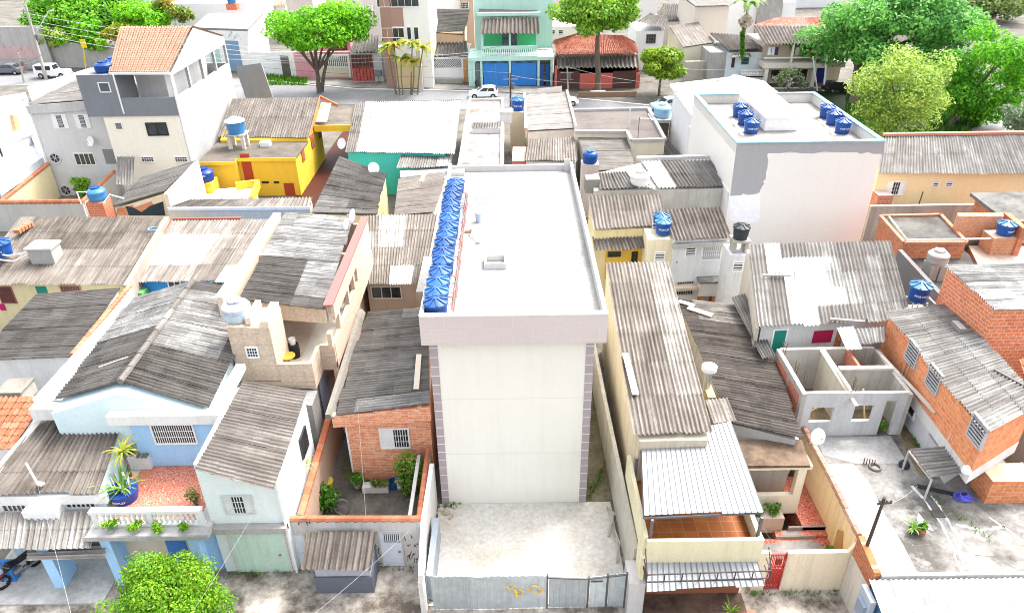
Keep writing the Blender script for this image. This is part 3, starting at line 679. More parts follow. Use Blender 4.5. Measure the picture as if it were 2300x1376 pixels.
m = MB(); s = V((-ax.y, ax.x, 0)); m.bar(o + ax * -.65 + V((0, 0, .31)), o + ax * -.42 + V((0, 0, .98)), .07); m.tube([o + ax * -.32 + s * -.36 + V((0, 0, 1.02)), o + ax * -.42 + V((0, 0, .98)), o + ax * -.32 + s * .36 + V((0, 0, 1.02))], .022, 6); m.build('handlebar', flat((.1, .1, .1), .4, .5), t)
m = MB(); m.lathe([(.0001, -.1), (.11, -.05), (.12, .05), (.0001, .08)], o + ax * -.55 + V((0, 0, .86)), 10); m.build('headlight', flat((.35, .36, .38), .3), t)
m = MB(); m.bar(o + ax * -.85 + V((0, 0, .62)), o + ax * -.45 + V((0, 0, .66)), .13, .02); m.build('mudguard', flat((.25, .02, .02), .4), t); m = MB(); m.bar(o + ax * .6 + V((0, 0, .68)), o + ax * 1.02 + V((0, 0, .62)), .15, .02); m.build('mudguard', flat((.25, .02, .02), .4), t)
# street tree
tree('street_tree', 'dense bright lime-green round tree on the pavement by the street', (-12.6, 17.4, 0), (-12.75, 17.5, 2.45), (2.35, 1.7, 1.45), 80, .6, 30000, .062, LIME(), .14, seed=11, squash=.8)
# ------------------------------------------------------------ mint house
H = thing('mint_house', 'small mint white house with one sloping brown roof over a green garage', 'house', (-10.5, 22, 0))
q = [P(545, 857, 6.25), P(435, 1057, 6.25), P(613, 1104, 5.55), P(690, 882, 5.55)]
corr(H, q, 4, .50, .05, mat=sheet('warm'), pitch=.21, ragged=.02)
fy = 20.75
m = MB(); m.prism([V((-12.2, fy, 6.05)), V((-9.15, fy, 5.42)), V((-9.25, q[3].y - .1, 5.42)), V((-12.2, q[0].y - .1, 6.05))], 0); m.build('wall', plaster((.70, .76, .75), .1, .2), H)
W = Wall(V((-12.2, fy, 0)), V((-9.15, fy, 0)))
window(H, W, (505, 1113, 567, 1150), 'shutter', bars=4, fr=flat((.55, .56, .56), .6), shut=flat((.62, .63, .62), .6))
m = MB(); fbox(m, W, .0, 2.55, 3.05, 2.85, .0, .32); m.build('lintel', plaster((.40, .38, .36), .7, .7, (.05, .05, .05)), H)
door(H, W, (.55, 0, 2.75, 2.3, 0), plaster((.50, .66, .56), .2, .5), 'garage_door', .02, plaster((.60, .57, .52), .3, .4), 10)
m = MB(); m.box((-9.25, fy - .12, 0), (-9.15, fy - .01, 5.2)); m.build('drain_pipe', flat(WHITE, .5), H)
m = MB(); m.prism([V((-12.5, 26.3, 5.05)), V((-9.15, 26.1, 4.55)), V((-9.4, 27.95, 4.0)), V((-13.1, 27.95, 4.5))], 0); m.build('rear_block', plaster((.24, .235, .23), .8, .7, (.04, .04, .04)), H)
Ws = Wall(V((-9.15, 20.75, 0)), V((-9.25, 26, 0)))
m = MB(); m.box((-9.21, 23.8, 3.4), (-9.13, 24.8, 4.5)); m.build('side_window', glass(), H)
m = MB(); m.box((-9.2, 21.1, 0), (-9.12, 21.9, 2.1)); m.build('side_door', plaster((.02, .25, .18), .2, .2), H)
# ------------------------------------------------------------ beige tiled house with terrace
BT = lambda: brick((.56, .44, .33), (.60, .48, .37), (.44, .35, .26), .62, .60, .018, .35, (.64, .54, .43), 0, 0)
BP = lambda: plaster((.66, .54, .42), .2, .25)
H = thing('beige_house', 'beige stone-tiled house with open terrace and pink roof edge', 'house', (-11.5, 28.2, 0))
fy, zf, zp = 28.05, 4.45, 5.5
a1, a2, a3 = P(698, 823, zp), P(720, 775, zp), P(747, 778, zp)
xR = -8.75
tb = 29.9
m = MB(); m.prism([V((-13.05, fy, 7.6)), V((-11.1, fy, 7.5)), V((-11.1, tb, 7.5)), V((-13.2, tb, 7.6))], 4.55); m.build('stair_tower', BT(), H)
Wf = Wall(V((-13.05, fy, 0)), V((-11.1, fy, 0)))
window(H, Wf, (556, 781, 578, 800), 'bars', bars=4)
m = MB(); m.box((-12.2, 28.2, 7.605), (-11.95, tb - .02, 7.95)); m.box((-11.5, 28.07, 7.505), (-11.12, tb - .02, 7.85)); m.build('tower_kerb', BP(), H)
m = MB(); m.hexa([V((-13.2, fy, 4.3)), V((a1.x, fy, 4.02)), V((a1.x, 40, 4.02)), V((-13.2, 40, 4.3))], [V((-13.2, fy, 4.54)), V((a1.x, fy, 4.44)), V((a1.x, 40, 4.44)), V((-13.2, 40, 4.54))]); m.box((a1.x + .002, a2.y, 4.03), (xR, 40, 4.44)); m.build('floor_slab', BT(), H)
m = MB(); m.box((-11.08, fy + .2, 4.45), (a1.x - .16, 40, 4.47)); m.box((a1.x - .158, a2.y + .2, 4.451), (xR - .2, 40, 4.471)); m.build('terrace_floor', flat((.62, .58, .50), .7), H)
m = MB()
m.box((-11.09, fy + .003, 4.48), (a1.x, fy + .17, zp)); m.box((a1.x - .15, fy + .18, 4.48), (a1.x + .003, a2.y, zp)); m.box((a1.x + .01, a2.y - .01, 4.1), (xR, a2.y + .16, zp - .01)); m.build('parapet', BT(), H)
m = MB()
m.box((xR - .16, a2.y + .17, 4.1), (xR + .02, 40.8, zp)); m.box((xR - .15, 30.6, 6.35), (xR + .01, 40.8, 7.28))
for y in (29.3, 31.2, 33.6, 35.2, 36.2): m.box((xR - .17, y, zp), (xR + .03, y + .32, 6.36))
m.box((xR - .15, 36.6, zp), (xR + .01, 40.8, 6.35)); m.build('side_wall', brick((.60, .46, .36), (.64, .50, .40), (.5, .4, .3), .3, .25, .015, .2, (.66, .55, .45), 0, 0), H)
m = MB(); m.box((xR - .42, 30.3, 7.285), (xR + .05, 41, 7.38)); m.build('roof_edge', plaster((.42, .12, .11), .15, .1), H)
qr = [P(640, 478, 7.35), P(795, 490, 7.1), P(728, 697, 7.1), P(535, 674, 7.35)]
corr(H, [qr[3], qr[0], qr[1], qr[2]], 5, .72, .06, [(0, .45, .0, .62, .22), (0, .1, .62, 1, .35)], pitch=.2)
m = MB(); m.prism([qr[3] + V((.1, .25, -.12)), qr[2] + V((-.0, .25, -.12)), qr[2] + V((0, .5, -.12)), qr[3] + V((.1, .5, -.12))], 6.2); m.build('front_fascia', BT(), H)
m = MB(); m.box((-14.6, 32.6, 0), (xR - .5, 41, 4.0)); m.box((-14.5, 30.9, 4.55), (-14.2, 41.4, 7.5)); m.box((-14.2, 36.6, 4.5), (xR - .45, 36.8, 7.0)); m.box((-14.2, 40.9, 4.5), (xR - .2, 41.1, 6.9)); m.build('inner_wall', BP(), H)
m = MB()
for i in range(10): a, b = V((-14.38, lerp(30.9, 41.4, i / 10), 7.52)), V((-14.38, lerp(30.9, 41.4, (i + 1) / 10), 7.52)); m.bar(a, b, .42, .05)
m.build('side_coping', plaster((.74, .72, .70), .5, .3, (.35, .12, .06)), H)
m = MB(); m.prism([V((-13.0, 28.3, 4.28)), V((-9.75, 28.3, 4.0)), V((-9.75, 32.5, 4.0)), V((-13, 32.5, 4.28))], 0); m.build('lower_wall', plaster((.40, .40, .40), .5, .6), H)
m = MB(); m.box((-9.7, 29.2, 1.6), (-9.62, 30.4, 3.9)); m.build('shutter', flat((.35, .42, .55), .5), H)
m = MB(); m.box((-8.95, 29.6, 0), (-8.76, 29.8, 4.05)); m.build('post', BP(), H)
tank('weathered grey water tank with domed top on the beige stair tower', (-12.75, 28.85, 7.61), 1.3, 1.0, 'dome', flat((.40, .47, .52), .6, 0, .3), flat((.33, .34, .40), .7))
o = V((-10.95, 29.2, 4.47)); t = thing('wooden_table', 'round ochre wooden table on the beige terrace', 'table', o)
m = MB(); m.lathe([(.34, .68), (.36, .7), (.36, .74), (.0001, .74)], o, 20); m.build('tabletop', flat((.45, .24, .03), .6), t)
m = MB(); m.lathe([(.14, 0), (.05, .1), (.05, .68)], o, 10); m.build('pedestal', flat((.30, .15, .03), .6), t)
o = V((-10.95, 30.2, 4.47)); t = thing('drum', 'black drum with a white bucket standing on it, terrace shade', 'drum', o); m = MB(); m.lathe([(.26, 0), (.28, .4), (.26, .75), (.0001, .75)], o, 16); m.build('drum_body', flat((.02, .02, .02), .6), t)
m = MB(); m.lathe([(.14, 0), (.17, .32), (.15, .32), (.13, .05), (.0001, .05)], o + V((0, 0, .76)), 14); tag(m.build('bucket', flat(WHITE, .5)), 'white bucket standing on the black drum', 'bucket')
def dish(label, base, mast, tgt, r=.42, mat=None, group=None):
    t = thing('satellite_dish', label, 'satellite dish', base, group); b = V(base); top = b + V(mast); n = V(tgt).normalized(); a = n.cross(V((0, 0, 1))).normalized(); u = a.cross(n)
    m = MB(); rings = []
    for k in range(5):
        rr = r * k / 4; rings.append([top + n * (.12 + .22 * rr * rr / r) + (a * math.cos(j * math.pi / 10) + u * math.sin(j * math.pi / 10)) * max(rr, .001) for j in range(20)])
    for k in range(4):
        for j in range(20): i = (j + 1) % 20; m.face([rings[k][j], rings[k][i], rings[k + 1][i], rings[k + 1][j]])
    m.build('reflector', mat or flat((.74, .74, .73), .5), t, True)
    m = MB(); m.tube([b, top], .03, 6); m.bar(top, top + n * .12, .08); m.build('mast', flat((.5, .5, .5), .5), t)
    m = MB(); m.tube([top + n * .12 - u * r * .9, top + n * (.12 + r * .9) - u * r * .2], .015, 5); f = top + n * (.12 + r * .9) - u * r * .2; m.tube([f - n * .06, f + n * .06], .04, 6); m.build('feed_arm', flat((.4, .4, .4), .5), t); return t
dish('upper white satellite dish at the back corner of the pink-edged roof', P(800, 500, 7.1), (0, 0, .5), (-.75, -.5, .4), .38)
dish('lower white satellite dish beside the pink roof edge', P(785, 515, 7.1), (0, 0, .3), (-.75, -.5, .4), .36)
# ------------------------------------------------------------ brick-faced house, its yard and kiosk
BR = lambda: brick((.86, .42, .24), (.70, .21, .10), (.84, .60, .44), .34, .10, .02, .2, (.80, .5, .38), 0, .37)
H = thing('brick_faced_house', 'low house faced in orange strip brick beside the cream building', 'house', (-6, 26, 0))
q = [P(960, 692, 4.75), P(966, 908, 4.75), P(752, 934, 4.3), P(824, 702, 4.3)]
corr(H, [q[1], q[0], q[3], q[2]], 5, .33, .07, [(0, .16, 0, .7, .6), (.84, 1, 0, .4, .6)], pitch=.2)
fy = 26.05
m = MB(); m.prism([V((-7.75, fy, 4.1)), V((-3.85, fy, 4.5)), V((-4.1, 35, 4.5)), V((-7.9, 35, 4.1))], 0); m.build('wall', BR(), H)
m = MB(); m.hexa([V((-8.25, 25.75, 3.55)), V((-3.75, 25.75, 3.85)), V((-3.75, fy - .01, 3.85)), V((-8.25, fy - .01, 3.55))], [V((-8.25, 25.75, 4.2)), V((-3.75, 25.75, 4.65)), V((-3.75, fy - .01, 4.65)), V((-8.25, fy - .01, 4.2))]); m.build('front_fascia', BR(), H)
m = MB(); m.hexa([V((-8.5, 25.7, 4.1)), V((-8.15, 25.7, 4.1)), V((-8.25, 35, 4.1)), V((-8.6, 35, 4.1))], [V((-8.5, 25.7, 4.35)), V((-8.3, 25.7, 4.35)), V((-8.4, 35, 4.35)), V((-8.6, 35, 4.35))]); m.build('gutter_wall', plaster((.22, .205, .18), .8, .7, (.05, .05, .04)), H)
W = Wall(V((-7.75, fy, 0)), V((-3.85, fy, 0)))
w0 = window(H, W, (856, 963, 917, 1003), 'bars', bars=11)
u0, z0, u1, z1 = W.rect(856, 963, 885, 1003); m = MB(); fbox(m, W, u0, z0, u1, z1, .013, .028); m.build('curtain', flat(WHITE, .8), w0)
m = MB(); m.box((-7.8, fy - .03, 0), (-7.72, fy + .06, 4.0)); m.build('corner_trim', flat(WHITE, .7), H)
m = MB(); a, b = P(941, 797, 4.78), P(935, 875, 4.76); m.slab([a + V((-.13, 0, .06)), a + V((.13, 0, .06)), b + V((.13, 0, .06)), b + V((-.13, 0, .06))], .04); tag(m.build('plank', flat((.58, .50, .42), .9)), 'pale plank lying on the dark roof beside the cream building', 'plank')
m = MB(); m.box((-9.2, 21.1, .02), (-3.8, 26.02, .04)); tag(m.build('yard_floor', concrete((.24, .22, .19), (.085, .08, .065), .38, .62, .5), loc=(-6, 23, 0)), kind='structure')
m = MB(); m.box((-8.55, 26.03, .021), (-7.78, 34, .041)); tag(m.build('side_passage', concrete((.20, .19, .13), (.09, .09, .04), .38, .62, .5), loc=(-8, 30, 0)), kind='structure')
OT = lambda: tilemat((.42, .14, .07), (.50, .22, .13), (.30, .09, .045))
wallrun('yard_wall', 'beige yard wall with orange tile coping left of the brick-faced house', 'wall', [P(751, 893, 2.5), P(674, 1160, 2.5)], .2, plaster((.52, .36, .26), .4, .5), coping=(OT(), .36))
wallrun('yard_wall', 'short wall strip with orange tile coping beside the shrub', 'wall', [V((-3.98, 25.6, 2.3)), V((-3.98, 21.2, 2.3))], .16, WW(), coping=(OT(), .26))
H = wallrun('front_wall', 'stained front wall with orange coping, white doors and graffiti', 'wall', [P(628, 1164, 2.72), P(943, 1164, 2.72)], .2, plaster((.56, .53, .50), .45, .9, (.05, .05, .05)), coping=(OT(), .30))
a, b = P(628, 1164, 2.72), P(943, 1164, 2.72); W = Wall(a, b); W.a = W.a + W.n * .1
door(H, W, (642, 1199, 690, 1276, .05), flat((.62, .66, .72), .5), fr=plaster((.5, .48, .45), .3, .3))
d = door(H, W, (858, 1194, 904, 1276, .05), flat((.62, .66, .72), .5), 'gate_door', fr=plaster((.5, .48, .45), .3, .3))
u0, z0, u1, z1 = W.rect(862, 1196, 898, 1216); m = MB(); fbox(m, W, u0, z0, u1, z1, .03, .036); g_ = m.build('grille_opening', glass(), d); m = MB()
for i in range(9): x = lerp(u0, u1, i / 8); fbox(m, W, x - .018, z0, x + .018, z1, .036, .06)
m.build('grille', flat((.62, .66, .72), .5), g_)
GB = flat((.03, .03, .035), .8)
def scrawl(px, seed, n, col=GB, parent=H, W=W):
    rnd = random.Random(seed); m = MB(); x0, y0, x1, y1 = px
    for i in range(n):
        cx, cy = lerp(x0, x1, (i + .5) / n), rnd.uniform(y0, y1)
        pts = [(cx + rnd.uniform(-3, 3), cy + rnd.uniform(-8, 8)) for _ in range(3)]
        m.tube([W.hit(*p) + W.n * .015 for p in pts], .012, 4)
    m.build('graffiti', col, parent)
scrawl((908, 1205, 940, 1230), 3, 7); scrawl((912, 1240, 940, 1262), 5, 9); scrawl((840, 1225, 856, 1255), 8, 8); scrawl((668, 1168, 700, 1172), 2, 4)
flat_text('ROGIO', .16, GB, H, W.hit(849, 1266) + W.n * .012, W.u, V((0, 0, 1)), 'graffiti')
m = MB(); m.lathe([(.11, -.02), (.11, .05)], (0, 0, 0), 10); 
a = W.hit(641, 1218); m = MB(); m.box((a.x - .09, a.y - .06, a.z - .12), (a.x + .09, a.y, a.z + .12)); m.build('meter_box', flat(WHITE, .5), H)
K = thing('kiosk', 'small grey roadside kiosk under a dark corrugated roof', 'kiosk', (-7, 20, 0))
q = [P(690, 1194, 2.35), P(847, 1194, 2.35), P(834, 1281, 1.95), P(676, 1279, 1.95)]
corr(K, q, 1, .2, .07, pitch=.24, amp=.05, mat=sheet('warm'))
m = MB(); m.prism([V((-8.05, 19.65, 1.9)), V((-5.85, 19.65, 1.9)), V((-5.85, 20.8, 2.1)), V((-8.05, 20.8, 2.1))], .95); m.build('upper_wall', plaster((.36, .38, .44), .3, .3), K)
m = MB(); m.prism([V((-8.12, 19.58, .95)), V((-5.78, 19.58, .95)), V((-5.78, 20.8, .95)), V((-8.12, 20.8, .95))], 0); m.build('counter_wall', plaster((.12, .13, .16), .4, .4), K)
# yard things
pot_plant('potted_shrub', 'round grey-green shrub in a pale pot by the brick facade', P(803, 1093, .05), .2, .3, .7, .5, 500, .07, GREEN(), flat((.5, .48, .44), .8), 3)
pot_plant('planter', 'long white planter box with grassy weeds by the brick facade', P(845, 1100, .05), .2, .35, .5, .4, 420, .07, leafmat((.05, .10, .02), (.12, .2, .04), (.3, .33, .08)), flat((.68, .67, .64), .8), 4, square=(.62, .2))
m = MB(); m.lathe([(.2, 0), (.23, .45), (.2, .45), (.18, .05), (.0001, .05)], P(884, 1094, .04), 16); tag(m.build('bucket', flat((.03, .10, .28), .5), None, True), 'dark blue bucket between planter and white pail', 'bucket')
m = MB(); m.lathe([(.17, 0), (.2, .4), (.17, .4), (.15, .05), (.0001, .05)], P(898, 1092, .04), 16); tag(m.build('pail', flat(WHITE, .6), None, True), 'white pail at the foot of the brick facade', 'pail')
p = P(948, 1105, .05); bush('shrub', 'tall leafy green shrub in the yard corner beside cream building', p + V((-.35, 0, 1.3)), (.75, .5, 1.2), 22, .42, 2600, .085, leafmat((.04, .11, .015), (.12, .27, .03), (.38, .42, .07)), 12, zb=.04)
p = P(738, 1150, .05); bush('shrub', 'bushy green plants against the beige yard wall', p + V((-.1, .3, .7)), (.4, .6, .6), 12, .35, 1100, .09, GREEN(), 15, zb=.04)
o = P(705, 1150, .05); blades('dragon_plant', 'thin-stemmed dragon plant leaning over the orange coping', o + V((-.2, .1, 0)), 14, .65, leafmat((.12, .20, .02), (.35, .40, .05), (.6, .55, .1)), 6, .05, .7, 2.7)
o = P(737, 1093, .05); m = MB(); m.lathe([(.22, 0), (.3, .4), (.27, .4), (.0001, .36)], o, 16); tag(m.build('flower_pot', flat((.60, .50, .06), .7), None, True), 'round yellow flower pot in the left of the yard', 'flower pot')
o = P(770, 1150, .05) + V((0, 0, .35)); m = MB()
pts = [o + V((.36 * math.cos(a), .1 * math.sin(a), .36 * math.sin(a))) for a in [2 * math.pi * i / 20 for i in range(21)]]
m.tube(pts, .035, 6)
for i in range(4): a = math.pi * i / 4 + .3; m.tube([o + V((.36 * math.cos(a), .1 * math.sin(a), .36 * math.sin(a))), o - V((.36 * math.cos(a), .1 * math.sin(a), .36 * math.sin(a)))], .012, 4)
tag(m.build('spoked_wheel', flat((.2, .2, .21), .4, .5)), 'spoked metal wheel leaning inside the yard front wall', 'wheel')
m = MB(); a = P(938, 1030, 1.1); m.box((-4.45, 21.3, 0), (-4.3, 21.45, 2.2)); m.box((-4.45, 21.3, 2.2), (-4.3, 25.2, 2.32)); tag(m.build('concrete_post', plaster((.45, .44, .41), .5, .5)), 'concrete post and rail at the right of the yard', 'post')
m = MB(); rnd = random.Random(2)
for i in range(10):
    c = V((-9.05 + rnd.uniform(-.12, .12) - .25, 24.4 + rnd.uniform(-.9, .9), rnd.uniform(.8, 1.6))); m.box(c - V((.16, .2, .8)), c + V((.16, .2, rnd.uniform(.05, .2))), tone=rnd.random())
tag(m.build('junk_pile', flat((.22, .22, .24), .8)), 'heap of grey and blue junk between mint house and yard wall', 'junk')
m = MB(); m.box((-9.5, 23.9, 1.9), (-9.1, 24.25, 2.12)); tag(m.build('tarp', flat((.03, .12, .5), .6)), 'folded bright blue tarp on the junk heap', 'tarp')
# ------------------------------------------------------------ roofs behind, left
H = thing('yellow_house', 'low cream-yellow house with long dark corrugated roof at left', 'house', (-29, 42, 0))
q = [P(48, 487, 4.9), P(368, 488, 4.9), P(276, 641, 3.7), P(-75, 640, 3.7)]
corr(H, q, 4, .20, .07, [(0, 1, .62, 1, .38), (.0, .12, 0, .4, .45), (.3, .8, .25, .5, .10)], mat=sheet('warm'))
walls(H, [q[0] + V((.1, -.1, -.05)), q[1] + V((-.1, -.1, -.05)), q[2] + V((-.1, .35, -.05)), q[3] + V((0, .35, -.05))], plaster((.66, .58, .34), .2, .3), 0)
W = Wall(q[3] + V((0, .35, 0)), q[2] + V((-.1, .35, 0)))
window(H, W, (0, 645, 30, 678), 'bars', bars=8, fr=flat((.30, .09, .07), .6)); m = MB(); u0, z0, u1, z1 = W.rect(0, 682, 12, 696); fbox(m, W, u0, z0, u1, z1, .0, .05); m.build('hanging_cloth', flat((.45, .01, .12), .8), H)
door(H, W, (88, 643, 112, 690, .1), plaster((.02, .22, .16), .2, .2)); window(H, W, (138, 642, 180, 655), 'bars', bars=8, fr=flat((.45, .2, .15), .6))
tank('blue tank with white lettering on the roof at the left edge', P(8, 572, 4.55), 1.35, .85, 'rib', BLUE(), MBLUE(), 'FORTLEV')
t = thing('roof_water_box', 'grey concrete water box on the brown left roof', 'water box', P(105, 575, 4.5)); o = P(105, 578, 4.3); m = MB(); m.box((o.x - .75, o.y - .5, 3.9), (o.x + .75, o.y + .6, 5.1)); m.build('box_body', plaster((.40, .39, .37), .8, .7), t); m = MB(); m.box((o.x - .85, o.y - .6, 5.102), (o.x + .85, o.y + .7, 5.22)); m.build('lid', plaster((.55, .54, .52), .5, .5), t)
m = MB(); m.tube([o + V((-.7, -.5, .6)), o + V((-2.0, -.6, .45)), o + V((-3.0, -.3, .5))], .06, 6); m.tube([o + V((-.7, -.2, .4)), o + V((-1.6, -.9, .2)), o + V((-2.6, -.9, .35))], .05, 6); tag(m.build('roof_pipe', flat((.62, .6, .57), .6)), 'pale pipes between the left-edge blue tank and grey water box', 'pipe')
for i, wd in enumerate(('lowest', 'second lowest', 'middle', 'second highest', 'highest')): p = P(40 + i * 7, 520 - i * 4, 4.95); m = MB(); m.box((p.x - .22, p.y - .12, p.z - .1), (p.x + .2, p.y + .12, p.z + .16)); tag(m.build('brick', flat((.50, .17, .09), .9)), wd + ' of five orange bricks holding down the brown roof corner', 'brick', 'bricks on the brown roof')
p = P(347, 519, 4.75); m = MB()
for k in range(4): m.tube([p + V((.38 * math.cos(a), .30 * math.sin(a), .1 + .03 * k)) for a in [2 * math.pi * i / 14 for i in range(15)]], .03, 5)
tag(m.build('hose_coil', flat((.25, .38, .55), .6)), 'coil of pale blue hose lying on the brown roof', 'hose')
H = thing('blue_wall_house', 'house with bright blue walls and pale patched corrugated roof', 'house', (-20, 42, 0))
q = [P(388, 495, 4.8), P(636, 492, 4.8), P(548, 633, 3.65), P(300, 633, 3.65)]
corr(H, q, 4, .52, .08, [(.0, .13, .36, .72, 1.0), (.13, .33, .36, .72, .95), (.36, .52, .36, .72, 1.0), (.33, .36, .3, .7, .6), (.62, .8, .6, 1, .3), (.82, 1, 0, 1, .68), (.8, 1, .7, 1, .85)], mat=sheet('warm'))
walls(H, [q[0] + V((.1, -.1, -.05)), q[1] + V((-.1, -.1, -.05)), q[2] + V((-.1, .35, -.05)), q[3] + V((0, .35, -.05))], plaster((.05, .28, .62), .15, .2), 0)
m = MB(); a, b = q[3], q[0]; m.hexa([a + V((-.28, 0, -.3)), a + V((-.02, 0, -.3)), b + V((-.02, 0, -.3)), b + V((-.28, 0, -.3))], [a + V((-.28, 0, .08)), a + V((-.02, 0, .08)), b + V((-.02, 0, .08)), b + V((-.28, 0, .08))])
a, b = q[0], q[0].lerp(q[1], .62); m.hexa([a + V((0, .02, -.3)), b + V((0, .02, -.3)), b + V((0, .2, -.3)), a + V((0, .2, -.3))], [a + V((0, .02, .12)), b + V((0, .02, .12)), b + V((0, .2, .12)), a + V((0, .2, .12))]); m.build('flashing', plaster((.34, .08, .055), .3, .2), H)
W = Wall(q[3] + V((0, .35, 0)), q[2] + V((-.1, .35, 0)))
window(H, W, (478, 633, 528, 655), 'slide', bars=2, fr=flat((.3, .5, .5), .6)); window(H, W, (380, 632, 405, 645), 'slide', bars=2)
m = MB(); u0, z0, u1, z1 = W.rect(312, 642, 338, 665); fbox(m, W, u0, 1.2, u1, z1, .2, .9); tag(m.build('storage_drum', flat((.15, .45, .15), .6)), 'green and yellow drum tucked under the blue wall', 'drum')
H = thing('dark_roof_house', 'low house with dark corrugated roof between tile-coped wall and photo edge', 'house', (-25, 34, 0))
q = [P(95, 664, 4.4), P(272, 648, 4.4), P(160, 803, 4.0), P(-60, 806, 4.0)]
q = [P(270, 648, 4.5), P(160, 803, 4.5), P(-60, 812, 4.0), P(82, 662, 4.0)]
corr(H, q, 5, .28, .06, mat=sheet('grey'))
walls(H, [q[0] + V((-.15, -.1, -.05)), q[1] + V((-.15, .3, -.05)), q[2] + V((.1, .3, -.05)), q[3] + V((.1, -.1, -.05))], WHT(), 0)
wallrun('boundary_wall', 'tall stained wall with orange tile coping between two left roofs', 'wall', [P(291, 642, 4.75), P(162, 797, 4.75)], .24, plaster((.62, .55, .42), .5, .8), coping=(OT(), .3))
wallrun('boundary_wall', 'mottled pale wall between dark roof and pale patched roof', 'wall', [P(375, 486, 5.15), P(282, 640, 4.2)], .3, plaster((.36, .31, .26), .8, .6, (.12, .06, .04)))
H = thing('orange_roof_house', 'house corner with faded orange tile roof at the left edge', 'house', (-24, 26, 0))
q = [P(-60, 890, 3.9), P(112, 890, 3.9), P(30, 1010, 3.1), P(-120, 1010, 3.1)]
tiled(H, q, tilemat((.34, .125, .065), (.44, .21, .13), (.22, .075, .04))); walls(H, [q[0], q[1] + V((-.1, 0, 0)), q[2] + V((-.1, .1, 0)), q[3]], WHT(), 0)
wallrun('parapet_wall', 'sloping white wall between orange tile roof and brown wing roof', 'wall', [P(120, 905, 5.3), P(30, 1010, 4.5), P(-10, 1060, 4.3)], .3, plaster((.62, .58, .50), .6, .6))
m = MB(); m.box((-23.6, 28.2, 0), (-20.9, 31, 3.0)); tag(m.build('outbuilding', plaster((.25, .25, .26), .5, .5)), 'low flat grey outbuilding below the white dark-roof house', 'outbuilding', kind=None)
t = thing('concrete_tank', 'small mossy concrete water box on brick pier at left', 'water box', P(52, 905, 3.0)); o = P(52, 905, 3.0)
m = MB(); m.box((o.x - .5, o.y - .4, o.z), (o.x + .4, o.y + .4, o.z + .35)); m.build('pier', plaster((.35, .33, .28), .7, .6), t); m = MB(); m.box((o.x - .62, o.y - .55, o.z + .352), (o.x + .55, o.y + .55, o.z + 1.0)); m.build('tank_body', plaster((.42, .40, .36), .7, .6), t)
m = MB(); m.box((o.x - .68, o.y - .6, o.z + 1.002), (o.x + .6, o.y + .6, o.z + 1.09)); m.build('lid', concrete((.36, .33, .28), (.12, .11, .09)), t)
m = MB(); m.tube([o + V((.5, 0, .4)), o + V((.9, .1, .1)), o + V((2.4, .2, .0))], .05, 6); m.tube([o + V((.5, -.1, .3)), o + V((.9, -.3, 0)), o + V((2.0, -.8, -.2))], .05, 6); tag(m.build('drain_pipe', flat(WHITE, .5)), 'white plastic pipes running from the concrete water box', 'pipe')
H = thing('patched_roof_house', 'house with striped white and grey roof behind the brick-faced house', 'house', (-7.5, 43, 0))
q = [P(818, 484, 4.9), P(982, 482, 4.9), P(952, 640, 3.9), P(818, 640, 3.9)]
corr(H, q, 4, .48, .08, [(.28, .5, 0, .45, .8), (.15, .28, .75, 1, .85), (.5, .75, .75, 1, .95), (0, .12, .75, 1, .5), (.75, 1, 0, 1, .4)], mat=sheet('warm'), pitch=.21)
walls(H, [q[0] + V((.1, -.1, -.05)), q[1] + V((-.1, -.1, -.05)), q[2] + V((-.1, .3, -.05)), q[3] + V((.1, .3, -.05))], plaster((.48, .42, .34), .4, .5), 0)
W = Wall(q[3] + V((.1, .3, 0)), q[2] + V((-.1, .3, 0)))
window(H, W, (836, 644, 900, 668), 'slide', bars=3, fr=flat((.55, .57, .57), .5))
m = MB(); a = P(940, 640, 3.2); m.box((-5.7, 33.4, 0), (-3.9, 36.4, 2.6)); m.build('rear_lean_to', concrete((.40, .38, .34), (.16, .15, .12)), H)
m = MB(); m.box((-5.6, 36.9, 0), (-3.95, 41.5, 4.35)); m.build('water_slab', plaster((.42, .40, .37), .8, .6), H)
bush('weeds', 'weeds in the gap by the white patched roof house', P(885, 675, .3), (.6, .4, .3), 6, .3, 300, .09, GREEN(), 21, cat='weeds')

m = MB(); m.bar(P(222, 824, 6.5), P(290, 801, 6.8), .06, .05); tag(m.build('roof_stick', flat((.5, .47, .43), .9)), 'thin pale stick lying on the left slope of the blue house roof', 'stick')
m = MB(); a = P(88, 1092, 4.2); m.bar(a, a + V((-.35, .3, 1.0)), .09, .07); m.bar(a + V((-.1, .1, .1)), a + V((.2, 0, .1)), .2, .05); tag(m.build('roof_mast', flat((.42, .39, .35), .9)), 'weathered wooden mast stub on the brown wing roof', 'mast')
# ------------------------------------------------------------ long grey-roofed house with metal terrace roof
H = thing('long_house', 'long house with grey corrugated roof, metal terrace roof and yellow parapet', 'house', (7, 22, 0))
q = [P(1360, 590, 6), P(1500, 588, 6), P(1600, 970, 5.7), P(1423, 978, 5.7)]
corr(H, q, 6, .44, .05, [(.72, 1, 0, .8, .66), (0, .7, .15, .35, .36), (.35, .75, .5, .7, .28)], mat=sheet('warm'), pitch=.215, amp=.036)
m = MB(); m.prism([V((5.05, 22.3, 5.5)), V((7.8, 22.3, 5.5)), V((8.8, 36.8, 5.85)), V((5.45, 36.8, 5.85))], 0); m.build('wall', plaster((.62, .54, .40), .5, .7, (.10, .09, .05)), H)
m = MB(); m.prism([V((4.85, 18.6, 3.35)), V((9.15, 18.6, 3.35)), V((9.15, 22.28, 3.35)), V((5.0, 22.28, 3.35))], 2.9); m.box((4.9, 19.6, 0), (9.1, 22.28, 2.89)); m.build('lower_wall', plaster((.66, .52, .18), .4, .5), H)
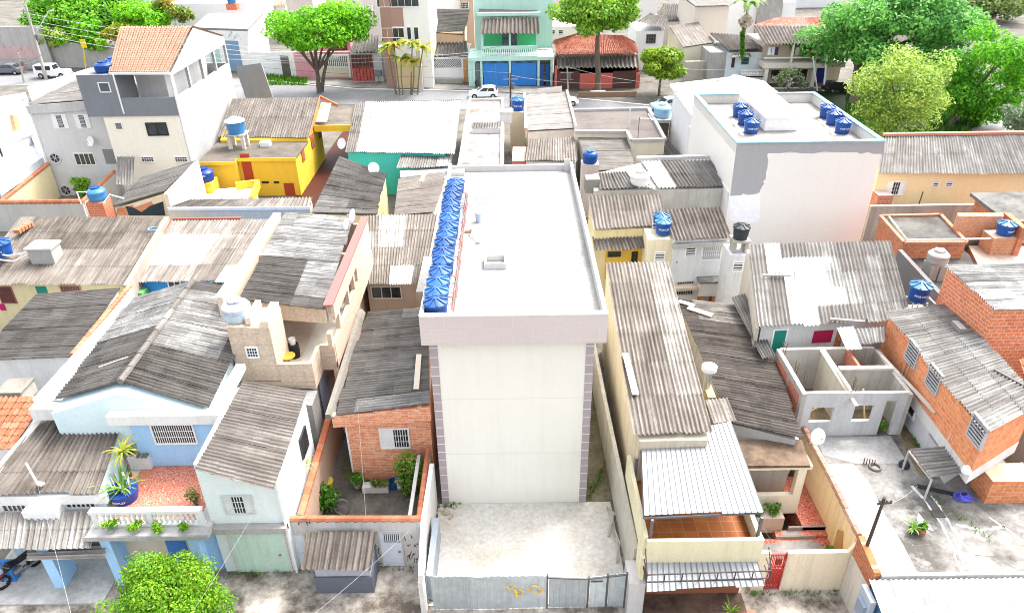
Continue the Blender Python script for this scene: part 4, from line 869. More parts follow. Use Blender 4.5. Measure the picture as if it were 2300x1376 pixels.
YC = lambda: plaster((.72, .66, .44), .2, .35)
m = MB(); m.box((4.85, 18.45, 2.9), (9.15, 18.6, 4.05)); m.box((4.70, 18.45, 0), (4.845, 19.3, 3.2)); m.box((4.75, 18.62, 2.9), (4.90, 23, 4.15)); m.box((8.98, 18.62, 2.9), (9.15, 22.2, 4.0)); m.build('parapet', YC(), H)
m = MB(); m.box((4.92, 18.61, 3.36), (8.97, 22.27, 3.375)); m.build('terrace_floor', floor_tile((.34, .10, .025), (.44, .15, .03), (.42, .25, .14), .5, None, (.20, .06, .03), .7), H)
a = P(1440, 985, 5.1), P(1642, 946, 5.3), P(1714, 1145, 4.95), P(1447, 1158, 4.95)
corr(H, list(a), 1, .42, .05, mat=sheet('zinc'), pitch=.22, amp=.036, name='metal_roof', lap=.0, sheetw=6, S=10, prof='rib')
m = MB()
for i in range(len(a)): m.bar(a[i] - V((0, 0, .12)), a[(i + 1) % 4] - V((0, 0, .12)), .07, .09)
for x, y in ((5.0, 18.7), (9.0, 18.75), (4.95, 22), (9.05, 22)): m.box((x - .05, y - .05, 3.1), (x + .05, y + .05, 4.9))
m.build('metal_roof_frame', flat((.12, .12, .13), .6), H)
b = [P(1452, 1256, 2.95), P(1697, 1248, 2.95), P(1718, 1314, 2.6), P(1445, 1330, 2.6)]
b[3].x = max(b[3].x, 4.75)
corr(H, b, 1, .36, .08, mat=sheet('zinc'), pitch=.22, amp=.036, name='awning', lap=0, S=10, prof='rib')
m = MB(); z1, z0 = 3.12, 2.72
L, R_ = V((4.8, 17.75, 0)), V((9.35, 17.85, 0))
for z in (z0, z1): m.bar(L + V((0, 0, z)), R_ + V((0, 0, z)), .04)
for i in range(8): p = L.lerp(R_, i / 7); m.bar(p + V((0, 0, z0)), p + V((0, 0, z1)), .035)
for p in (L, R_):
    m.bar(p + V((0, 0, z1)), V((p.x, 18.44, z1)), .04); m.bar(p + V((0, 0, z0)), V((p.x, 18.44, z0)), .04); m.bar(p + V((0, 0, z1)), V((p.x, 18.44, 3.7)), .035)
m.build('awning_frame', flat((.06, .05, .05), .6), H)
m = MB(); m.box((5.0, 19.3, .03), (9.0, 19.58, 2.8)); m.build('garage_front', plaster((.30, .10, .05), .5, .3), H)
m = MB(); m.box((5.0, 18.5, 0.02), (9.1, 19.29, .06)); m.slab([V((5.0, 16.6, .05)), V((8.9, 16.6, .05)), V((9.1, 18.49, .07)), V((5.0, 18.49, .07))], .03); m.build('ramp', concrete((.20, .13, .09), (.08, .05, .04), .4, .6, .9), H)
m = MB(); p, r = P(1404, 795, 5.95), P(1427, 888, 5.85); m.slab([p + V((-.13, 0, .08)), p + V((.13, 0, .08)), r + V((.16, 0, .08)), r + V((-.13, 0, .08))], .04); tag(m.build('roof_plank', flat((.74, .72, .70), .8)), 'long white plank lying down the grey corrugated roof', 'plank')
H2 = thing('red_drum', 'orange-red drum standing under the metal awning corner', 'drum', (8.95, 17.9, 0)); m = MB(); m.lathe([(.2, 0), (.22, .6), (.18, .85), (.0001, .86)], (8.95, 17.7, 0), 14); m.build('drum_body', flat((.45, .15, .08), .6), H2); m = MB(); m.lathe([(.19, .861), (.19, .9), (.0001, .9)], (8.95, 17.7, 0), 14); m.build('lid', flat((.35, .1, .06), .6), H2)
blades('grass_tuft', 'bright green grass tuft by the brown ramp at the bottom edge', P(1640, 1376, 0), 22, .5, LIME(), 9, .04, .5)
corr(thing('lean_to_roof', 'small pale lean-to roof strip between two long roofs', 'roof', (9, 24, 0)), [P(1583, 898, 5.3), P(1632, 893, 5.0), P(1652, 945, 4.9), P(1600, 950, 5.2)], 1, .6, .05, mat=sheet('warm'), name='sheet_roof')
# ------------------------------------------------------------ dark striped roof house and the cream house with red floors
H = thing('dark_striped_house', 'house under a long dark brown roof striped across its width', 'house', (11, 28, 0))
q = [P(1520, 672, 4.9), P(1640, 950, 4.9), P(1806, 987, 4.6), P(1692, 692, 4.6)]
corr(H, [q[1], q[0], q[3], q[2]], 5, .19, .06, [(.85, 1, .2, .7, .6)], mat=sheet('warm'), pitch=.21, amp=.036)
walls(H, [q[0] + V((.1, -.1, -.1)), q[1] + V((.1, .15, -.1)), q[2] + V((-.25, .15, -.1)), q[3] + V((-.25, -.1, -.1))], plaster((.48, .46, .43), .6, .7), 0)
for a_, b_, w_, s_ in ((P(1545, 690, 5.0), P(1600, 708, 4.95), .35, 'long pale loose sheet at the top of the dark striped roof'), (P(1668, 700, 4.8), P(1690, 728, 4.8), .2, 'small loose sheet at the right top corner of the dark striped roof'), (P(1525, 676, 5.05), P(1560, 686, 5.0), .3, 'loose sheet at the left top corner of the dark striped roof')): m = MB(); m.bar(a_, b_, w_, .04); tag(m.build('loose_sheet', flat((.66, .62, .58), .8)), s_, 'roof sheet', 'loose sheets on the dark roof')
t = thing('chimney_flue', 'round steel chimney flue with flat cap rising from dark roof', 'chimney', P(1585, 880, 4.7)); o = P(1585, 880, 4.7)
m = MB(); m.lathe([(.16, -.3), (.16, 1.15)], o, 16); m.build('flue', flat((.45, .44, .42), .35, .6), t, True); m = MB(); m.lathe([(.16, 1.151), (.34, 1.25), (.34, 1.45), (.3, 1.47), (.0001, 1.47)], o, 20); m.build('cap', flat((.70, .70, .68), .5), t, True)
m = MB(); a = P(1592, 895, 4.6); m.box((a.x - .18, a.y - .4, 4.3), (a.x + .18, a.y + .5, 5.0)); tag(m.build('flue_base', plaster((.45, .36, .2), .5, .5)), 'stained masonry stub beside the steel flue', 'masonry stub')
H = thing('cream_house', 'cream house with red broken-tile porch, steps and courtyard', 'house', (11.3, 22.6, 0))
CR = lambda: plaster((.84, .72, .52), .25, .5)
RT3 = lambda: speck((.36, .06, .035), (.46, .12, .07), (.55, .32, .24), 7)
m = MB(); m.prism([V((9.6, 22.35, 4.06)), V((12.25, 22.35, 4.02)), V((12.35, 23.75, 4.2)), V((9.4, 23.75, 4.2))], 3.9); m.build('porch_roof', concrete((.27, .185, .125), (.12, .085, .06), .4, .6, 1), H)
m = MB(); m.box((9.7, 22.42, 3.72), (12.2, 22.62, 3.92)); m.box((11.85, 22.42, 1.2), (12.2, 22.7, 3.72)); m.box((9.7, 22.42, 1.2), (11.85, 22.62, 2.28)); m.box((12.2, 22.42, 3.72), (12.4, 25, 3.92)); m.build('porch_wall', plaster((.74, .67, .52), .15, .3), H)
m = MB(); m.box((9.6, 24.6, 1.2), (12.3, 24.8, 3.95)); m.build('house_wall', plaster((.55, .5, .42), .4, .4), H); window(H, Wall(V((9.6, 24.6, 0)), V((12.3, 24.6, 0))), (1690, 1046, 1770, 1058), 'bars', bars=10)
m = MB(); m.box((9.62, 22.63, 1.2), (12.2, 24.59, 1.24)); m.build('porch_floor', RT3(), H)
m = MB(); m.box((9.6, 19.75, .0), (13.2, 21.3, .9)); m.box((11.0, 21.302, 0), (13.2, 21.6, 1.05)); m.box((12.2, 21.602, 0), (13.2, 24.6, 1.22)); m.build('courtyard_floor', RT3(), H)
m = MB(); m.slab([V((10.1, 20.1, .908)), V((12.4, 20.5, .908)), V((12.9, 21.0, .908)), V((12.2, 21.2, .908)), V((10.2, 21.0, .908))], .004); m.slab([V((11.3, 21.32, 1.056)), V((12.1, 21.32, 1.056)), V((12.2, 21.58, 1.056)), V((11.3, 21.58, 1.056))], .004); m.build('cement_patch', concrete((.42, .40, .38), (.25, .22, .2), .4, .7, 1), H)
m = MB(); m.box((11.0, 21.27, .9), (12.7, 21.301, 1.06)); m.box((11.6, 21.602, 1.05), (13.2, 21.66, 1.235)); m.build('step', plaster((.3, .28, .25), .6, .5), H)
m = MB(); m.box((9.7, 21.62, .9), (11.35, 22.3, 1.75)); m.build('planter', plaster((.42, .34, .28), .7, .6), H)
for i, (x, s) in enumerate(((10.2, 'left leafy plant in the porch planter'), (11.0, 'right leafy plant in the porch planter'))): bush('planter_plant', s, (x, 21.95, 2.0), (.35, .2, .2), 5, .2, 260, .07, GREEN(), 30 + i, zb=1.7, cat='plant', group='porch planter plants')
H3 = wallrun('boundary_wall', 'tall ochre-stained cream wall along the right of the red courtyard', 'wall', [V((13.28, 25.9, 3.25)), V((13.28, 22.4, 3.25)), V((13.3, 19.55, 3.0))], .2, plaster((.86, .68, .40), .4, .7, (.22, .16, .08)), coping=(tilemat((.36, .20, .14), (.48, .32, .25), (.15, .09, .07)), .3))
wallrun('front_wall', 'cream front wall of the red courtyard with mossy top', 'wall', [P(1770, 1238, 2.2), P(1905, 1236, 2.2), V((13.35, 19.45, 3.0))], .18, CR())
wallrun('gate_pier', 'short cream wall piece left of the red gate', 'wall', [P(1703, 1238, 2.2), P(1732, 1238, 2.2)], .18, CR())
G = thing('red_gate', 'red barred metal gate in the cream front wall', 'gate', (10.5, 19.5, 0)); a, b = P(1734, 1250, 2.05), P(1770, 1250, 2.05); a.y = b.y = 19.5
RD = flat((.50, .05, .045), .5)
m = MB(); 
for z in (.1, 1.35, 2.05): m.bar((a.x, 19.5, z), (b.x, 19.5, z), .06)
for x in (a.x, b.x): m.bar((x, 19.5, .05), (x, 19.5, 2.08), .06)
m.build('gate_frame', RD, G); m = MB()
for i in range(1, 10): x = lerp(a.x, b.x, i / 10); m.bar((x, 19.5, .1), (x, 19.5, 2.03), .028)
m.build('bars', RD, G); m = MB(); m.box((lerp(a.x, b.x, .4), 19.46, 1.5), (lerp(a.x, b.x, .75), 19.52, 1.8)); m.build('lock_plate', flat((.25, .03, .03), .5), G)
dish('large white satellite dish at the top corner of the cream courtyard wall', V((12.7, 23.7, 4.0)), (.15, 0, .45), (.25, -.85, .5), .36)
bush('courtyard_shrub', 'round green shrub in the corner of the red courtyard', (12.85, 20.15, 1.25), (.25, .25, .3), 6, .22, 380, .08, GREEN(), 41, zb=.9)
m = MB(); m.bar((12.95, 20.0, .92), (13.15, 20.4, 2.3), .35, .06); tag(m.build('leaning_board', flat((.38, .22, .08), .8)), 'brown board leaning in the courtyard corner by the shrub', 'board')
# ------------------------------------------------------------ raised concrete yard at the right
ZY = 2.8
T = thing('raised_yard', 'raised mottled concrete yard over a garage, whitewashed along the left', 'terrace', (16, 20, 0))
m = MB(); m.prism([V((13.4, 17.85, ZY)), V((21.5, 17.85, ZY)), V((21.5, 26, ZY)), V((13.4, 26, ZY))], 0); m.build('yard_slab', concrete((.40, .385, .36), (.13, .12, .105), .42, .61, .6, (.31, .305, .29), .58), T)
WC = concrete((.52, .515, .50), (.25, .24, .23), .50, .76, .6)
m = MB(); pts = [(1850, 1042), (1915, 1040), (1950, 1080), (1985, 1150), (2030, 1225), (2060, 1285), (1965, 1285), (1915, 1200), (1880, 1110)]
m.slab([P(x, y, ZY + .012) for x, y in pts], .008); m.build('whitewash', WC, T)
m = MB(); m.slab([P(x, y, ZY + .011) for x, y in ((1832, 984), (2000, 978), (2040, 1040), (1920, 1040), (1850, 1022))], .007); m.build('smooth_screed', concrete((.50, .50, .49), (.34, .33, .31), .5, .8, .6, None, .6, .62), T)
m = MB(); m.box((13.4, 17.7, 2.3), (22, 17.848, 2.92)); m.build('front_kerb', plaster((.4, .38, .36), .8, .6, (.05, .05, .05)), T)
t = thing('wall_end', 'weathered brick wall end above a white pillar at the yard corner', 'wall', (13.3, 18.3, 0)); m = MB(); m.hexa([V((13.12, 17.78, 2.2)), V((13.38, 17.78, 2.2)), V((13.38, 19.3, 2.2)), V((13.12, 19.3, 2.2))], [V((13.12, 17.78, 3.0)), V((13.38, 17.78, 3.0)), V((13.38, 19.3, 3.25)), V((13.12, 19.3, 3.25))]); m.build('brick_top', brick(grime=.6), t); m = MB(); m.box((13.1, 17.76, 0), (13.39, 19.32, 2.198)); m.build('plaster_base', plaster((.66, .62, .55), .4, .6), t)
H = thing('white_roof_garage', 'garage with wide white corrugated roof at the bottom right corner', 'garage', (17, 16, 0))
q = [P(1948, 1296, 2.75), P(2420, 1288, 2.75), P(2500, 1470, 2.2), P(2012, 1470, 2.2)]
q[0].y = q[1].y = 17.68
corr(H, q, 2, .93, .05, pitch=.2, amp=.03)
walls(H, [q[0] + V((.2, 0, -.06)), q[1] + V((-.1, 0, -.06)), q[2] + V((-.1, .2, -.06)), q[3] + V((.3, .2, -.06))], plaster((.10, .22, .38), .2, .3), 0)
m = MB(); m.box((12.75, 16.9, 0), (12.95, 17.7, 2.5)); m.build('side_pillar', plaster((.45, .50, .56), .3, .3), H); m = MB(); m.box((12.62, 17.0, 1.4), (12.749, 17.5, 2.1)); m.build('meter_box', flat((.25, .30, .38), .6), H)
t = thing('utility_pole', 'short dark wooden pole with insulators beside the whitewashed yard', 'pole', (13.25, 18.9, 2.9)); m = MB(); m.tube([(13.3, 18.9, 2.6), (13.38, 18.95, 5.6)], [.07, .055], 8); m.build('pole', bark((.08, .06, .05)), t)
m = MB(); m.bar((13.15, 18.9, 5.35), (13.7, 18.95, 5.35), .06); m.build('crossarm', flat((.06, .05, .05), .8), t)
for dx in (-.15, .1, .25): m = MB(); m.lathe([(.03, 0), (.05, .05), (.03, .12), (.0001, .13)], (13.4 + dx, 18.92, 5.38), 8); m.build('insulator', flat((.1, .1, .1), .4), t)
p = P(2055, 1195, ZY); 
for i, (dx, s) in enumerate(((-.12, 'spiky green plant in a pot on the open concrete yard'), (.2, 'small leafy plant in a clay pot on the open concrete yard'))):
    (blades('potted_plant', s, p + V((dx, 0, 0)), 22, .45, leafmat((.05, .14, .02), (.16, .34, .06), (.35, .45, .1)), 20, .05, .6, cat='potted plant', pot=(.16, .22, flat((.08, .09, .08), .7))) if i == 0 else pot_plant('potted_plant', s, p + V((dx, -.1, 0)), .14, .18, .4, .22, 140, .08, GREEN(), flat((.40, .15, .09), .8), 50))
m = MB(); p = P(2075, 1180, ZY); m.face([p + V((-.3, 0, .02)), p + V((.25, -.3, .02)), p + V((-.15, .35, .35))]); m.slab([p + V((-.3, 0, .03)), p + V((.25, -.3, .03)), p + V((-.15, .35, .36))], .02); tag(m.build('broken_sheet', flat(WHITE, .6)), 'broken white sheet lying behind the potted plants', 'sheet')
m = MB(); 
for i in range(5): p = P(1940 + i * 6, 1040 + i, ZY); m.bar(p, p + V((-.03, 0, .3)), .03)
tag(m.build('rebar_stubs', flat((.12, .07, .05), .8)), 'short row of rusty bars sticking out of the yard floor', 'bars')
m = MB(); p = P(2030, 1046, ZY); m.lathe([(.2, 0), (.24, .1), (.16, .24), (.0001, .3)], p, 12); tag(m.build('rubbish_bag', flat((.02, .025, .04), .4)), 'dark rubbish bag on the yard by the brick house path', 'bag')
rnd = random.Random(12)
JM = concrete((.30, .28, .25), (.10, .09, .08), .4, .65, 1.5); JL = concrete((.68, .67, .64), (.4, .39, .37), .4, .65, 1.5)
for pts in ([(2050, 1090), (2120, 1180), (2165, 1290)], [(2090, 1110), (2150, 1200), (2190, 1250)], [(2150, 1178), (2210, 1190), (2255, 1182)], [(2035, 1205), (2050, 1225), (2090, 1222)], [(2185, 1245), (2240, 1250), (2280, 1275)], [(2220, 1160), (2300, 1215)], [(2100, 1160), (2060, 1190)]):
    m = MB(); LT_ = rnd.random() < .5; W_ = .06 if LT_ else .022; pp = [P(x + rnd.uniform(-2, 2), y, ZY + .006) for x, y in pts]; fine = []
    for a, b in zip(pp, pp[1:]): fine += [a.lerp(b, k / 6) + V((rnd.uniform(-.06, .06), rnd.uniform(-.06, .06), 0)) for k in range(6)]
    fine.append(pp[-1])
    for a, b in zip(fine, fine[1:]):
        d = (b - a).normalized(); s_ = V((-d.y, d.x, 0)) * W_ * rnd.uniform(.4, 1.2); m.face([a - s_, b - s_, b + s_, a + s_])
    m.build('cement_seam' if LT_ else 'crack', JL if LT_ else JM, T)
# ------------------------------------------------------------ roofless unfinished house
H = thing('unfinished_house', 'roofless unfinished house of grey plastered rooms with open window holes', 'house', (15.5, 27, ZY))
GW = lambda: plaster((.46, .44, .395), .9, .85, (.08, .075, .06)); LG = lambda: plaster((.54, .555, .56), .7, .7, (.16, .155, .15))
x0, x1, y0, y1, zt = 12.95, 17.7, 25.6, 29.2, 5.2
m = MB(); m.box((x0 - .1, y0, ZY), (x0 + .1, y1, zt)); m.box((x1 - .1, y0, ZY), (x1 + .1, y1, zt - .1)); m.box((x0 + .102, y1 - .1, ZY), (x1 - .102, y1 + .1, zt)); m.build('side_wall', GW(), H)
for (ya, yb) in ((25.9, 27.2), (27.5, 28.9)): m = MB(); m.box((x0 - .115, ya, ZY + .9), (x0 - .102, yb, zt - .3)); m.build('brick_infill', brick((.55, .16, .09), (.48, .12, .07), (.45, .38, .33), .3, .16), H)
m = MB(); xm = 15.1
m.box((xm - .07, y0 + .16, ZY), (xm + .07, y1 - .102, zt)); m.build('room_wall', plaster((.62, .57, .46), .6, .6), H)
m = MB(); m.box((xm + .072, 27.4, ZY), (x1 - .102, 27.54, zt)); m.build('room_wall', GW(), H)
m = MB(); m.box((16.2, 27.55, ZY), (16.32, y1 - .102, zt)); m.build('brick_partition', brick((.55, .18, .1), (.5, .14, .08), (.45, .4, .35), .3, .16), H)
Wf = Wall(V((x0, y0, 0)), V((x1, y0, 0))); m = MB()
ws = [Wf.rect(1820, 915, 1872, 947), Wf.rect(1917, 910, 1960, 945), (3.75, ZY, 4.3, 4.75)]
us = [0.1] + [k for w_ in ws for k in (w_[0], w_[2])] + [4.65]
for i in range(0, len(us) - 1, 2): fbox(m, Wf, us[i], ZY, us[i + 1], zt, -.15, 0)
for w_ in ws:
    if w_[1] > ZY + .05: fbox(m, Wf, w_[0], ZY, w_[2], w_[1], -.15, 0)
    fbox(m, Wf, w_[0], w_[3], w_[2], zt, -.15, 0)
m.build('front_wall', LG(), H)
m = MB(); m.box((x0 + .1, y0 - .001, zt - .001), (15.2, y0 + .16, zt + .03)); m.bar((xm, 25.1, zt - .3), (xm - .2, 28.9, zt + .08), .16, .05); m.bar((15.2, 27.47, zt + .04), (17.7, 27.5, zt + .0), .26, .1); m.bar((17.65, 28.9, zt - .05), (18.2, 24.4, zt - .2), .18, .07); m.build('top_beam', plaster((.60, .56, .50), .6, .5), H)
m = MB(); m.box((x0 + .1, y0 + .2, ZY + .002), (x1 - .1, y1 - .1, ZY + .03)); m.build('room_floor', concrete((.38, .30, .18), (.2, .15, .08), .4, .6, 1.2), H)
rnd = random.Random(4)
for (cx, cy) in ((13.2, 26.4), (13.15, 27.3), (15.3, 26.0), (15.1, 25.7), (16.6, 28.0), (13.1, 28.9), (18.0, 27.0)):
    m = MB()
    for i in range(5): a = V((cx + rnd.uniform(-.1, .1), cy + rnd.uniform(-.1, .1), zt - .3)); m.bar(a, a + V((rnd.uniform(-.08, .08), rnd.uniform(-.08, .08), rnd.uniform(.6, .95))), .02)
    m.build('rebar', flat((.16, .12, .10), .7, .3), H)
m = MB(); m.bar((13.5, 26.9, ZY), (14.7, 26.0, ZY + 1.9), .12, .05); tag(m.build('timber_prop', flat((.40, .30, .16), .8)), 'timber prop leaning in the left roofless room', 'timber'); m = MB(); m.bar((16.3, 25.9, ZY), (15.9, 26.3, 4.9), .12, .05); tag(m.build('timber_prop', flat((.40, .30, .16), .8)), 'timber prop leaning inside the right window hole', 'timber')
bush('weeds', 'green weeds in the doorway of the unfinished house', P(1978, 955, ZY + .4), (.2, .2, .25), 5, .18, 260, .07, GREEN(), 52, zb=ZY, cat='weeds')
# ------------------------------------------------------------ wide patched roof behind it
H = thing('patched_wide_house', 'house with wide corrugated roof patched in bright white sheets', 'house', (16, 33, 0))
q = [P(1682, 549, 7), P(1998, 541, 7), P(2046, 716, 6), P(1704, 736, 6)]
pt = [(0, .08, 0, .5, .45), (.1, .24, 0, .30, 1.0), (.24, .4, 0, .3, .3), (.4, .6, 0, .25, .5), (.6, 1, 0, .25, .34), (.08, .45, .25, .6, 1.0), (.0, .1, .5, 1, .55), (.12, .2, .5, 1, .3), (.16, .56, .6, .86, 1.05), (.25, .42, .8, 1, .95), (.45, .6, .86, 1, .4), (.5, .58, .3, .6, .7), (.6, .68, .5, .8, .7), (.85, 1, .2, .8, .30)]
corr(H, q, 5, .50, .08, pt, mat=sheet('grey'), pitch=.215, amp=.036, sheetw=4, ragged=.12)
walls(H, [q[0] + V((.15, -.1, -.08)), q[1] + V((-.15, -.1, -.08)), q[2] + V((-.25, .3, -.08)), q[3] + V((.25, .3, -.08))], plaster((.62, .62, .60), .5, .5), 0)
W = Wall(q[3] + V((.25, .3, 0)), q[2] + V((-.25, .3, 0)))
door(H, W, (1735, 741, 1762, 790), plaster((.01, .22, .16), .15, .1), fr=flat(WHITE, .7))
u0, z0, u1, z1 = W.rect(1826, 742, 1868, 768); m = MB(); fbox(m, W, u0, z0, u1, z1, .0, .04); m.build('red_panel', plaster((.36, .008, .055), .1, .1), H)
u0, z0, u1, z1 = W.rect(1876, 742, 1890, 780); m = MB(); fbox(m, W, u0, z0, u1, z1, .0, .03); m.build('brick_patch', brick(), H)
c = [P(1878, 736, 6.1), P(1915, 733, 6.1), P(1935, 785, 5.55), P(1900, 786, 5.55)]; corr(H, c, 1, 1.0, .02, name='awning', pitch=.2)
c = [P(1917, 738, 6.0), P(1985, 735, 6.0), P(1985, 772, 5.7), P(1933, 775, 5.7)]; corr(H, c, 1, .6, .05, name='awning', pitch=.2)
m = MB(); m.bar(P(1712, 618, 6.75), P(1776, 618, 6.75), .14, .08); tag(m.build('roof_batten', flat((.30, .28, .25), .9)), 'upper weathered batten lying on the white-patched roof', 'batten'); m = MB(); m.bar(P(1865, 716, 6.2), P(1942, 722, 6.2), .14, .08); tag(m.build('roof_batten', flat((.30, .28, .25), .9)), 'lower weathered batten lying near the eave of the white-patched roof', 'batten')
c = [P(1640, 668, 5.2), P(1672, 660, 5.2), P(1740, 800, 5.0), P(1712, 808, 5.0)]
corr(thing('strip_roof', 'narrow broken corrugated strip roof beside the dark striped roof', 'roof', (12.7, 31, 0)), c, 3, .32, .12, mat=sheet('grey'), name='sheet_roof', sheetw=2, ragged=.15)
wallrun('gable_wall', 'pale side wall under the left edge of the white-patched roof', 'wall', [P(1680, 560, 6.6), P(1702, 738, 5.8)], .15, plaster((.55, .50, .43), .5, .6))
# ------------------------------------------------------------ long brick house at right
OB = lambda: brick((.72, .29, .13), (.64, .20, .08), (.66, .44, .30), .36, .2, .02, .3, (.36, .11, .06), -.1)
H = thing('long_brick_house', 'long orange brick house with grey roof and white ground floor', 'house', (20, 24, ZY))
q = [P(1990, 702, 6.6), P(2136, 682, 6.7), P(2345, 905, 6.7), P(2213, 978, 6.6)]
corr(H, [q[1], q[2], q[3], q[0]], 3, .60, .05, pitch=.2)
a, b = q[0] + V((.15, -.1, 0)), q[3] + V((.15, .15, 0)); c, d = q[2] + V((-.2, .15, 0)), q[1] + V((-.2, -.1, 0))
m = MB(); m.prism([a - V((0, 0, .1)), b - V((0, 0, .1)), c - V((0, 0, .05)), d - V((0, 0, .05))], 4.55); m.build('brick_wall', OB(), H)
m = MB(); m.prism([V((p.x, p.y, 4.548)) for p in (a + V((-.03, 0, 0)), b + V((-.03, -.03, 0)), c + V((0, -.03, 0)), d)], 4.0); m.build('slab_band', plaster((.68, .67, .65), .5, .5), H)
m = MB(); m.prism([V((p.x, p.y, 3.998)) for p in (a + V((.1, 0, 0)), b + V((.1, 1.2, 0)), c + V((0, 1.2, 0)), d)], 0); m.build('ground_wall', plaster((.64, .65, .68), .25, .4), H)
W = Wall(a, b)
def win_uz(parent, W, u0, z0, u1, z1, **k):
    a = W.at(u0, z0); 
    class Q: pass
    R = W.rect; W.rect = lambda *p: (u0, z0, u1, z1)
    o = window(parent, W, (0, 0, 0, 0), **k); W.rect = R; return o
for x, y in ((2050, 795), (2098, 852), (2196, 968)):
    u, z = W.uz(x, y); win_uz(H, W, u - .45, z - .48, u + .45, z + .48, style='louvre', bars=6, fr=flat((.42, .42, .42), .5))
Wl = Wall(a + V((.1, 0, 0)), b + V((.1, 1.2, 0)))
for x, y in ((2112, 975),): u, z = Wl.uz(x, y); win_uz(H, Wl, u - .6, z - .5, u + .6, z + .5, style='slide', bars=3, fr=flat((.5, .5, .52), .5))
for x, y in ((2048, 915),): u, z = Wl.uz(x, y); win_uz(H, Wl, u - .35, z - .35, u + .35, z + .35, style='plain')
m = MB(); m.prism([V((19.2, 21.3, 3.99)), V((21.0, 21.3, 3.99)), V((21.0, 22.35, 3.99)), V((19.2, 22.35, 3.99))], ZY); m.build('corner_room', OB(), H)
c = [P(2135, 1003, 4.3), P(2183, 1060, 4.3), P(2093, 1075, 3.95), P(2042, 1010, 3.95)]
corr(H, c, 1, .5, .08, [(.3, .6, 0, 1, .75)], name='awning', pitch=.2)
m = MB(); m.bar(c[3] - V((0, 0, .05)), c[2] - V((0, 0, .05)), .07); m.bar(c[2] - V((0, 0, .05)), c[2] * 1 - V((0, 0, 1.1)), .06); m.bar(c[3] - V((0, 0, .05)), c[3] - V((0, 0, 1.1)), .06); m.build('awning_frame', flat((.5, .48, .46), .6), H)
m = MB(); a_ = P(2150, 735, 6.75); m.box((a_.x - .15, a_.y - .45, 6.6), (a_.x + .15, a_.y + .3, 6.95)); m.build('roof_block', plaster((.25, .24, .22), .5, .5), H)
m = MB(); m.bar(P(2235, 830, 6.75), P(2310, 870, 6.75), .12, .07); tag(m.build('roof_batten', flat((.14, .13, .12), .9)), 'dark batten lying across the long brick house roof', 'batten')
m = MB(); o = P(2162, 1118, ZY)
for k in range(6):
    m.tube([o + V(((.38 - k * .04) * math.cos(t_), (.28 - k * .03) * math.sin(t_), .06 + .035 * k + .03 * math.sin(3 * t_ + k))) for t_ in [2 * math.pi * i / 16 for i in range(17)]], .022, 5)
tag(m.build('hose', flat((.10, .10, .55), .4)), 'coiled blue hose on the yard beside the brick corner room', 'hose')
m = MB(); o = P(2262, 1100, ZY)
for a_, b_ in (((-.5, 0, 0), (.5, .1, 1.1)), ((.5, 0, 0), (-.5, .1, 1.1)), ((-.5, .35, 0), (.5, .45, 1.1)), ((-.5, .1, 1.1), (-.5, .45, 1.1)), ((.5, .1, 1.1), (.5, .45, 1.1)), ((-.5, .1, 1.1), (.5, .1, 1.1)), ((-.5, 0, .02), (.5, 0, .02))): m.bar(o + V(a_), o + V(b_), .035)
tag(m.build('drying_rack', flat((.70, .70, .70), .5, .3)), 'folded white drying rack standing before the brick wall', 'drying rack')
t = thing('wall_lamp', 'white cowl lamp at the awning corner of the brick house', 'lamp', P(2171, 1055, 4.6)); m = MB(); o = P(2171, 1055, 4.6); m.lathe([(.18, -.1), (.17, .1), (.08, .2), (.0001, .21)], o, 12); m.build('lamp_shade', flat(WHITE, .5), t, True); m = MB(); m.bar(o, o + V((.3, .15, 0)), .04); m.build('bracket', flat((.4, .4, .4), .5), t)
m = MB(); m.slab([P(x, y, ZY + .016) for x, y in ((2012, 930), (2040, 910), (2105, 1010), (2100, 1075), (2062, 1060), (2030, 1000))], .006); tag(m.build('dirt_path', concrete((.33, .25, .14), (.13, .10, .05), .4, .62, 1.4), loc=(19, 23, ZY)), kind='structure')
# ------------------------------------------------------------ brick buildings further right
H = thing('tall_brick_house', 'tall red-orange brick house with white-striped corrugated roof at right edge', 'house', (24, 30, 0))
q = [P(2122, 597, 8.5), P(2420, 592, 8.4), P(2420, 697, 8.2), P(2236, 697, 8.3)]
corr(H, [q[0], q[3], q[2], q[1]], 3, .74, .07, [(.5, 1, 0, 1, .8)], pitch=.2) 
walls(H, [q[0] + V((.1, -.08, 0)), q[1], q[2] + V((0, .1, 0)), q[3] + V((.05, .1, 0))], brick((.68, .23, .11), (.58, .16, .075), (.68, .46, .34), .34, .19, .03, .35, (.25, .08, .05), -.2), 0)
m = MB(); m.box((24, 24.5, 0), (30, 27, 6.3)); tag(m.build('neighbour_wall', plaster((.60, .52, .44), .3, .4)), 'beige wall below the tall brick house at the edge', 'wall')
tiled(thing('edge_roof', 'sliver of red tile roof at the right edge', 'roof', (26, 25, 0)), [P(2286, 806, 6.4), P(2340, 800, 6.4), P(2360, 850, 6.0), P(2300, 850, 6.0)])
H = thing('flat_brick_house', 'flat concrete-roofed brick house edged in orange brick', 'house', (26, 40, 0))
t_ = [P(1977, 487, 6), P(2112, 484, 6), P(2170, 546, 6), P(2030, 547, 6)]
m = MB(); m.prism([p - V((0, 0, .02)) for p in t_], 0); m.build('wall', brick((.60, .22, .10), (.52, .15, .07), (.40, .30, .24), .34, .19, .02, .75, (.12, .09, .07), -.2), H)
m = MB(); m.slab([p + V((0, 0, .0)) for p in t_], .018); m.build('roof', concrete((.20, .19, .17), (.075, .07, .06), .4, .62, .5, (.42, .40, .37), .66), H)
cap(H, [p + V((0, 0, .06)) for p in t_], .22, .14, brick((.50, .20, .12), (.42, .14, .08), (.5, .4, .35), .2, .2, .02, .5), 'coping', True)
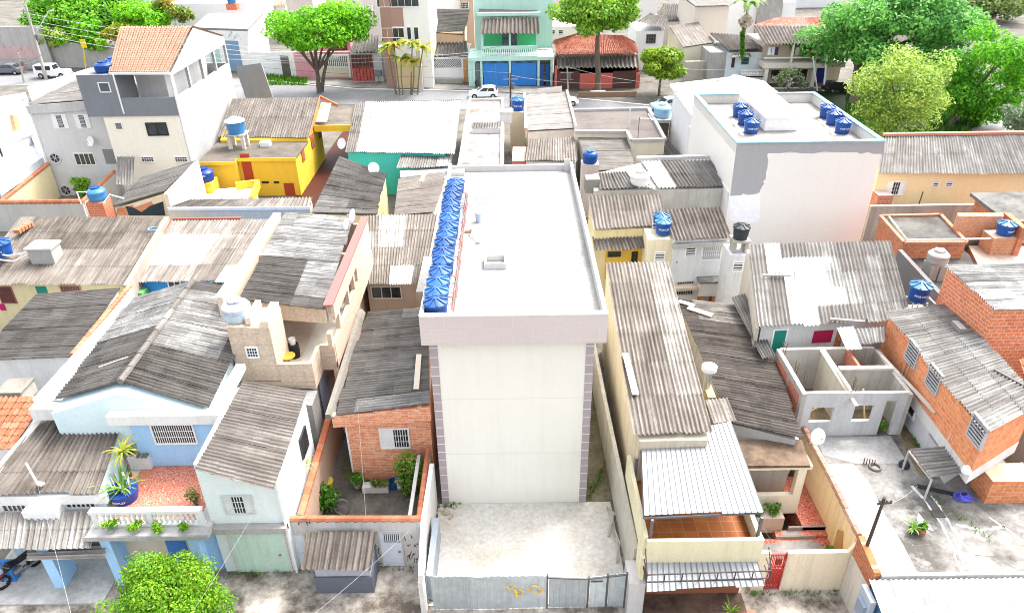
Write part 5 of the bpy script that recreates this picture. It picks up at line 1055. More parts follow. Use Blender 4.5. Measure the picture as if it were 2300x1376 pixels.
m = MB(); m.tube([t_[0] + V((.4, -.3, .15)), t_[3] + V((.25, .2, .15)), t_[2] + V((.3, .25, .15)), t_[2] + V((4.0, .4, .1))], .05, 6); m.build('pipe', flat(WHITE, .5), H)
m = MB(); m.prism([P(2030, 575, 5.0), P(2165, 560, 5.0), P(2260, 650, 5.0), P(2080, 670, 5.0)], 0); tag(m.build('lower_roof_block', concrete((.19, .185, .17), (.07, .066, .058), .4, .62, .5)), 'low blackened concrete flat roof below the orange-edged one', 'building')
tank('round grey concrete water tank with rings on a block pedestal', P(2103, 590, 5.9), 1.15, .85, 'dome', plaster((.36, .37, .34), .5, .4), plaster((.38, .38, .36), .5, .4)); o = P(2103, 590, 5.9)
m = MB(); m.box((o.x - .5, o.y - .5, 5.0), (o.x - .05, o.y + .4, 5.9)); m.box((o.x + .0, o.y - .55, 5.0), (o.x + .55, o.y + .45, 5.9)); tag(m.build('tank_pedestal', plaster((.34, .33, .30), .7, .6)), 'concrete block pedestal under the round concrete tank', 'pedestal')
wallrun('parapet_wall', 'black-stained low parapet between white-patched roof and dark flat roof', 'wall', [P(2022, 560, 5.9), P(2125, 672, 5.9)], .25, plaster((.16, .155, .15), .6, .5))
H = thing('brick_annex', 'orange brick annex with stepped walls behind the concrete tank', 'house', (30, 41, 0))
OB2 = lambda: brick((.56, .20, .10), (.48, .14, .07), (.42, .32, .26), .34, .19, .02, .7, (.10, .08, .07), -.2)
a, b = P(2165, 548, 5.9), P(2285, 545, 5.9)
m = MB(); m.prism([P(2172, 545, 5.2), P(2300, 540, 5.2), P(2330, 595, 5.2), P(2200, 600, 5.2)], 0); m.build('wall', OB2(), H)
m = MB(); m.prism([P(2150, 478, 7.0), P(2252, 478, 7.0), P(2255, 486, 7.0), P(2152, 486, 7.0)], 0); m.build('back_wall', brick((.62, .30, .17), (.56, .24, .12), (.55, .4, .3), .34, .19, .02, .3, (.4, .38, .36)), H)
m = MB(); m.prism([P(2255, 478, 7.0), P(2268, 478, 7.0), P(2310, 512, 7.0), P(2297, 512, 7.0)], 0); m.build('side_wall', OB2(), H)
m = MB(); m.prism([P(2150, 490, 5.4), P(2270, 490, 5.4), P(2320, 545, 5.4), P(2172, 545, 5.4)], 0); m.build('roof_slab', concrete((.2, .19, .17), (.07, .066, .06), .4, .62, .5), H)
tank('blue water tank on orange brick pier, against grey flat roof', P(2255, 525, 6.3), 1.08, .65, 'rib', BLUE(), LBLUE(), 'FORTLEV', rz=.3); o = P(2255, 525, 6.3)
m = MB(); m.box((o.x - .9, o.y - .6, 0), (o.x + .8, o.y + .6, 6.28)); tag(m.build('tank_pier', brick((.58, .28, .14), (.52, .22, .10), (.55, .4, .3), .3, .2)), 'orange block pier carrying the blue tank at right', 'pier')
H = thing('grey_flat_roof_house', 'house with grey concrete flat roof at the far right edge', 'house', (34, 46, 0))
t_ = [P(2180, 433, 6.4), P(2420, 428, 6.4), P(2420, 500, 6.2), P(2262, 497, 6.2)]
m = MB(); m.slab(t_, .22); m.build('roof', concrete((.27, .265, .25), (.10, .095, .085), .42, .66, .5, (.45, .44, .43), .7), H); walls(H, [t_[0] + V((.3, -.3, -.2)), t_[1] + V((0, -.3, -.2)), t_[2] + V((0, .3, -.2)), t_[3] + V((.3, .3, -.2))], OB2(), 0)
wallrun('boundary_wall', 'black-streaked concrete wall below the yellow long house', 'wall', [P(1955, 462, 4.2), P(2190, 458, 4.2)], .3, plaster((.42, .39, .35), .8, .9, (.05, .05, .05)))
tank('blue water tank with pale lid on a pipe stand beside brick houses', P(2060, 672, 6.3), 1.1, .8, 'rib', BLUE(), LBLUE(), 'FORTLEV', rz=-.2); o = P(2060, 672, 6.3)
t = thing('tank_stand', 'white pipe and block stand under the blue tank by brick houses', 'stand', (o.x, o.y, 5.3)); m = MB(); m.box((o.x - .75, o.y - .65, 0), (o.x + .75, o.y + .65, 5.6)); m.build('block_base', brick((.4, .3, .25), (.45, .2, .12), (.5, .48, .45), .4, .2, .03, .7), t)
m = MB()
for k in range(4): a_ = math.pi / 4 + k * math.pi / 2; m.bar((o.x + .6 * math.cos(a_), o.y + .6 * math.sin(a_), 5.6), (o.x + .5 * math.cos(a_), o.y + .5 * math.sin(a_), 6.28), .07)
m.tube([o + V((-.9, -.7, -.1)), o + V((.8, -.7, -.1)), o + V((.8, .7, -.1))], .045, 6); m.tube([o + V((-1.6, -.9, -1.0)), o + V((-1.6, -.9, -.3)), o + V((-.8, -.6, -.25))], .04, 6); m.build('pipe_frame', flat((.6, .62, .65), .5), t)
# ------------------------------------------------------------ houses right of the cream building, middle distance
H = thing('yellow_white_house', 'two-storey yellow and white house with three dark corrugated roofs', 'house', (9, 43, 0))
q = [P(1320, 440, 6.3), P(1484, 437, 6.3), P(1500, 508, 5.7), P(1332, 515, 5.7)]
corr(H, q, 2, .36, .09, [(.65, .8, 0, 1, .6)], mat=sheet('warm'), pitch=.25, amp=.045)
walls(H, [q[0] + V((.1, -.1, -.1)), q[1] + V((-.1, -.1, -.1)), q[2] + V((-.1, .2, -.1)), q[3] + V((.1, .2, -.1))], plaster((.70, .60, .34), .3, .4), 0, 'upper_wall')
q2 = [P(1330, 532, 5.0), P(1448, 528, 5.0), P(1462, 560, 4.5), P(1335, 564, 4.5)]; corr(H, q2, 1, .42, .07, mat=sheet('warm'), name='porch_roof', pitch=.25, amp=.04)
W = Wall(q[3] + V((.1, .15, 0)), q[2] + V((-.1, .15, 0)))
m = MB(); u0, z0, u1, z1 = W.rect(1360, 566, 1452, 600); fbox(m, W, u0, 2.0, u1, z1 + .6, .0, .1); m.build('porch_wall', plaster((.62, .42, .06), .2, .3), H)
W.a = W.a + W.n * .11
window(H, W, (1367, 567, 1392, 574), 'bars', bars=6, fr=flat((.05, .05, .05), .5)); m = MB(); u0, z0, u1, z1 = W.rect(1418, 565, 1432, 590); fbox(m, W, u0, z0, u1, z1, 0, .03); m.build('doorway', glass((.012, .01, .008)), H)
m = MB(); c = P(1480, 540, 5.6); m.box((8.55, 40.9, 0), (10.1, 43, 5.6)); m.build('stair_block', plaster((.72, .66, .48), .25, .5), H); W = Wall(V((8.55, 40.9, 0)), V((10.1, 40.9, 0))); window(H, W, (1472, 567, 1491, 583), 'louvre', bars=3)
H = thing('white_rear_house', 'white two-storey rear house with dark roof and barred windows', 'house', (12, 42, 0))
q = [P(1488, 470, 6.3), P(1617, 465, 6.3), P(1643, 535, 5.7), P(1514, 541, 5.7)]
corr(H, q, 2, .22, .07, mat=sheet('warm'), pitch=.25, amp=.045)
m = MB(); m.prism([q[0] + V((.1, -.1, -.1)), q[1] + V((-.1, -.1, -.1)), q[2] + V((-.15, .25, -.1)), q[3] + V((.05, .25, -.1))], 0); m.build('wall', plaster((.68, .71, .73), .2, .35), H)
W = Wall(q[3] + V((.05, .25, 0)), q[2] + V((-.15, .25, 0)))
window(H, W, (1541, 553, 1561, 574), 'louvre', bars=4); window(H, W, (1578, 553, 1618, 582), 'bars', bars=9, pane=flat((.45, .46, .45), .5)); door(H, W, (1508, 558, 1522, 612), flat((.62, .63, .64), .6)); window(H, W, (1520, 632, 1556, 660), 'bars', bars=7, fr=flat((.55, .55, .55), .5))
m = MB(); c = P(1515, 545, 5.6); fbox(m, W, -.1, 5.15, W.L + .05, 5.45, 0, .22); m.build('cornice', plaster((.5, .48, .45), .7, .6), H)
m = MB(); fbox(m, W, .3, 2.3, W.L - .2, 2.5, .0, .6); m.build('balcony_slab', plaster((.55, .45, .36), .6, .6), H)
m = MB(); m.box((13.05, 38.6, 0), (14.2, 40.2, 5.6)); m.build('side_tower', plaster((.66, .67, .68), .35, .6), H); W2 = Wall(V((13.05, 38.6, 0)), V((14.2, 38.6, 0))); window(H, W2, (1647, 589, 1667, 607), 'louvre', bars=3)
o = V((13.65, 39.2, 5.6)); m = MB()
for dx in (-.42, .28): m.box((o.x + dx, o.y - .4, 5.6), (o.x + dx + .2, o.y + .4, 6.3))
m.box((o.x - .5, o.y - .5, 6.3), (o.x + .55, o.y + .5, 6.42)); tag(m.build('tank_stand', plaster((.40, .38, .33), .7, .6)), 'mossy concrete stand under the black tank', 'stand')
tank('black plastic water tank on a mossy concrete stand', (13.68, 39.2, 6.43), 1.02, .72, 'rib', flat((.03, .037, .045), .5))
t = thing('concrete_tank', 'white concrete laundry tank with a grey lid on brick legs', 'water tank', (12.3, 39.6, 0)); c = P(1590, 635, 2.6)
m = MB(); m.box((c.x - .65, c.y - .5, 1.9), (c.x + .65, c.y + .5, 2.85)); m.build('tank_body', plaster((.62, .61, .58), .4, .5), t); m = MB(); m.box((c.x - .72, c.y - .58, 2.852), (c.x + .72, c.y + .58, 2.97)); m.build('lid', concrete((.36, .34, .31), (.16, .15, .13), .4, .6, 2), t); m = MB(); m.box((c.x - .5, c.y - .4, 0), (c.x - .3, c.y + .4, 1.898)); m.box((c.x + .3, c.y - .4, 0), (c.x + .5, c.y + .4, 1.898)); m.build('brick_legs', brick(), t)
g = 'pair of blue tanks between two dark roofs'
for x, y, s in ((1483, 508, 'rear one of the two blue tanks between dark roofs'), (1488, 522, 'front one of two blue tanks, with white lettering, between dark roofs')): tank(s, P(x, y, 5.75), 1.05, .75, 'rib', BLUE(), LBLUE(), 'FORTLEV' if 'front' in s else None, g)
t = thing('ladder', 'white pipe ladder beside the pair of blue tanks', 'ladder', P(1466, 530, 5.2)); m = MB(); a, b = P(1463, 532, 5.3), P(1473, 532, 5.3)
for p in (a, b): m.bar(p, p + V((0, 0, 1.0)), .04)
for i in range(5): m.bar(a + V((0, 0, .1 + .2 * i)), b + V((0, 0, .1 + .2 * i)), .03)
m.build('rails', flat(WHITE, .5), t)
H = thing('grey_wall_house', 'house with black-stained end wall under a wide dark corrugated roof', 'house', (10, 50, 0))
q = [P(1322, 392, 6.9), P(1592, 360, 7.0), P(1640, 420, 6.4), P(1325, 428, 6.4)]
qb = [P(1440, 362, 7.0), P(1594, 360, 7.0), P(1638, 420, 6.5), P(1478, 423, 6.5)]
corr(H, qb, 2, .24, .07, [(0, .18, 0, .9, 1.0)], mat=sheet('grey'), pitch=.26, amp=.045)
qc = [P(1342, 388, 6.75), P(1436, 384, 6.8), P(1474, 423, 6.5), P(1347, 425, 6.5)]
corr(H, qc, 1, .32, .07, [(.75, 1, 0, 1, .95)], mat=sheet('grey'), pitch=.26, amp=.045)
m = MB(); m.prism([qb[0] - V((0, 0, .12)), qb[1] - V((0, 0, .12)), qb[2] + V((.2, .05, -.12)), qc[3] + V((-.4, .05, -.12)), qc[0] + V((-.4, 0, -.12))], 0); m.build('wall', plaster((.50, .48, .44), .9, .9, (.05, .05, .05)), H)
m = MB(); a, b, c = P(1430, 356, 7.05), P(1600, 352, 7.1), P(1645, 420, 6.6); m.bar(a, b, .35, .25); m.bar(b, c, .35, .25); m.build('roof_kerb', plaster((.58, .57, .55), .5, .5), H)
tank('white domed water tank on whitewashed roof sheets', P(1437, 412, 6.6), 1.35, .95, 'dome', flat((.74, .74, .73), .6), flat((.4, .4, .4), .6))
m = MB(); c = P(1330, 410, 6.6); m.box((c.x - .5, c.y - .5, 6.0), (c.x + .5, c.y + .5, 7.0)); tag(m.build('water_box', plaster((.22, .21, .19), .6, .5)), 'dark concrete water box beside the white roof corner', 'water box')
# ------------------------------------------------------------ middle distance, left
def PX(px, py, x):
    d = ray(px, py); return C0 + d * (x / d.x)
def zt(px, py, y): return PY(px, py, y).z
H = thing('orange_roof_tower_house', 'tall cream house with orange tile roof, dark grey terrace band and open loggia', 'house', (-31, 63, 0))
xr = -28.3; f0, f1 = P(388, 163, 11.5), P(245, 163, 11.5); f0.x = xr
r0, r1 = PX(432, 60, xr), PY(270, 58, 69); r1.z = r0.z; b0 = PX(503, 82, xr); b1 = V((r1.x - .3, b0.y, b0.z))
tc = P(268, 118, 13); n_ = f1.lerp(r1, .42)
TM = lambda: tilemat((.30, .17, .115), (.37, .225, .165), (.24, .125, .085))
tiled(H, [r1, r0, f0, f1], TM(), tone=.5, jit=.18); tiled(H, [r0, r1, b1, b0], TM(), tone=.5, jit=.18)
GWH = lambda: plaster((.37, .375, .38), .5, .6)
m = MB(); y1 = b0.y; fy = f0.y + .25
pf, pb = PX(392, 197, xr), PX(512, 121, xr); zf = 8.1
m.hexa([V((xr - .22, fy, 0)), V((xr, fy, 0)), V((xr, y1, 0)), V((xr - .22, y1, 0))], [V((xr - .22, fy, 9.4)), V((xr, fy, 9.4)), V((xr, y1, 9.4)), V((xr - .22, y1, 9.4))])
m.prism([V((f1.x - 1.2, y1 - .2, 9.4)), V((xr - .23, y1 - .2, 9.4)), V((xr - .23, y1, 9.4)), V((f1.x - 1.2, y1, 9.4))], 0)
for k in range(5): y = lerp(fy, y1 - .3, k / 4); m.box((xr - .221, y, 9.41), (xr + .004, y + .3, 11.3))
m.face([V((xr, f0.y, f0.z - .12)), V((xr, r0.y, r0.z - .1)), V((xr, y1, b0.z - .1)), V((xr, y1, 11.2)), V((xr, f0.y, 11.2))])
m.hexa([V((xr - .2, f0.y + .2, 11.2)), V((xr - .01, f0.y + .2, 11.2)), V((xr - .01, y1, 11.2)), V((xr - .2, y1, 11.2))], [V((xr - .2, f0.y + .2, f0.z - .08)), V((xr - .01, f0.y + .2, f0.z - .08)), V((xr - .01, y1, b0.z - .1)), V((xr - .2, y1, b0.z - .1))])
m.build('side_wall', GWH(), H)
xl = PY(230, 258, fy).x
m = MB(); m.prism([V((xl, fy, zf)), V((xr - .23, fy, zf)), V((xr - .23, y1 - .3, zf)), V((xl, y1 - .3, zf))], 0); m.build('front_wall', plaster((.80, .76, .64), .06, .08), H)
DG = lambda: plaster((.20, .215, .24), .4, .35)
xm = PY(262, 190, fy).x; m = MB(); m.box((xm + .001, fy - .12, zf - .25), (xr - .02, fy + .12, 9.4)); m.box((xl - 1.2, fy - .12, zf - .25), (xm, fy + 3.2, 11.35)); m.build('dark_band', DG(), H)
m = MB(); m.box((xm, fy + .13, zf + .01), (xr - .24, y1 - .3, zf + .05)); m.build('terrace_floor', concrete((.42, .36, .29), (.16, .14, .12), .4, .6, .4), H)
m = MB(); m.box((xm + .01, fy + 3.4, zf + .06), (xm + 2.6, fy + 3.6, 11.2)); m.box((xm + 2.4, fy + 3.61, zf + .06), (xm + 2.6, y1 - .3, 11.2)); m.build('inner_wall', plaster((.70, .70, .69), .4, .4), H)
m = MB(); m.box((xr - .1, fy - .2, 0), (xr + .03, fy - .13, 11.4)); m.box((xm - .05, fy - .2, zf), (xm + .07, fy - .13, 11.4)); m.bar((f1.x, f1.y - .08, f1.z - .08), (f0.x, f0.y - .08, f0.z - .08), .14); m.build('gutter', flat((.72, .73, .74), .5), H)
W = Wall(V((xl, fy, 0)), V((xr, fy, 0)))
window(H, W, (331, 277, 375, 303), 'slide', bars=2, fr=flat((.02, .02, .02), .5)); window(H, W, (260, 276, 274, 290), 'plain', pane=flat((.18, .18, .17), .8))
for r in ((319, 353, 345, 363), (394, 353, 420, 363)): window(H, W, r, 'bars', bars=5)
W.a = W.a + W.n * .12; window(H, W, (224, 187, 246, 206), 'plain', pane=flat((.10, .11, .12), .8))
tp = P(238, 145, 11.5)
for i, (x, y, s) in enumerate(((232, 148, 'front blue tank tucked into the orange tile roof corner'), (252, 132, 'rear blue tank tucked into the orange tile roof corner'))):
    p = PY(x, y, fy + 1.0 + 1.6 * i); tank(s, (p.x, p.y, 11.36), 1.5, .9, 'dome', BLUE(), group='blue tanks on the orange-roofed house')
m = MB(); m.hexa([V((xr + .2, 80, 0)), V((xr + .5, 80, 0)), V((xr + 3.6, 79, 0)), V((xr + 3.3, 79, 0))], [PY(528, 150, 80), PY(530, 152, 80.3), PY(588, 142, 79), PY(586, 142, 78.8)]); tag(m.build('broken_wall', plaster((.26, .27, .29), .6, .6)), 'jagged dark grey wall beside the orange-roofed house', 'wall')
H = thing('grey_three_storey_house', 'bare grey plastered three-storey house with round windows', 'house', (-39.5, 64, 0))
g0, g1 = P(66, 243, 8.2), P(232, 241, 8.2); fy = (g0.y + g1.y) / 2
m = MB(); m.prism([V((g0.x, fy, 8.2)), V((-34.6, fy, 8.2)), V((-34.6, fy + 9, 8.2)), V((g0.x, fy + 9, 8.2))], 0); m.build('wall', plaster((.60, .60, .585), .4, .4, (.34, .33, .30)), H)
corr(H, [V((-35.0, fy + 9, 10.2)), V((-34.6, fy - .1, 9.0)), V((g0.x - .2, fy - .1, 8.5)), V((g0.x - .2, fy + 9, 8.6))], 5, .42, .04, pitch=.3, amp=.02)
m = MB(); m.hexa([V((g0.x - .15, fy - .2, 7.75)), V((-34.6, fy - .2, 8.1)), V((-34.6, fy - .01, 8.1)), V((g0.x - .15, fy - .01, 7.75))], [V((g0.x - .15, fy - .2, 8.45)), V((-34.6, fy - .2, 8.95)), V((-34.6, fy - .01, 8.95)), V((g0.x - .15, fy - .01, 8.45))]); m.build('eave_band', plaster((.56, .56, .55), .6, .6), H)
W = Wall(V((g0.x, fy, 0)), V((-34.6, fy, 0)))
for r in ((120, 258, 150, 287), (171, 258, 200, 287)): window(H, W, r, 'shutter', bars=5)
window(H, W, (170, 345, 212, 369), 'slide', bars=4)
for x, y in ((124, 355), (148, 427)):
    u, z = W.uz(x, y); m = MB(); rr = .42; n = 24
    for (ra_, rb_, o0) in ((rr, rr + .14, .07),):
        for k in range(n):
            a0, a1 = 2 * math.pi * k / n, 2 * math.pi * (k + 1) / n
            pts = [W.at(u + q * math.cos(a), z + q * math.sin(a), o0) for q, a in ((ra_, a0), (rb_, a0), (rb_, a1), (ra_, a1))]; m.face(pts)
            m.face([pts[0], pts[3], pts[3] - W.n * .06, pts[0] - W.n * .06]); m.face([pts[1], pts[2], pts[2] - W.n * .06, pts[1] - W.n * .06])
    wn = m.build('round_window', plaster((.6, .6, .59), .2, .2), H); m = MB(); m.face([W.at(u + rr * math.cos(2 * math.pi * k / n), z + rr * math.sin(2 * math.pi * k / n), .012) for k in range(n)]); m.build('pane', glass(), wn)
    m = MB()
    for k in range(3): a = math.pi * k / 3; m.bar(W.at(u - rr * math.cos(a), z - rr * math.sin(a), .04), W.at(u + rr * math.cos(a), z + rr * math.sin(a), .04), .04)
    m.build('grille', flat((.6, .6, .6), .6), wn)
m = MB(); u0, z0, u1, z1 = W.rect(234, 335, 258, 368); fbox(m, W, u0, z0, u1, z1, 0, .02); m.build('opening', flat((.22, .23, .23), .9), H)
m = MB(); m.box((g0.x - .1, fy - .12, 0), (g0.x, fy - .01, 8.2)); m.build('drain_pipe', flat(WHITE, .5), H)
dish('round white satellite dish on the grey plastered wall', W.hit(212, 318) + W.n * .02, (0, -.3, .1), (-.35, -.8, .35), .45)
tree('young_tree', 'small lime-green tree at the foot of the grey house', P(190, 450, 0), P(186, 418, 2.0), (1.0, .8, 1.0), 16, .42, 1600, .11, LIME(), .05, seed=31, limbs=4)
wallrun('garden_wall', 'cream-yellow garden wall with orange coping by the grey house', 'wall', [PX(108, 368, -42.2), P(2, 452, 2.6)], .25, plaster((.72, .62, .38), .1, .2), coping=(OT(), .4))
wallrun('garden_wall', 'long grey wall with orange coping behind the left roofs', 'wall', [P(-40, 454, 2.6), P(185, 452, 2.6)], .25, plaster((.50, .49, .46), .4, .4), coping=(OT(), .42))
wallrun('garden_wall', 'short wall with orange coping rising beside the blue domed tank', 'wall', [P(185, 452, 2.4), P(256, 385, 2.8)], .25, plaster((.55, .53, .50), .5, .4), coping=(OT(), .36))
tank('light blue domed water tank on orange bricks by the garden wall', P(221, 448, 3.4), 1.4, 1.1, 'dome', LBLUE(), BLUE()); o = P(221, 448, 3.4)
m = MB(); m.box((o.x - .7, o.y - .7, 0), (o.x + .65, o.y + .6, 3.38)); tag(m.build('brick_pier', brick((.55, .17, .09), (.5, .14, .08), (.5, .42, .36), .3, .2)), 'orange brick pier under the light blue domed tank', 'pier')
m = MB(); m.tube([o + V((-.9, -.9, 0)), o + V((-.95, -.9, 1.0)), o + V((-.2, -.9, 1.0))], .05, 6); tag(m.build('pipe', flat(WHITE, .5)), 'white bent pipe left of the light blue domed tank', 'pipe'); m = MB(); m.tube([o + V((.8, -.8, 0)), o + V((1.3, -.5, .6)), o + V((2.3, -.4, .2))], .05, 6); tag(m.build('pipe', flat(WHITE, .5)), 'white bent pipe right of the light blue domed tank', 'pipe')
H = thing('lean_to_shed', 'shed with old sloping grey roof and broken brick wall', 'shed', (-29, 54, 0))
q = [P(415, 368, 4.6), P(440, 362, 4.6), P(372, 432, 4.2), P(255, 462, 3.4)]
q = [P(442, 362, 4.7), P(368, 432, 4.3), P(252, 466, 3.3), P(318, 400, 3.7)]
corr(H, q, 3, .36, .06, pitch=.3, amp=.03)
walls(H, [q[0] + V((-.1, -.1, -.1)), q[1] + V((-.1, .1, -.1)), q[2] + V((.1, .15, -.1)), q[3] + V((.1, -.1, -.1))], plaster((.70, .60, .46), .4, .5), 0)
W = Wall(q[2] + V((.1, .15, 0)), q[1] + V((-.1, .1, 0))); m = MB()
for pts in ([(300, 466), (340, 452), (352, 468), (330, 484), (290, 484)], [(262, 468), (300, 460), (296, 484), (262, 484)]): m.face([W.hit(x, y) + W.n * .02 for x, y in pts])
m.build('brick_patch', brick((.55, .2, .1), (.5, .16, .08), (.5, .42, .36), .3, .2), H)
m = MB(); m.face([W.hit(x, y) + W.n * .03 for x, y in ((282, 462), (300, 466), (318, 476), (338, 462), (366, 452), (372, 484), (290, 484))]); m.build('tarp', flat((.02, .035, .05), .7), H)
wallrun('party_wall', 'pale cream end wall rising between shed and yellow house', 'wall', [P(442, 362, 4.9), P(372, 436, 4.4)], .3, plaster((.70, .62, .52), .35, .5))
corr(thing('curved_sheet', 'old curled grey corrugated sheet leaning by the cream house', 'roof sheet', (-36, 62, 3)), [PY(264, 352, 61.5), PY(303, 352, 61.5), P(300, 416, 3.2), P(262, 414, 3.2)], 1, .5, .05, name='sheet', pitch=.25)
# yellow house
YW = lambda: plaster((.78, .49, .04), .2, .25); RDW = lambda: plaster((.36, .05, .02), .2, .2)
H = thing('bright_yellow_house', 'bright yellow house with red doors, red alley and dark corrugated roof', 'house', (-22, 66, 0))
e0, e1 = P(693, 309, 4.1), P(490, 309, 4.1); xr = e0.x; t0_ = PX(717, 219, xr); t1_ = PY(522, 218, t0_.y); t1_.z = t0_.z
corr(H, [t1_, t0_, e0, e1], 2, .34, .05, pitch=.24, amp=.045, mat=sheet('warm'))
m = MB(); xw = xr - .25; fy = P(690, 352, 3.7).y
m.prism([V((t1_.x + .3, t0_.y - .1, t0_.z - .15)), V((xw, t0_.y - .1, t0_.z - .15)), V((xw, e0.y, 3.95)), V((e1.x + .3, e0.y, 3.95))], 0); m.build('main_wall', YW(), H)
s = [P(492, 316, 3.72), V((xw + .15, e0.y + .1, 3.72)), V((xw + .15, fy - .2, 3.72)), P(545, 338, 3.72), P(528, 362, 3.72), P(445, 364, 3.72)]
s[3].y = s[2].y; s[0].y = e0.y + .1
m = MB(); m.slab(s, .14); m.build('flat_roof', concrete((.20, .175, .145), (.10, .085, .07), .42, .64, .5), H)
m = MB(); m.prism([p + V((0, 0, -.142)) for p in (s[3] + V((.1, .25, 0)), V((xw, fy, 3.72)), V((xw, e0.y - .01, 3.72)), V((s[3].x + .1, e0.y - .01, 3.72)))], 0); m.prism([p + V((0, 0, -.142)) for p in (s[5] + V((.2, .3, 0)), s[4] + V((-.1, .3, 0)), V((s[3].x + .09, s[3].y + .3, 3.72)), V((s[3].x + .09, e0.y - .1, 3.72)), V((e1.x, e0.y - .1, 3.72)))], 0); m.build('front_wall', YW(), H)
m = MB()
for a, b in ((s[5], s[4]), (s[4], s[3]), (s[3], s[2])): m.bar(a - V((0, 0, .16)), b - V((0, 0, .16)), .12, .3)
m.build('roof_edge', YW(), H)
W = Wall(V((s[3].x + .1, fy, 0)), V((xw, fy, 0)))
u, z = W.uz(553, 375); m = MB(); u0, z0, u1, z1 = W.rect(545, 345, 566, 412); fbox(m, W, u0, z0, u1, z1, 0, .03); m.build('red_door', RDW(), H)
m = MB(); u0, z0, u1, z1 = W.rect(639, 411, 662, 440); fbox(m, W, u0, z0 - .6, u1, z1, 0, .03); m.build('red_hatch', RDW(), H)
for r in ((588, 407, 604, 412), (615, 407, 627, 412)): m = MB(); u0, z0, u1, z1 = W.rect(*r); fbox(m, W, u0, z0, u1, z1, 0, .02); m.build('vent', flat((.04, .03, .02), .8), H)
m = MB(); u0, z0, u1, z1 = .0, 0, W.L, .3
W2 = Wall(V((xw, fy, 0)), V((xw, t0_.y, 0)))
for x, y in ((680, 347), (701, 318), (717, 295)):
    u, z = W2.uz(x, y); m = MB(); fbox(m, W2, u - .5, z - .65, u + .5, z + .65, 0, .06); ww = m.build('red_window', RDW(), H); m = MB()
    for k in range(4): fbox(m, W2, u - .4 + k * .25, z - .55, u - .4 + k * .25 + .06, z + .55, .06, .08)
    m.build('grille', flat((.5, .2, .15), .6), ww)
m = MB(); m.slab([V((xw - .6, 58.5, .03)), V((xw + 4.2, 58.5, .03)), V((xw + 4.2, 84, .03)), V((xw + .02, 84, .03))], .01); m.build('alley_floor', plaster((.060, .010, .005), .5, .1, (.03, .015, .01), .6), H)
c0 = P(705, 280, 4.2); m = MB(); cz = 4.3; cy = PX(705, 283, xw + .1).y; zc = PX(705, 283, xw + .1).z
m.box((xw + .1, cy, zc - .1), (xw + 4.1, cy + 6.5, zc + .06)); m.build('carport_roof', concrete((.25, .215, .18), (.13, .11, .09), .42, .64, .5), H); m = MB(); m.box((xw + .1, cy - .15, zc - .55), (xw + 4.1, cy - .01, zc + .08)); m.box((xw + 3.9, cy - .14, 0), (xw + 4.1, cy + .1, zc - .56)); m.box((xw + 3.95, cy + .11, 0), (xw + 4.1, cy + 6.5, zc - .11)); m.build('carport_beam', YW(), H)
c = [PX(722, 237, xw + .3), PX(745, 238, xw + 1.6), PX(735, 280, xw + 1.6), PX(710, 280, xw + .2)]; m = MB(); m.slab([p + V((0, 0, .3)) for p in c], .05); m.build('loose_panel', flat((.70, .64, .46), .7), H)
m = MB(); m.bar(t0_ + V((.1, 0, .05)), e0 + V((.1, 0, .05)), .1, .25); m.bar(t0_ + V((.1, .0, .05)), t0_ + V((2.0, -1.0, -.6)), .12, .3); m.build('barge_board', flat((.52, .16, .08), .7), H)
m = MB(); p = P(597, 323, 3.9); m.box((p.x - .45, p.y - .4, 3.73), (p.x + .45, p.y + .3, 4.15)); tag(m.build('air_conditioner', flat((.72, .72, .70), .5)), 'white slatted air-conditioner box on the yellow house flat roof', 'air conditioner')
o = P(532, 298, 5.1); tank('blue tank with pale flat lid on concrete legs over the yellow house', o, 1.85, 1.1, 'rib', LBLUE(), flat((.45, .62, .72), .5), ribs=4); t = thing('tank_stand', 'concrete legs under the blue tank over the yellow house', 'stand', (o.x, o.y, 3.73)); m = MB()
m.box((o.x - .9, o.y - .8, 5.0), (o.x + .9, o.y + .8, 5.08)); m.build('slab', plaster((.5, .48, .44), .5, .5), t)
for dx, dy in ((-.8, -.7), (.45, -.7), (-.8, .4), (.45, .4)): m = MB(); m.box((o.x + dx, o.y + dy, 3.73), (o.x + dx + .3, o.y + dy + .3, 4.998)); m.build('leg', plaster((.62, .58, .48), .5, .5), t)
tank('dark blue domed tank with white lettering on yellow box', P(460, 404, 2.55), 1.75, 1.15, 'dome', flat((.01, .04, .20), .35), None, 'FORTLEV'); o = P(460, 404, 2.55)
m = MB(); m.box((o.x - .85, o.y - .8, 0), (o.x + .8, o.y + .8, 2.53)); tag(m.build('tank_pedestal', YW()), 'yellow masonry pedestal under the dark blue domed tank', 'pedestal')
m = MB(); m.prism([P(478, 425, 1.6), P(575, 418, 1.6), P(566, 450, 1.6), P(440, 450, 1.6)], 0); T = thing('patio_block', 'white-floored patio block before the yellow house', 'patio', (-23, 60, 0)); m.build('floor_slab', concrete((.78, .77, .75), (.6, .58, .55), .55, .8, .5), T)
a, b, c = P(530, 418, 1.9), P(580, 412, 1.9), P(565, 450, 1.9); m = MB(); m.bar(a, b, .3, .7); m.bar(b, c, .3, .7); m.build('patio_wall', YW(), T)
H = thing('strip_roof_building', 'long narrow pale roof strip with white metal edge', 'building', (-20, 52, 0))
q = [P(430, 449, 4.2), P(703, 443, 4.2), P(698, 466, 3.9), P(378, 468, 3.9)]; corr(H, q, 1, .55, .06, mat=sheet('warm'), pitch=.3, amp=.03)
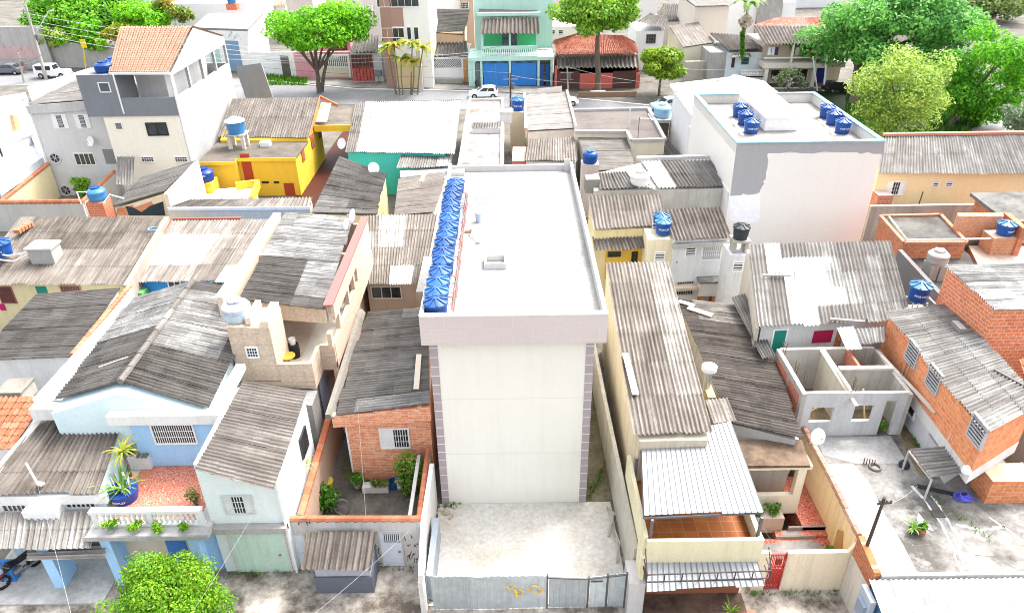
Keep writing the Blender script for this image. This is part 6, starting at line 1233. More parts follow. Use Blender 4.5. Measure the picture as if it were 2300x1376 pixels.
m = MB(); m.prism([q[0] + V((0, -.1, -.12)), q[1] + V((-.1, -.1, -.12)), q[2] + V((-.1, 0, -.12)), q[3] + V((0, 0, -.12))], 0); m.build('wall', plaster((.55, .52, .48), .5, .5), H); m = MB(); m.bar(q[3] + V((0, -.05, -.02)), q[2] + V((0, -.05, -.02)), .14, .22); m.build('metal_edge', flat((.66, .68, .72), .5), H)
# white-roofed teal house and neighbours
H = thing('white_roof_house', 'teal-walled house under a broad whitewashed corrugated roof', 'house', (-10, 68, 0))
q = [V((-15.2, 73, 6)), V((-4.9, 74, 6)), P(1022, 346, 4.1), P(776, 342, 4.1)]
q[0] = PY(799, 230, 77.5); q[1] = PY(1035, 227, 77.5)
corr(H, q, 3, .86, .05, [(0, .13, 0, .66, .35), (0, .06, .5, 1, .2), (.76, .84, .55, 1, .25), (.0, .1, .66, 1, .3), (.8, .9, 0, .33, .75)], pitch=.22, amp=.045)
walls(H, [q[0] + V((.1, -.1, -.1)), q[1] + V((-1.3, -.1, -.1)), q[2] + V((-.9, .4, -.1)), q[3] + V((.1, .4, -.1))], plaster((.06, .50, .46), .15, .15), 0)
qb = [PY(800, 222, 80), PY(1037, 220, 80), q[1] + V((0, .05, .05)), q[0] + V((0, .05, .05))]; qb[0].z = qb[1].z = q[0].z - .6; corr(H, [qb[3], qb[2], qb[1], qb[0]], 1, .35, .07, pitch=.24)
q = [P(905, 340, 3.9), P(1020, 338, 3.9), P(1012, 374, 3.4), P(890, 379, 3.4)]; corr(H, q, 1, .46, .08, [(.75, .9, 0, 1, .8)], name='rear_roof', pitch=.22, amp=.045)
m = MB(); m.prism([P(898, 384, 3.2), P(1008, 372, 3.2), P(1006, 384, 3.2), P(900, 398, 3.2)], 0); m.build('gutter_wall', plaster((.52, .56, .58), .5, .5), H)
dish('white satellite dish at the left corner of the whitewashed roof', P(772, 330, 4.1), (0, 0, .3), (-.5, -.8, .4), .5); dish('white satellite dish against the teal wall above the dark roof', P(838, 383, 3.6), (0, 0, .2), (.5, -.8, .4), .5)
bush('wall_plant', 'green climbing plant at the teal wall corner', P(879, 362, 2.4), (.35, .3, 1.0), 8, .3, 320, .1, GREEN(), 61, zb=0, cat='plant')
H = thing('dark_fan_roof_house', 'low house with dark skewed corrugated roof below the teal wall', 'house', (-12.5, 55, 0))
q = [P(762, 352, 4.0), P(700, 478, 3.9), P(846, 482, 3.4), P(868, 392, 3.4)]; corr(H, [q[1], q[0], q[3], q[2]], 4, .30, .07, [(.75, 1, 0, .5, .45), (0, .25, .0, 1, .5), (.1, .4, .6, 1, .2)], mat=sheet('grey'), pitch=.22)
walls(H, [q[0] + V((.1, -.1, -.1)), q[1] + V((.1, .1, -.1)), q[2] + V((-.1, .1, -.1)), q[3] + V((-.1, -.1, -.1))], plaster((.68, .56, .28), .3, .4), 0)
H = thing('reddish_roof_house', 'house with flat reddish-brown sheet roof behind the tank row', 'house', (-7, 53, 0))
q = [P(895, 402, 4.0), P(1003, 386, 4.2), P(978, 476, 4.0), P(885, 484, 3.8)]; corr(H, [q[3], q[0], q[1], q[2]], 2, .30, .06, mat=sheet('warm'), pitch=.3, amp=.015); walls(H, [q[0] + V((.1, -.1, -.1)), q[1] + V((-.1, -.1, -.1)), q[2] + V((-.1, .1, -.1)), q[3] + V((.1, .1, -.1))], plaster((.55, .52, .46), .5, .5), 0)
m = MB(); m.bar(P(945, 408, 4.15), P(953, 391, 4.2), .3, .05); tag(m.build('plank', flat((.7, .68, .64), .8)), 'pale plank lying on the reddish sheet roof', 'plank')
H = thing('white_slab_house', 'long low house with cracked white flat roof behind the tall building', 'house', (-2.8, 70, 0))
xa, xb = P(1030, 370, 4).x, P(1130, 370, 4).x; m = MB(); m.prism([V((xa, 58, 4)), V((xb, 58, 4)), V((xb, 80.5, 4)), V((xa, 80.5, 4))], 0); m.build('wall', plaster((.68, .66, .62), .4, .5), H)
m = MB(); m.box((xa, 58, 4.002), (xb, 80.5, 4.05)); m.build('roof', concrete((.55, .53, .51), (.24, .19, .16), .46, .66, .35, None, .6, .60), H)
m = MB(); m.box((xa, 57.9, 4.052), (xa + .25, 80.5, 4.4)); m.box((xb - .25, 57.9, 4.052), (xb, 80.5, 4.3)); m.box((xa + .26, 80.2, 4.052), (xb - .26, 80.5, 4.3)); m.build('kerb', plaster((.66, .56, .5), .5, .5), H)
c = [P(1062, 275, 4.9), P(1125, 275, 4.9), P(1125, 288, 4.6), P(1060, 288, 4.6)]; corr(H, c, 1, .45, .08, name='canopy', pitch=.25); m = MB(); m.box((c[3].x, c[3].y, 4.052), (c[2].x, c[3].y + .2, 4.55)); m.box((c[3].x, c[3].y + .21, 4.052), (c[3].x + .15, c[0].y, 4.6)); m.build('canopy_wall', plaster((.6, .58, .55), .4, .4), H)
# narrow shed and flat roofs between
H = thing('grey_shed', 'shed with faded grey sheet roof and cream end wall', 'shed', (4, 72, 0))
q = [P(1180, 214, 4.7), P(1272, 207, 4.9), P(1292, 288, 4.4), P(1184, 294, 4.2)]; corr(H, [q[3], q[0], q[1], q[2]], 2, .55, .07, pitch=.3, amp=.012, mat=sheet('grey')); walls(H, [q[0] + V((.1, -.1, -.1)), q[1] + V((-.1, -.1, -.1)), q[2] + V((-.1, .2, -.1)), q[3] + V((.1, .2, -.1))], plaster((.74, .66, .56), .2, .3), 0)
m = MB(); m.bar(q[0] + V((-.1, 0, .1)), q[3] + V((-.1, 0, .1)), .3, .35); m.bar(q[1] + V((.05, 0, .1)), q[2] + V((.05, 0, .1)), .25, .3); m.build('roof_kerb', plaster((.55, .35, .28), .6, .6), H); m = MB(); m.hexa([PY(1208, 214, q[0].y + .3), PY(1262, 208, q[0].y + .3), PY(1262, 208, q[0].y + .6), PY(1208, 214, q[0].y + .6)], [PY(1208, 199, q[0].y + .3), PY(1262, 193, q[0].y + .3), PY(1262, 193, q[0].y + .6), PY(1208, 199, q[0].y + .6)]); m.build('back_board', plaster((.70, .64, .58), .2, .2), H)
q = [P(1188, 312, 4.0), P(1292, 308, 4.0), P(1297, 362, 3.6), P(1180, 361, 3.6)]; S = thing('small_striped_shed', 'small shed with dark and light striped corrugated roof', 'shed', (4, 64, 0)); corr(S, q, 1, .42, .06, [(.6, .8, 0, .8, .55)], pitch=.24, amp=.045, mat=sheet('warm')); walls(S, [q[0] + V((.1, -.1, -.1)), q[1] + V((-.1, -.1, -.1)), q[2] + V((-.1, .2, -.1)), q[3] + V((.1, .2, -.1))], plaster((.62, .60, .57), .5, .5), 0)
m = MB(); m.prism([P(1152, 330, 3), P(1182, 330, 3), P(1178, 362, 3), P(1150, 362, 3)], 0); tag(m.build('brick_outbuilding', brick((.5, .16, .09), (.42, .12, .07), (.5, .42, .36), .3, .2)), 'narrow red brick outbuilding by the white slab roof', 'outbuilding')
tank('blue tank with white lettering left of the grey shed roof', P(1163, 247, 4.6), 1.5, 1.05, 'rib', BLUE(), LBLUE(), 'FORTLEV'); o = P(1163, 247, 4.6); m = MB(); m.box((o.x - .8, o.y - .8, 0), (o.x + .75, o.y + .7, 4.58)); tag(m.build('tank_pedestal', plaster((.62, .54, .4), .4, .4)), 'cream pedestal under the blue tank beside the grey shed', 'pedestal')
m = MB(); o = P(1137, 262, 4.6); m.box((o.x - .6, o.y - .5, 4.05), (o.x + .6, o.y + .5, 5.1)); m.box((o.x - .7, o.y - .6, 5.102), (o.x + .7, o.y + .6, 5.25)); tag(m.build('roof_box', plaster((.66, .64, .60), .3, .5)), 'white square roof box at the end of the white slab roof', 'roof box')
H = thing('tar_roof_house', 'house with large reddish-grey felted flat roof and cream parapet', 'house', (10, 69, 0))
t_ = [P(1285, 252, 4.6), P(1456, 248, 4.6), P(1493, 318, 4.6), P(1418, 320, 4.6), P(1408, 300, 4.6), P(1291, 300, 4.6)]
m = MB(); m.prism(t_, 0); m.build('wall', plaster((.74, .67, .52), .15, .3), H); m = MB(); m.slab([p + V((0, 0, .05)) for p in t_], .045); m.build('roof', concrete((.22, .19, .17), (.13, .115, .105), .42, .66, .35), H)
cap(H, [p + V((0, 0, .18)) for p in (t_[0], t_[1], t_[2], t_[3], t_[4], t_[5])], .3, .26, plaster((.46, .44, .44), .6, .6), 'parapet')
q = [P(1294, 303, 4.2), P(1406, 302, 4.2), P(1428, 381, 3.9), P(1334, 383, 3.9)]; S = thing('old_grey_roof_house', 'house with dull grey sheet roof below the felted roof', 'house', (8.5, 62, 0)); corr(S, [q[3], q[0], q[1], q[2]], 2, .30, .05, pitch=.3, amp=.02); walls(S, [q[0] + V((.1, -.1, -.1)), q[1] + V((-.1, -.1, -.1)), q[2] + V((-.1, .2, -.1)), q[3] + V((.1, .2, -.1))], plaster((.6, .57, .52), .4, .5), 0)
tank('blue tank with pale shoulder on a low block, corner of the dull grey roof', P(1325, 364, 4.7), 1.25, 1.05, 'dome', BLUE(), LBLUE()); o = P(1325, 364, 4.7); m = MB(); m.box((o.x - .7, o.y - .6, 0), (o.x + .7, o.y + .6, 4.68)); tag(m.build('tank_pedestal', plaster((.58, .5, .45), .5, .5)), 'pale block pedestal under the blue shouldered tank', 'pedestal')
m = MB(); a = P(1412, 290, 4.6); m.tube([a, a + V((0, 0, 1.9)), a + V((.1, 0, 2.0))], .05, 6); tag(m.build('vent_pipe', flat((.6, .6, .58), .5)), 'grey vent pipe standing on the felted flat roof', 'pipe')
t = thing('antenna', 'thin rooftop aerial mast over the cream parapet', 'antenna', P(1432, 318, 4.6)); m = MB(); a = P(1432, 318, 4.6); m.bar(a, a + V((0, 0, 2.2)), .05); m.build('mast', flat((.1, .1, .1), .6), t); m = MB(); m.bar(a + V((0, 0, 2.1)), a + V((2.0, 0, 1.95)), .04)
for k in range(6): m.bar(a + V((.3 * k + .2, -.25, 2.09 - .02 * k)), a + V((.3 * k + .2, .25, 2.09 - .02 * k)), .025)
m.build('boom', flat((.6, .6, .58), .5), t)
o = P(1487, 262, 4.8); tank('pale blue fibreglass tank on a concrete ledge by white hip roof', o, 1.7, 1.35, 'dome', flat((.26, .46, .62), .5), flat((.5, .6, .66), .6)); m = MB(); m.box((o.x - 1.2, o.y - 1.2, 4.5), (o.x + 1.3, o.y + 1.1, 4.78)); m.box((o.x + 1.0, o.y - 1.1, 0), (o.x + 1.25, o.y + 1, 4.49)); m.box((o.x - 1.1, o.y + .6, 0), (o.x + .9, o.y + .9, 4.49)); m.box((o.x - 1.1, o.y - 1.3, 0), (o.x + 1.2, o.y - 1.21, 2.4)); tag(m.build('tank_ledge', plaster((.5, .48, .45), .5, .5)), 'concrete ledge and niche carrying the pale blue tank', 'ledge')
dish('white satellite dish in the niche below the pale blue tank', P(1487, 275, 3.6), (0, 0, .3), (-.3, -.8, .3), .55)
q = [P(1455, 318, 3.6), P(1500, 316, 3.6), P(1530, 350, 3.3), P(1478, 352, 3.3)]; corr(thing('lean_to_roof', 'small grey corrugated lean-to beside the white hip house', 'roof', (13, 60, 0)), q, 1, .35, .06, name='sheet_roof', pitch=.25)
# white hip house and the big white block
H = thing('white_hip_house', 'white house with white hipped roof behind the grey-banded block', 'house', (19, 65, 0))
k0, k1, kp, k2, k3 = P(1500, 168, 8.2), P(1570, 332, 6.6), P(1618, 152, 9.3), PY(1760, 225, 62), P(1700, 180, 8.2)
k1 = PX(1568, 330, 14.6)
k0 = PX(1500, 170, 15.4); k0.z = 8.0; k0.y = 70; k1 = V((15.2, 59.5, 8.0)); k2 = V((24.5, 59.5, 8.0)); k3 = V((24.5, 70.5, 8.0)); kp = V((19.6, 65.5, 9.6)); kq = V((20.2, 66.5, 9.6))
WR = lambda: sheet('grey'); 
corr(H, [kp, kq, k1.lerp(k2, 1), k1], 2, 1.0, .03, pitch=.26, amp=.035); corr(H, [kq, kp, k0, k3], 2, 1.0, .03, pitch=.26, amp=.035); corr(H, [kp + V((0, .05, 0)), kp, k1, k0], 2, 1.0, .03, pitch=.26, amp=.02); corr(H, [kq, kq + V((0, .05, 0)), k3, k2], 2, 1.0, .03, pitch=.26, amp=.02)
m = MB(); m.prism([k0 + V((.3, -.3, -.15)), k1 + V((.3, .3, -.15)), k2 + V((-.3, .3, -.15)), k3 + V((-.3, -.3, -.15))], 0); m.build('wall', plaster((.74, .73, .72), .12, .25), H)
m = MB()
for a in (k0, k1, k2, k3): m.tube([a, kp if a in (k0, k1) else kq], .12, 6)
for a, b in ((k0, k1), (k1, k2)): m.bar(a - V((0, 0, .08)), b - V((0, 0, .08)), .12)
m.build('ridge_cap', flat((.78, .78, .77), .6), H)
wallrun('side_wall', 'mildewed white side wall running back from the grey-banded block', 'wall', [V((15.1, 59.4, 7.2)), V((14.9, 46.2, 6.6))], .3, plaster((.70, .69, .67), .35, .6))
H = thing('white_block_building', 'large plain white block with grey band, pale blue coping and six roof tanks', 'building', (19.7, 46, 0))
bx0, bx1, by0, by1, bz = 14.85, 24.5, 46.0, 58.5, 10.0
m = MB(); m.box((bx0, by0, 0), (bx1, by1, 9.3)); m.build('wall', plaster((.76, .73, .68), .04, .05), H)
GP = lambda: plaster((.36, .36, .37), .25, .2)
W = Wall(V((bx0, by0, 0)), V((bx1, by0, 0))); m = MB()
pl = [(1655, 322), (1987, 320), (1985, 346), (1900, 342), (1725, 344), (1720, 400), (1706, 432), (1640, 440)]
rnd = random.Random(3); pr = []
for i, (a, b) in enumerate(zip(pl, pl[1:] + pl[:1])):
    n = 1 if i in (0, 1, len(pl) - 1) else 7
    pr += [(lerp(a[0], b[0], k / n) + (rnd.uniform(-3, 3) if k else 0), lerp(a[1], b[1], k / n) + (rnd.uniform(-3, 3) if k else 0)) for k in range(n)]
m.face([W.hit(x, y) + W.n * .004 for x, y in pr])
m.build('grey_patch', GP(), H)
m = MB(); m.face([W.hit(x, y) + W.n * .0045 for x, y in ((1640, 440), (1708, 436), (1706, 490), (1695, 500), (1640, 495))]); m.build('white_patch', flat((.80, .81, .83), .8), H)
m = MB()
for lo, hi in (((bx0, by0, 9.3), (bx1, by0 + .22, bz)), ((bx0, by0 + .221, 9.3), (bx0 + .22, by1, bz)), ((bx1 - .22, by0 + .221, 9.3), (bx1, by1, bz)), ((bx0 + .221, by1 - .22, 9.3), (bx1 - .221, by1, bz))): m.box(lo, hi)
m.build('parapet', plaster((.62, .60, .56), .15, .2), H)
m = MB()
for lo, hi in (((bx0 - .06, by0 - .06, bz), (bx1 + .06, by0 + .3, bz + .08)), ((bx0 - .06, by0 + .301, bz), (bx0 + .3, by1 + .06, bz + .08)), ((bx1 - .3, by0 + .301, bz), (bx1 + .06, by1 + .06, bz + .08)), ((bx0 + .301, by1 - .3, bz), (bx1 - .301, by1 + .06, bz + .08))): m.box(lo, hi)
m.build('coping', flat((.20, .40, .44), .6), H)
m = MB(); m.box((bx0 + .23, by0 + .23, 9.302), (bx1 - .23, by1 - .23, 9.33)); m.build('roof_floor', concrete((.50, .465, .43), (.32, .28, .25), .45, .66, .5, None, .6, .62), H)
m = MB(); m.box((18.2, 50.8, 9.34), (20.6, 57.6, 10.3)); m.box((18.0, 50.6, 10.302), (20.8, 57.8, 10.42)); m.build('stair_hood', flat((.80, .79, .78), .7), H)
m = MB(); m.tube([(16.6, 47.4, 9.42), (19, 47.7, 9.42), (21.5, 47.9, 9.42), (22.6, 47.3, 9.42)], .05, 6); m.build('pipe', flat(WHITE, .5), H)
g = 'blue tanks on the white block roof'
for i, (x, y, s) in enumerate(((1686, 298, 'front tank of the left trio on the white block roof'), (1672, 279, 'middle tank of the left trio on the white block roof'), (1660, 262, 'rear tank of the left trio on the white block roof'), (1890, 298, 'front tank of the right trio on the white block roof'), (1870, 279, 'middle tank of the right trio on the white block roof'), (1855, 264, 'rear tank of the right trio on the white block roof'))):
    p = P(x, y, 9.34); tank(s, p, 1.15, .8, 'rib', BLUE(), None, 'FORTLEV' if i in (0, 3) else None, g)
for ps, sd_ in (([(1645, 268), (1668, 305)], 'left'), ([(1840, 268), (1875, 305)], 'right')):
    a, b = P(*ps[0], 9.34), P(*ps[1], 9.34); m = MB(); m.bar(a, b, .25, .06); tag(m.build('tank_pipe', flat((.66, .62, .58), .7)), 'low pale pipe run beside the %s trio of tanks on the white block' % sd_, 'pipe')
# long yellow house
H = thing('long_yellow_house', 'long pale yellow house with grey corrugated roof and shuttered window', 'house', (32, 52, 0))
q = [P(1983, 304, 7.4), P(2345, 302, 7.4), P(2390, 390, 6), P(1972, 391, 6)]; q[0].y = q[1].y = 55.4
corr(H, q, 2, .56, .04, pitch=.22, amp=.045); fy = q[3].y + .35
m = MB(); m.prism([V((q[3].x + .2, fy, 5.9)), V((q[2].x, fy, 5.9)), V((q[2].x, 55.3, 7.2)), V((q[3].x + .2, 55.3, 7.2))], 0); m.build('wall', plaster((.84, .66, .38), .08, .14), H)
W = Wall(V((q[3].x + .2, fy, 0)), V((q[2].x, fy, 0)))
window(H, W, (1993, 409, 2030, 436), 'shutter', bars=3); window(H, W, (2096, 408, 2107, 418), 'louvre', bars=2); window(H, W, (2125, 408, 2138, 418), 'louvre', bars=2)
m = MB(); m.bar(q[0] + V((0, 0, .1)), q[1] + V((0, 0, .1)), .35, .2); m.build('ridge_tiles', flat((.52, .22, .14), .8), H)
m = MB(); a = W.hit(2050, 470); m.bar(a + V((0, -.5, -.5)), W.hit(2066, 425) + V((0, -.5, 0)), .06); tag(m.build('iron_rod', flat((.1, .09, .08), .7)), 'thin iron rod standing in front of the long yellow wall', 'rod')
m = MB(); m.box((27.2, 50.0, 0), (28.3, 51.0, 4.6)); tag(m.build('brick_stub', brick((.5, .18, .1), (.45, .14, .08), (.5, .45, .4), .3, .2)), 'small brick stub between white block and yellow house', 'wall')
# ------------------------------------------------------------ upper street, kerbs, verge
def ground_poly(name, pts, mat, z, th=.01, kind='structure', label=None, cat=None):
    m = MB(); m.slab([P(x, y, 0) + V((0, 0, z)) for x, y in pts], th); o = m.build(name, mat, loc=(0, 0, 0))
    return tag(o, label, cat, None, kind)
ASPH = lambda: concrete((.34, .34, .35), (.24, .24, .245), .40, .66, .3)
ground_poly('street', [(-900, 178), (0, 158), (200, 165), (560, 178), (800, 200), (1050, 203), (1290, 222), (1500, 245), (1560, 262), (1000, 245), (520, 222), (200, 190), (-900, 210)], ASPH(), .02)
ground_poly('pavement', [(590, 168), (800, 182), (1060, 193), (1250, 196), (1290, 220), (1050, 202), (800, 198), (580, 177)], concrete((.46, .44, .41), (.25, .24, .22), .42, .66, .35), .06)
ground_poly('side_road', [(2130, 190), (2320, 250), (2500, 330), (2200, 330), (2080, 300)], concrete((.42, .42, .43), (.30, .30, .31), .42, .66, .3), .02)
ground_poly('grass', [(585, 170), (690, 182), (680, 192), (580, 180)], leafmat((.03, .09, .015), (.08, .2, .03), (.2, .3, .06)), .09, kind='stuff')
def grass_patch(label, px, n, mat, s=.25, seed=1):
    rnd = random.Random(seed); m = MB()
    for _ in range(n):
        p = P(lerp(px[0], px[2], rnd.random()), lerp(px[1], px[3], rnd.random()), .02); a = rnd.uniform(0, 6.3); d = V((math.cos(a), math.sin(a), 0)) * s * .25; h = V((rnd.uniform(-.1, .1), rnd.uniform(-.1, .1), s * rnd.uniform(.6, 1.6))); m.face([p - d, p + d, p + h], rnd.random())
    o = m.build('grass', mat, loc=(0, 0, 0)); return tag(o, kind='stuff')
grass_patch('verge', (588, 166, 690, 192), 1500, GREEN(), .4, 1)
ground_poly('lawn', [(1760, 205), (1960, 205), (2140, 240), (2200, 280), (2110, 330), (1850, 330)], leafmat((.02, .06, .01), (.05, .14, .02), (.12, .22, .04)), .03)
grass_patch('park', (1900, 205, 2180, 300), 5000, leafmat((.02, .07, .012), (.05, .16, .02), (.14, .28, .04)), .5, 2)
m = MB(); m.bar(P(580, 180, .08), P(800, 200, .08), .25, .16); m.bar(P(800, 200, .08), P(1060, 205, .08), .25, .16); m.bar(P(1300, 222, .08), P(1520, 243, .08), .25, .16); tag(m.build('kerb', plaster((.62, .60, .56), .4, .3), loc=(0, 0, 0)), kind='structure')
# ------------------------------------------------------------ vehicles
def car(label, loc, rz, L, Wd, Hh, col, kind='hatch', name='car', cat='car'):
    t = thing(name, label, cat, loc, None, rz); o = V(loc)
    def q(x, y, z): return V((x * L, y * Wd, z * Hh)) + o            # built along local +X = nose; parent Empty carries the turn
    prof = {'hatch': ([(-.49, .22), (-.5, .45), (-.47, .60), (.18, .62), (.44, .52), (.5, .40), (.49, .20)], [(-.45, .60), (-.38, .95), (-.25, 1.0), (.02, .97), (.24, .62)]),
            'sedan': ([(-.49, .25), (-.5, .55), (-.34, .64), (.20, .62), (.45, .52), (.5, .38), (.49, .22)], [(-.40, .62), (-.24, .95), (-.1, 1.0), (.06, .96), (.26, .62)]),
            'jeep': ([(-.49, .25), (-.5, .58), (.1, .60), (.46, .57), (.48, .30), (.46, .25)], [(-.495, .58), (-.485, .98), (-.45, 1.0), (.06, 1.0), (.12, .6)])}[kind]
    def loft(pr, w0, w1):
        m = MB(); n = len(pr); zt_ = max(z for x, z in pr); zb_ = min(z for x, z in pr)
        f = lambda z: lerp(w0, w1, (z - zb_) / (zt_ - zb_ + 1e-6))
        A = [q(x, -.5 * f(z), z) for x, z in pr]; Bq = [q(x, .5 * f(z), z) for x, z in pr]
        for i in range(n): j = (i + 1) % n; m.face([A[i], A[j], Bq[j], Bq[i]])
        m.face(list(reversed(A))); m.face(Bq); return m
    pt = flat(col, .3, .0, .04); bd = loft(prof[0], 1.0, .94).build('body', pt, t); loft(prof[1], .93, .78 if kind != 'jeep' else .88).build('cabin', pt, t)
    cb = prof[1]; zb_, zt_ = cb[0][1], max(z for x, z in cb); k = .78 if kind != 'jeep' else .88
    def fy(z): return .5 * lerp(.93, k, (z - zb_) / (zt_ - zb_)) + .006
    x0, x1 = cb[0][0] + .09, cb[-1][0] - .09; za, zc = zb_ + .05, zt_ - .07; xa, xc = cb[1][0] + .05, cb[-2][0] - .02
    GL = glass((.02, .025, .03), .08)
    for s in (-1, 1):
        for u0, u1 in ((0, .46), (.52, 1)):
            m = MB(); pts = [q(lerp(x0, x1, u0), s * fy(za), za), q(lerp(x0, x1, u1), s * fy(za), za), q(lerp(xa, xc, u1), s * fy(zc), zc), q(lerp(xa, xc, u0), s * fy(zc), zc)]
            m.face(pts if s < 0 else list(reversed(pts))); m.build('side_window', GL, t)
    m = MB(); a, b = cb[-2], cb[-1]; e = .012; pts = [q(lerp(b[0], a[0], .15) + e, -.38, lerp(b[1], a[1], .15) + e), q(lerp(b[0], a[0], .15) + e, .38, lerp(b[1], a[1], .15) + e), q(lerp(b[0], a[0], .88) + e, .36, lerp(b[1], a[1], .88) + e), q(lerp(b[0], a[0], .88) + e, -.36, lerp(b[1], a[1], .88) + e)]; m.face(pts); m.build('windscreen', GL, t)
    a, b = cb[0], cb[1]; m = MB(); m.face([q(lerp(a[0], b[0], u) - .012, w_, lerp(a[1], b[1], u) + .01) for u, w_ in ((.2, .38), (.2, -.38), (.9, -.35), (.9, .35))]); m.build('rear_window', GL, t)
    R = .31 if kind != 'jeep' else .38
    for x in (-.31, .31):
        for s in (-1, 1):
            c = q(x, s * .44, 0); c.z = o.z + R; d = V((0, s * .11, 0)); m = MB(); m.tube([c - d, c + d], R, 16); w_ = m.build('wheel', flat((.015, .015, .016), .8), t); m = MB(); m.tube([c + d, c + d * 1.12], R * .62, 12); m.build('rim', flat((.5, .5, .52), .3, .7), w_)
            m = MB(); 
            for kx in range(9): a0 = math.pi * kx / 9; a1 = math.pi * (kx + 1) / 9; yy = s * .503 * Wd; m.face([c + V((math.cos(a) * rr, yy - s * .44 * Wd, math.sin(a) * rr)) for a, rr in ((a0, R * 1.0), (a1, R * 1.0), (a1, R * 1.16), (a0, R * 1.16))])
            m.build('wheel_arch', flat((.02, .02, .02), .8), t)
    for s in (-1, 1):
        m = MB(); p = q(.478, s * .34, .47); m.box(p - V((.06, .17, .07)), p + V((.05, .17, .07))); m.build('headlight', flat((.55, .57, .58), .2), t)
        m = MB(); p = q(-.49, s * .38, .52); m.box(p - V((.05, .14, .1)), p + V((.08, .14, .1))); m.build('tail_light', flat((.45, .01, .01), .3), t)
    for s in (-1, 1): m = MB(); p = q(cb[-1][0] - .06, s * .53, zb_ + .08); m.box(p - V((.06, .08, .06)), p + V((.06, .08, .06))); m.build('mirror', pt, t)
    # bake the turn about the base
    return t
car('small white hatchback parked across from the blue garage doors', P(1087, 219, .03), math.pi, 3.95, 1.65, 1.5, (.76, .77, .78))
car('white car half hidden behind the grey shed roof', P(1262, 236, .03), 0.12, 4.1, 1.7, 1.5, (.74, .75, .76))
car('pale blue-grey car at the kerb beside the white hip house', P(1498, 246, .03), math.pi + .25, 4.2, 1.7, 1.5, (.30, .42, .50), 'sedan')
car('dark grey car at the left edge of the photo on the upper street', P(22, 166, .03), math.pi - .02, 4.6, 1.8, 1.55, (.14, .15, .17), 'sedan')
car('white boxy off-road wagon parked by the retaining wall', P(124, 174, .03), -.02, 5.0, 1.8, 1.95, (.78, .78, .77), 'jeep')
car('black car in the yard of the galleried building', P(1880, 205, .05), .2, 4.0, 1.65, 1.4, (.02, .02, .022))
car('white car glimpsed under the yellowish tree', P(2030, 288, .05), .05, 4.2, 1.7, 1.5, (.7, .72, .73), 'sedan')
# ------------------------------------------------------------ far houses
def fx(px, y, Y): return PY(px, y, Y).x
def fblock(parent, name, x0, x1, ytop, Y, depth, mat, z0=0.0, yb=None):
    a, b = PY(x0, ytop, Y), PY(x1, ytop, Y); zb = PY((x0 + x1) / 2, yb, Y).z if yb else z0
    m = MB(); z = (a.z + b.z) / 2; m.prism([V((a.x, Y, z)), V((b.x, Y, z)), V((b.x, Y + depth, z)), V((a.x, Y + depth, z))], zb); return m.build(name, mat, parent)
def fwall(x0, x1, Y, off=0.0): return Wall(V((fx(x0, 100, Y), Y - off, 0)), V((fx(x1, 100, Y), Y - off, 0)))
PINK = lambda: plaster((.66, .30, .34), .2, .25)
Y = 113.0
H = thing('retaining_wall', 'long grey retaining wall behind the white off-road wagon', 'wall', (-78, 120, 0)); a, b = PY(95, 94, 120), PY(330, 100, 120); m = MB(); m.prism([V((a.x, 120, a.z)), V((b.x, 118, b.z)), V((b.x, 118.4, b.z)), V((a.x, 120.4, a.z))], 0); m.build('wall_body', plaster((.42, .41, .38), .5, .5), H)
H = thing('graffiti_wall', 'stained concrete wall with faded pink graffiti at the left edge', 'wall', (-95, 119, 0)); fblock(H, 'wall_body', -300, 92, 62, 119, .5, plaster((.46, .45, .42), .7, .7)); W = fwall(-300, 92, 119, .01)
m = MB(); m.face([W.hit(x, y) + W.n * .01 for x, y in ((0, 102), (88, 104), (88, 132), (0, 134))]); m.build('paint_patch', plaster((.56, .40, .38), .5, .4), H); scrawl((5, 100, 80, 118), 21, 14, flat((.3, .08, .07), .8), H, W)
H = thing('flat_roof_house', 'white gabled house with flat grey roof, blue gate and graffiti', 'house', (-38, 114, 0)); YY = 116
zr = zt(500, 63, YY); q = [PY(470, 30, YY + 12), PY(590, 28, YY + 12), PY(552, 64, YY), PY(436, 62, YY)]
for p in q: p.z = zr
q[0] = P(468, 30, zr); q[1] = P(592, 28, zr); q[2] = P(556, 66, zr); q[3] = P(430, 62, zr)
m = MB(); m.slab(q, .3); m.build('roof', concrete((.42, .38, .34), (.26, .24, .22), .42, .66, .3), H); m = MB(); m.prism([p + V((0, 0, -.302)) for p in q], 0); m.build('wall', plaster((.76, .75, .72), .15, .3), H)
W = Wall(q[3], q[2]); m = MB(); u0, z0, u1, z1 = W.rect(508, 92, 540, 150); fbox(m, W, u0, 0, u1, z1, 0, .05); m.build('blue_gate', plaster((.18, .30, .42), .2, .2), H); scrawl((508, 70, 540, 86), 31, 8, GB, H, W)
m = MB(); u0, z0, u1, z1 = W.rect(470, 96, 492, 132); fbox(m, W, u0, 0, u1, z1, 0, .05); m.build('green_gate', plaster((.40, .58, .52), .2, .2), H)
W = Wall(q[2], q[1]); m = MB(); m.face([W.hit(x, y) + W.n * .01 for x, y in ((557, 72), (585, 45), (585, 120), (557, 120))]); m.build('side_paint', plaster((.70, .54, .40), .2, .2), H)
p = P(524, 22, zr); tank('blue tank on a row of orange bricks, far flat roof', p + V((0, 0, 1.0)), 1.7, 1.1, 'rib', LBLUE(), None); m = MB(); m.box((p.x - .9, p.y - .7, zr + .0), (p.x + .9, p.y + .6, zr + .98)); tag(m.build('brick_stack', brick((.60, .16, .08), (.55, .14, .07), (.5, .4, .3), .5, .3)), 'row of orange bricks under the far blue tank', 'bricks')
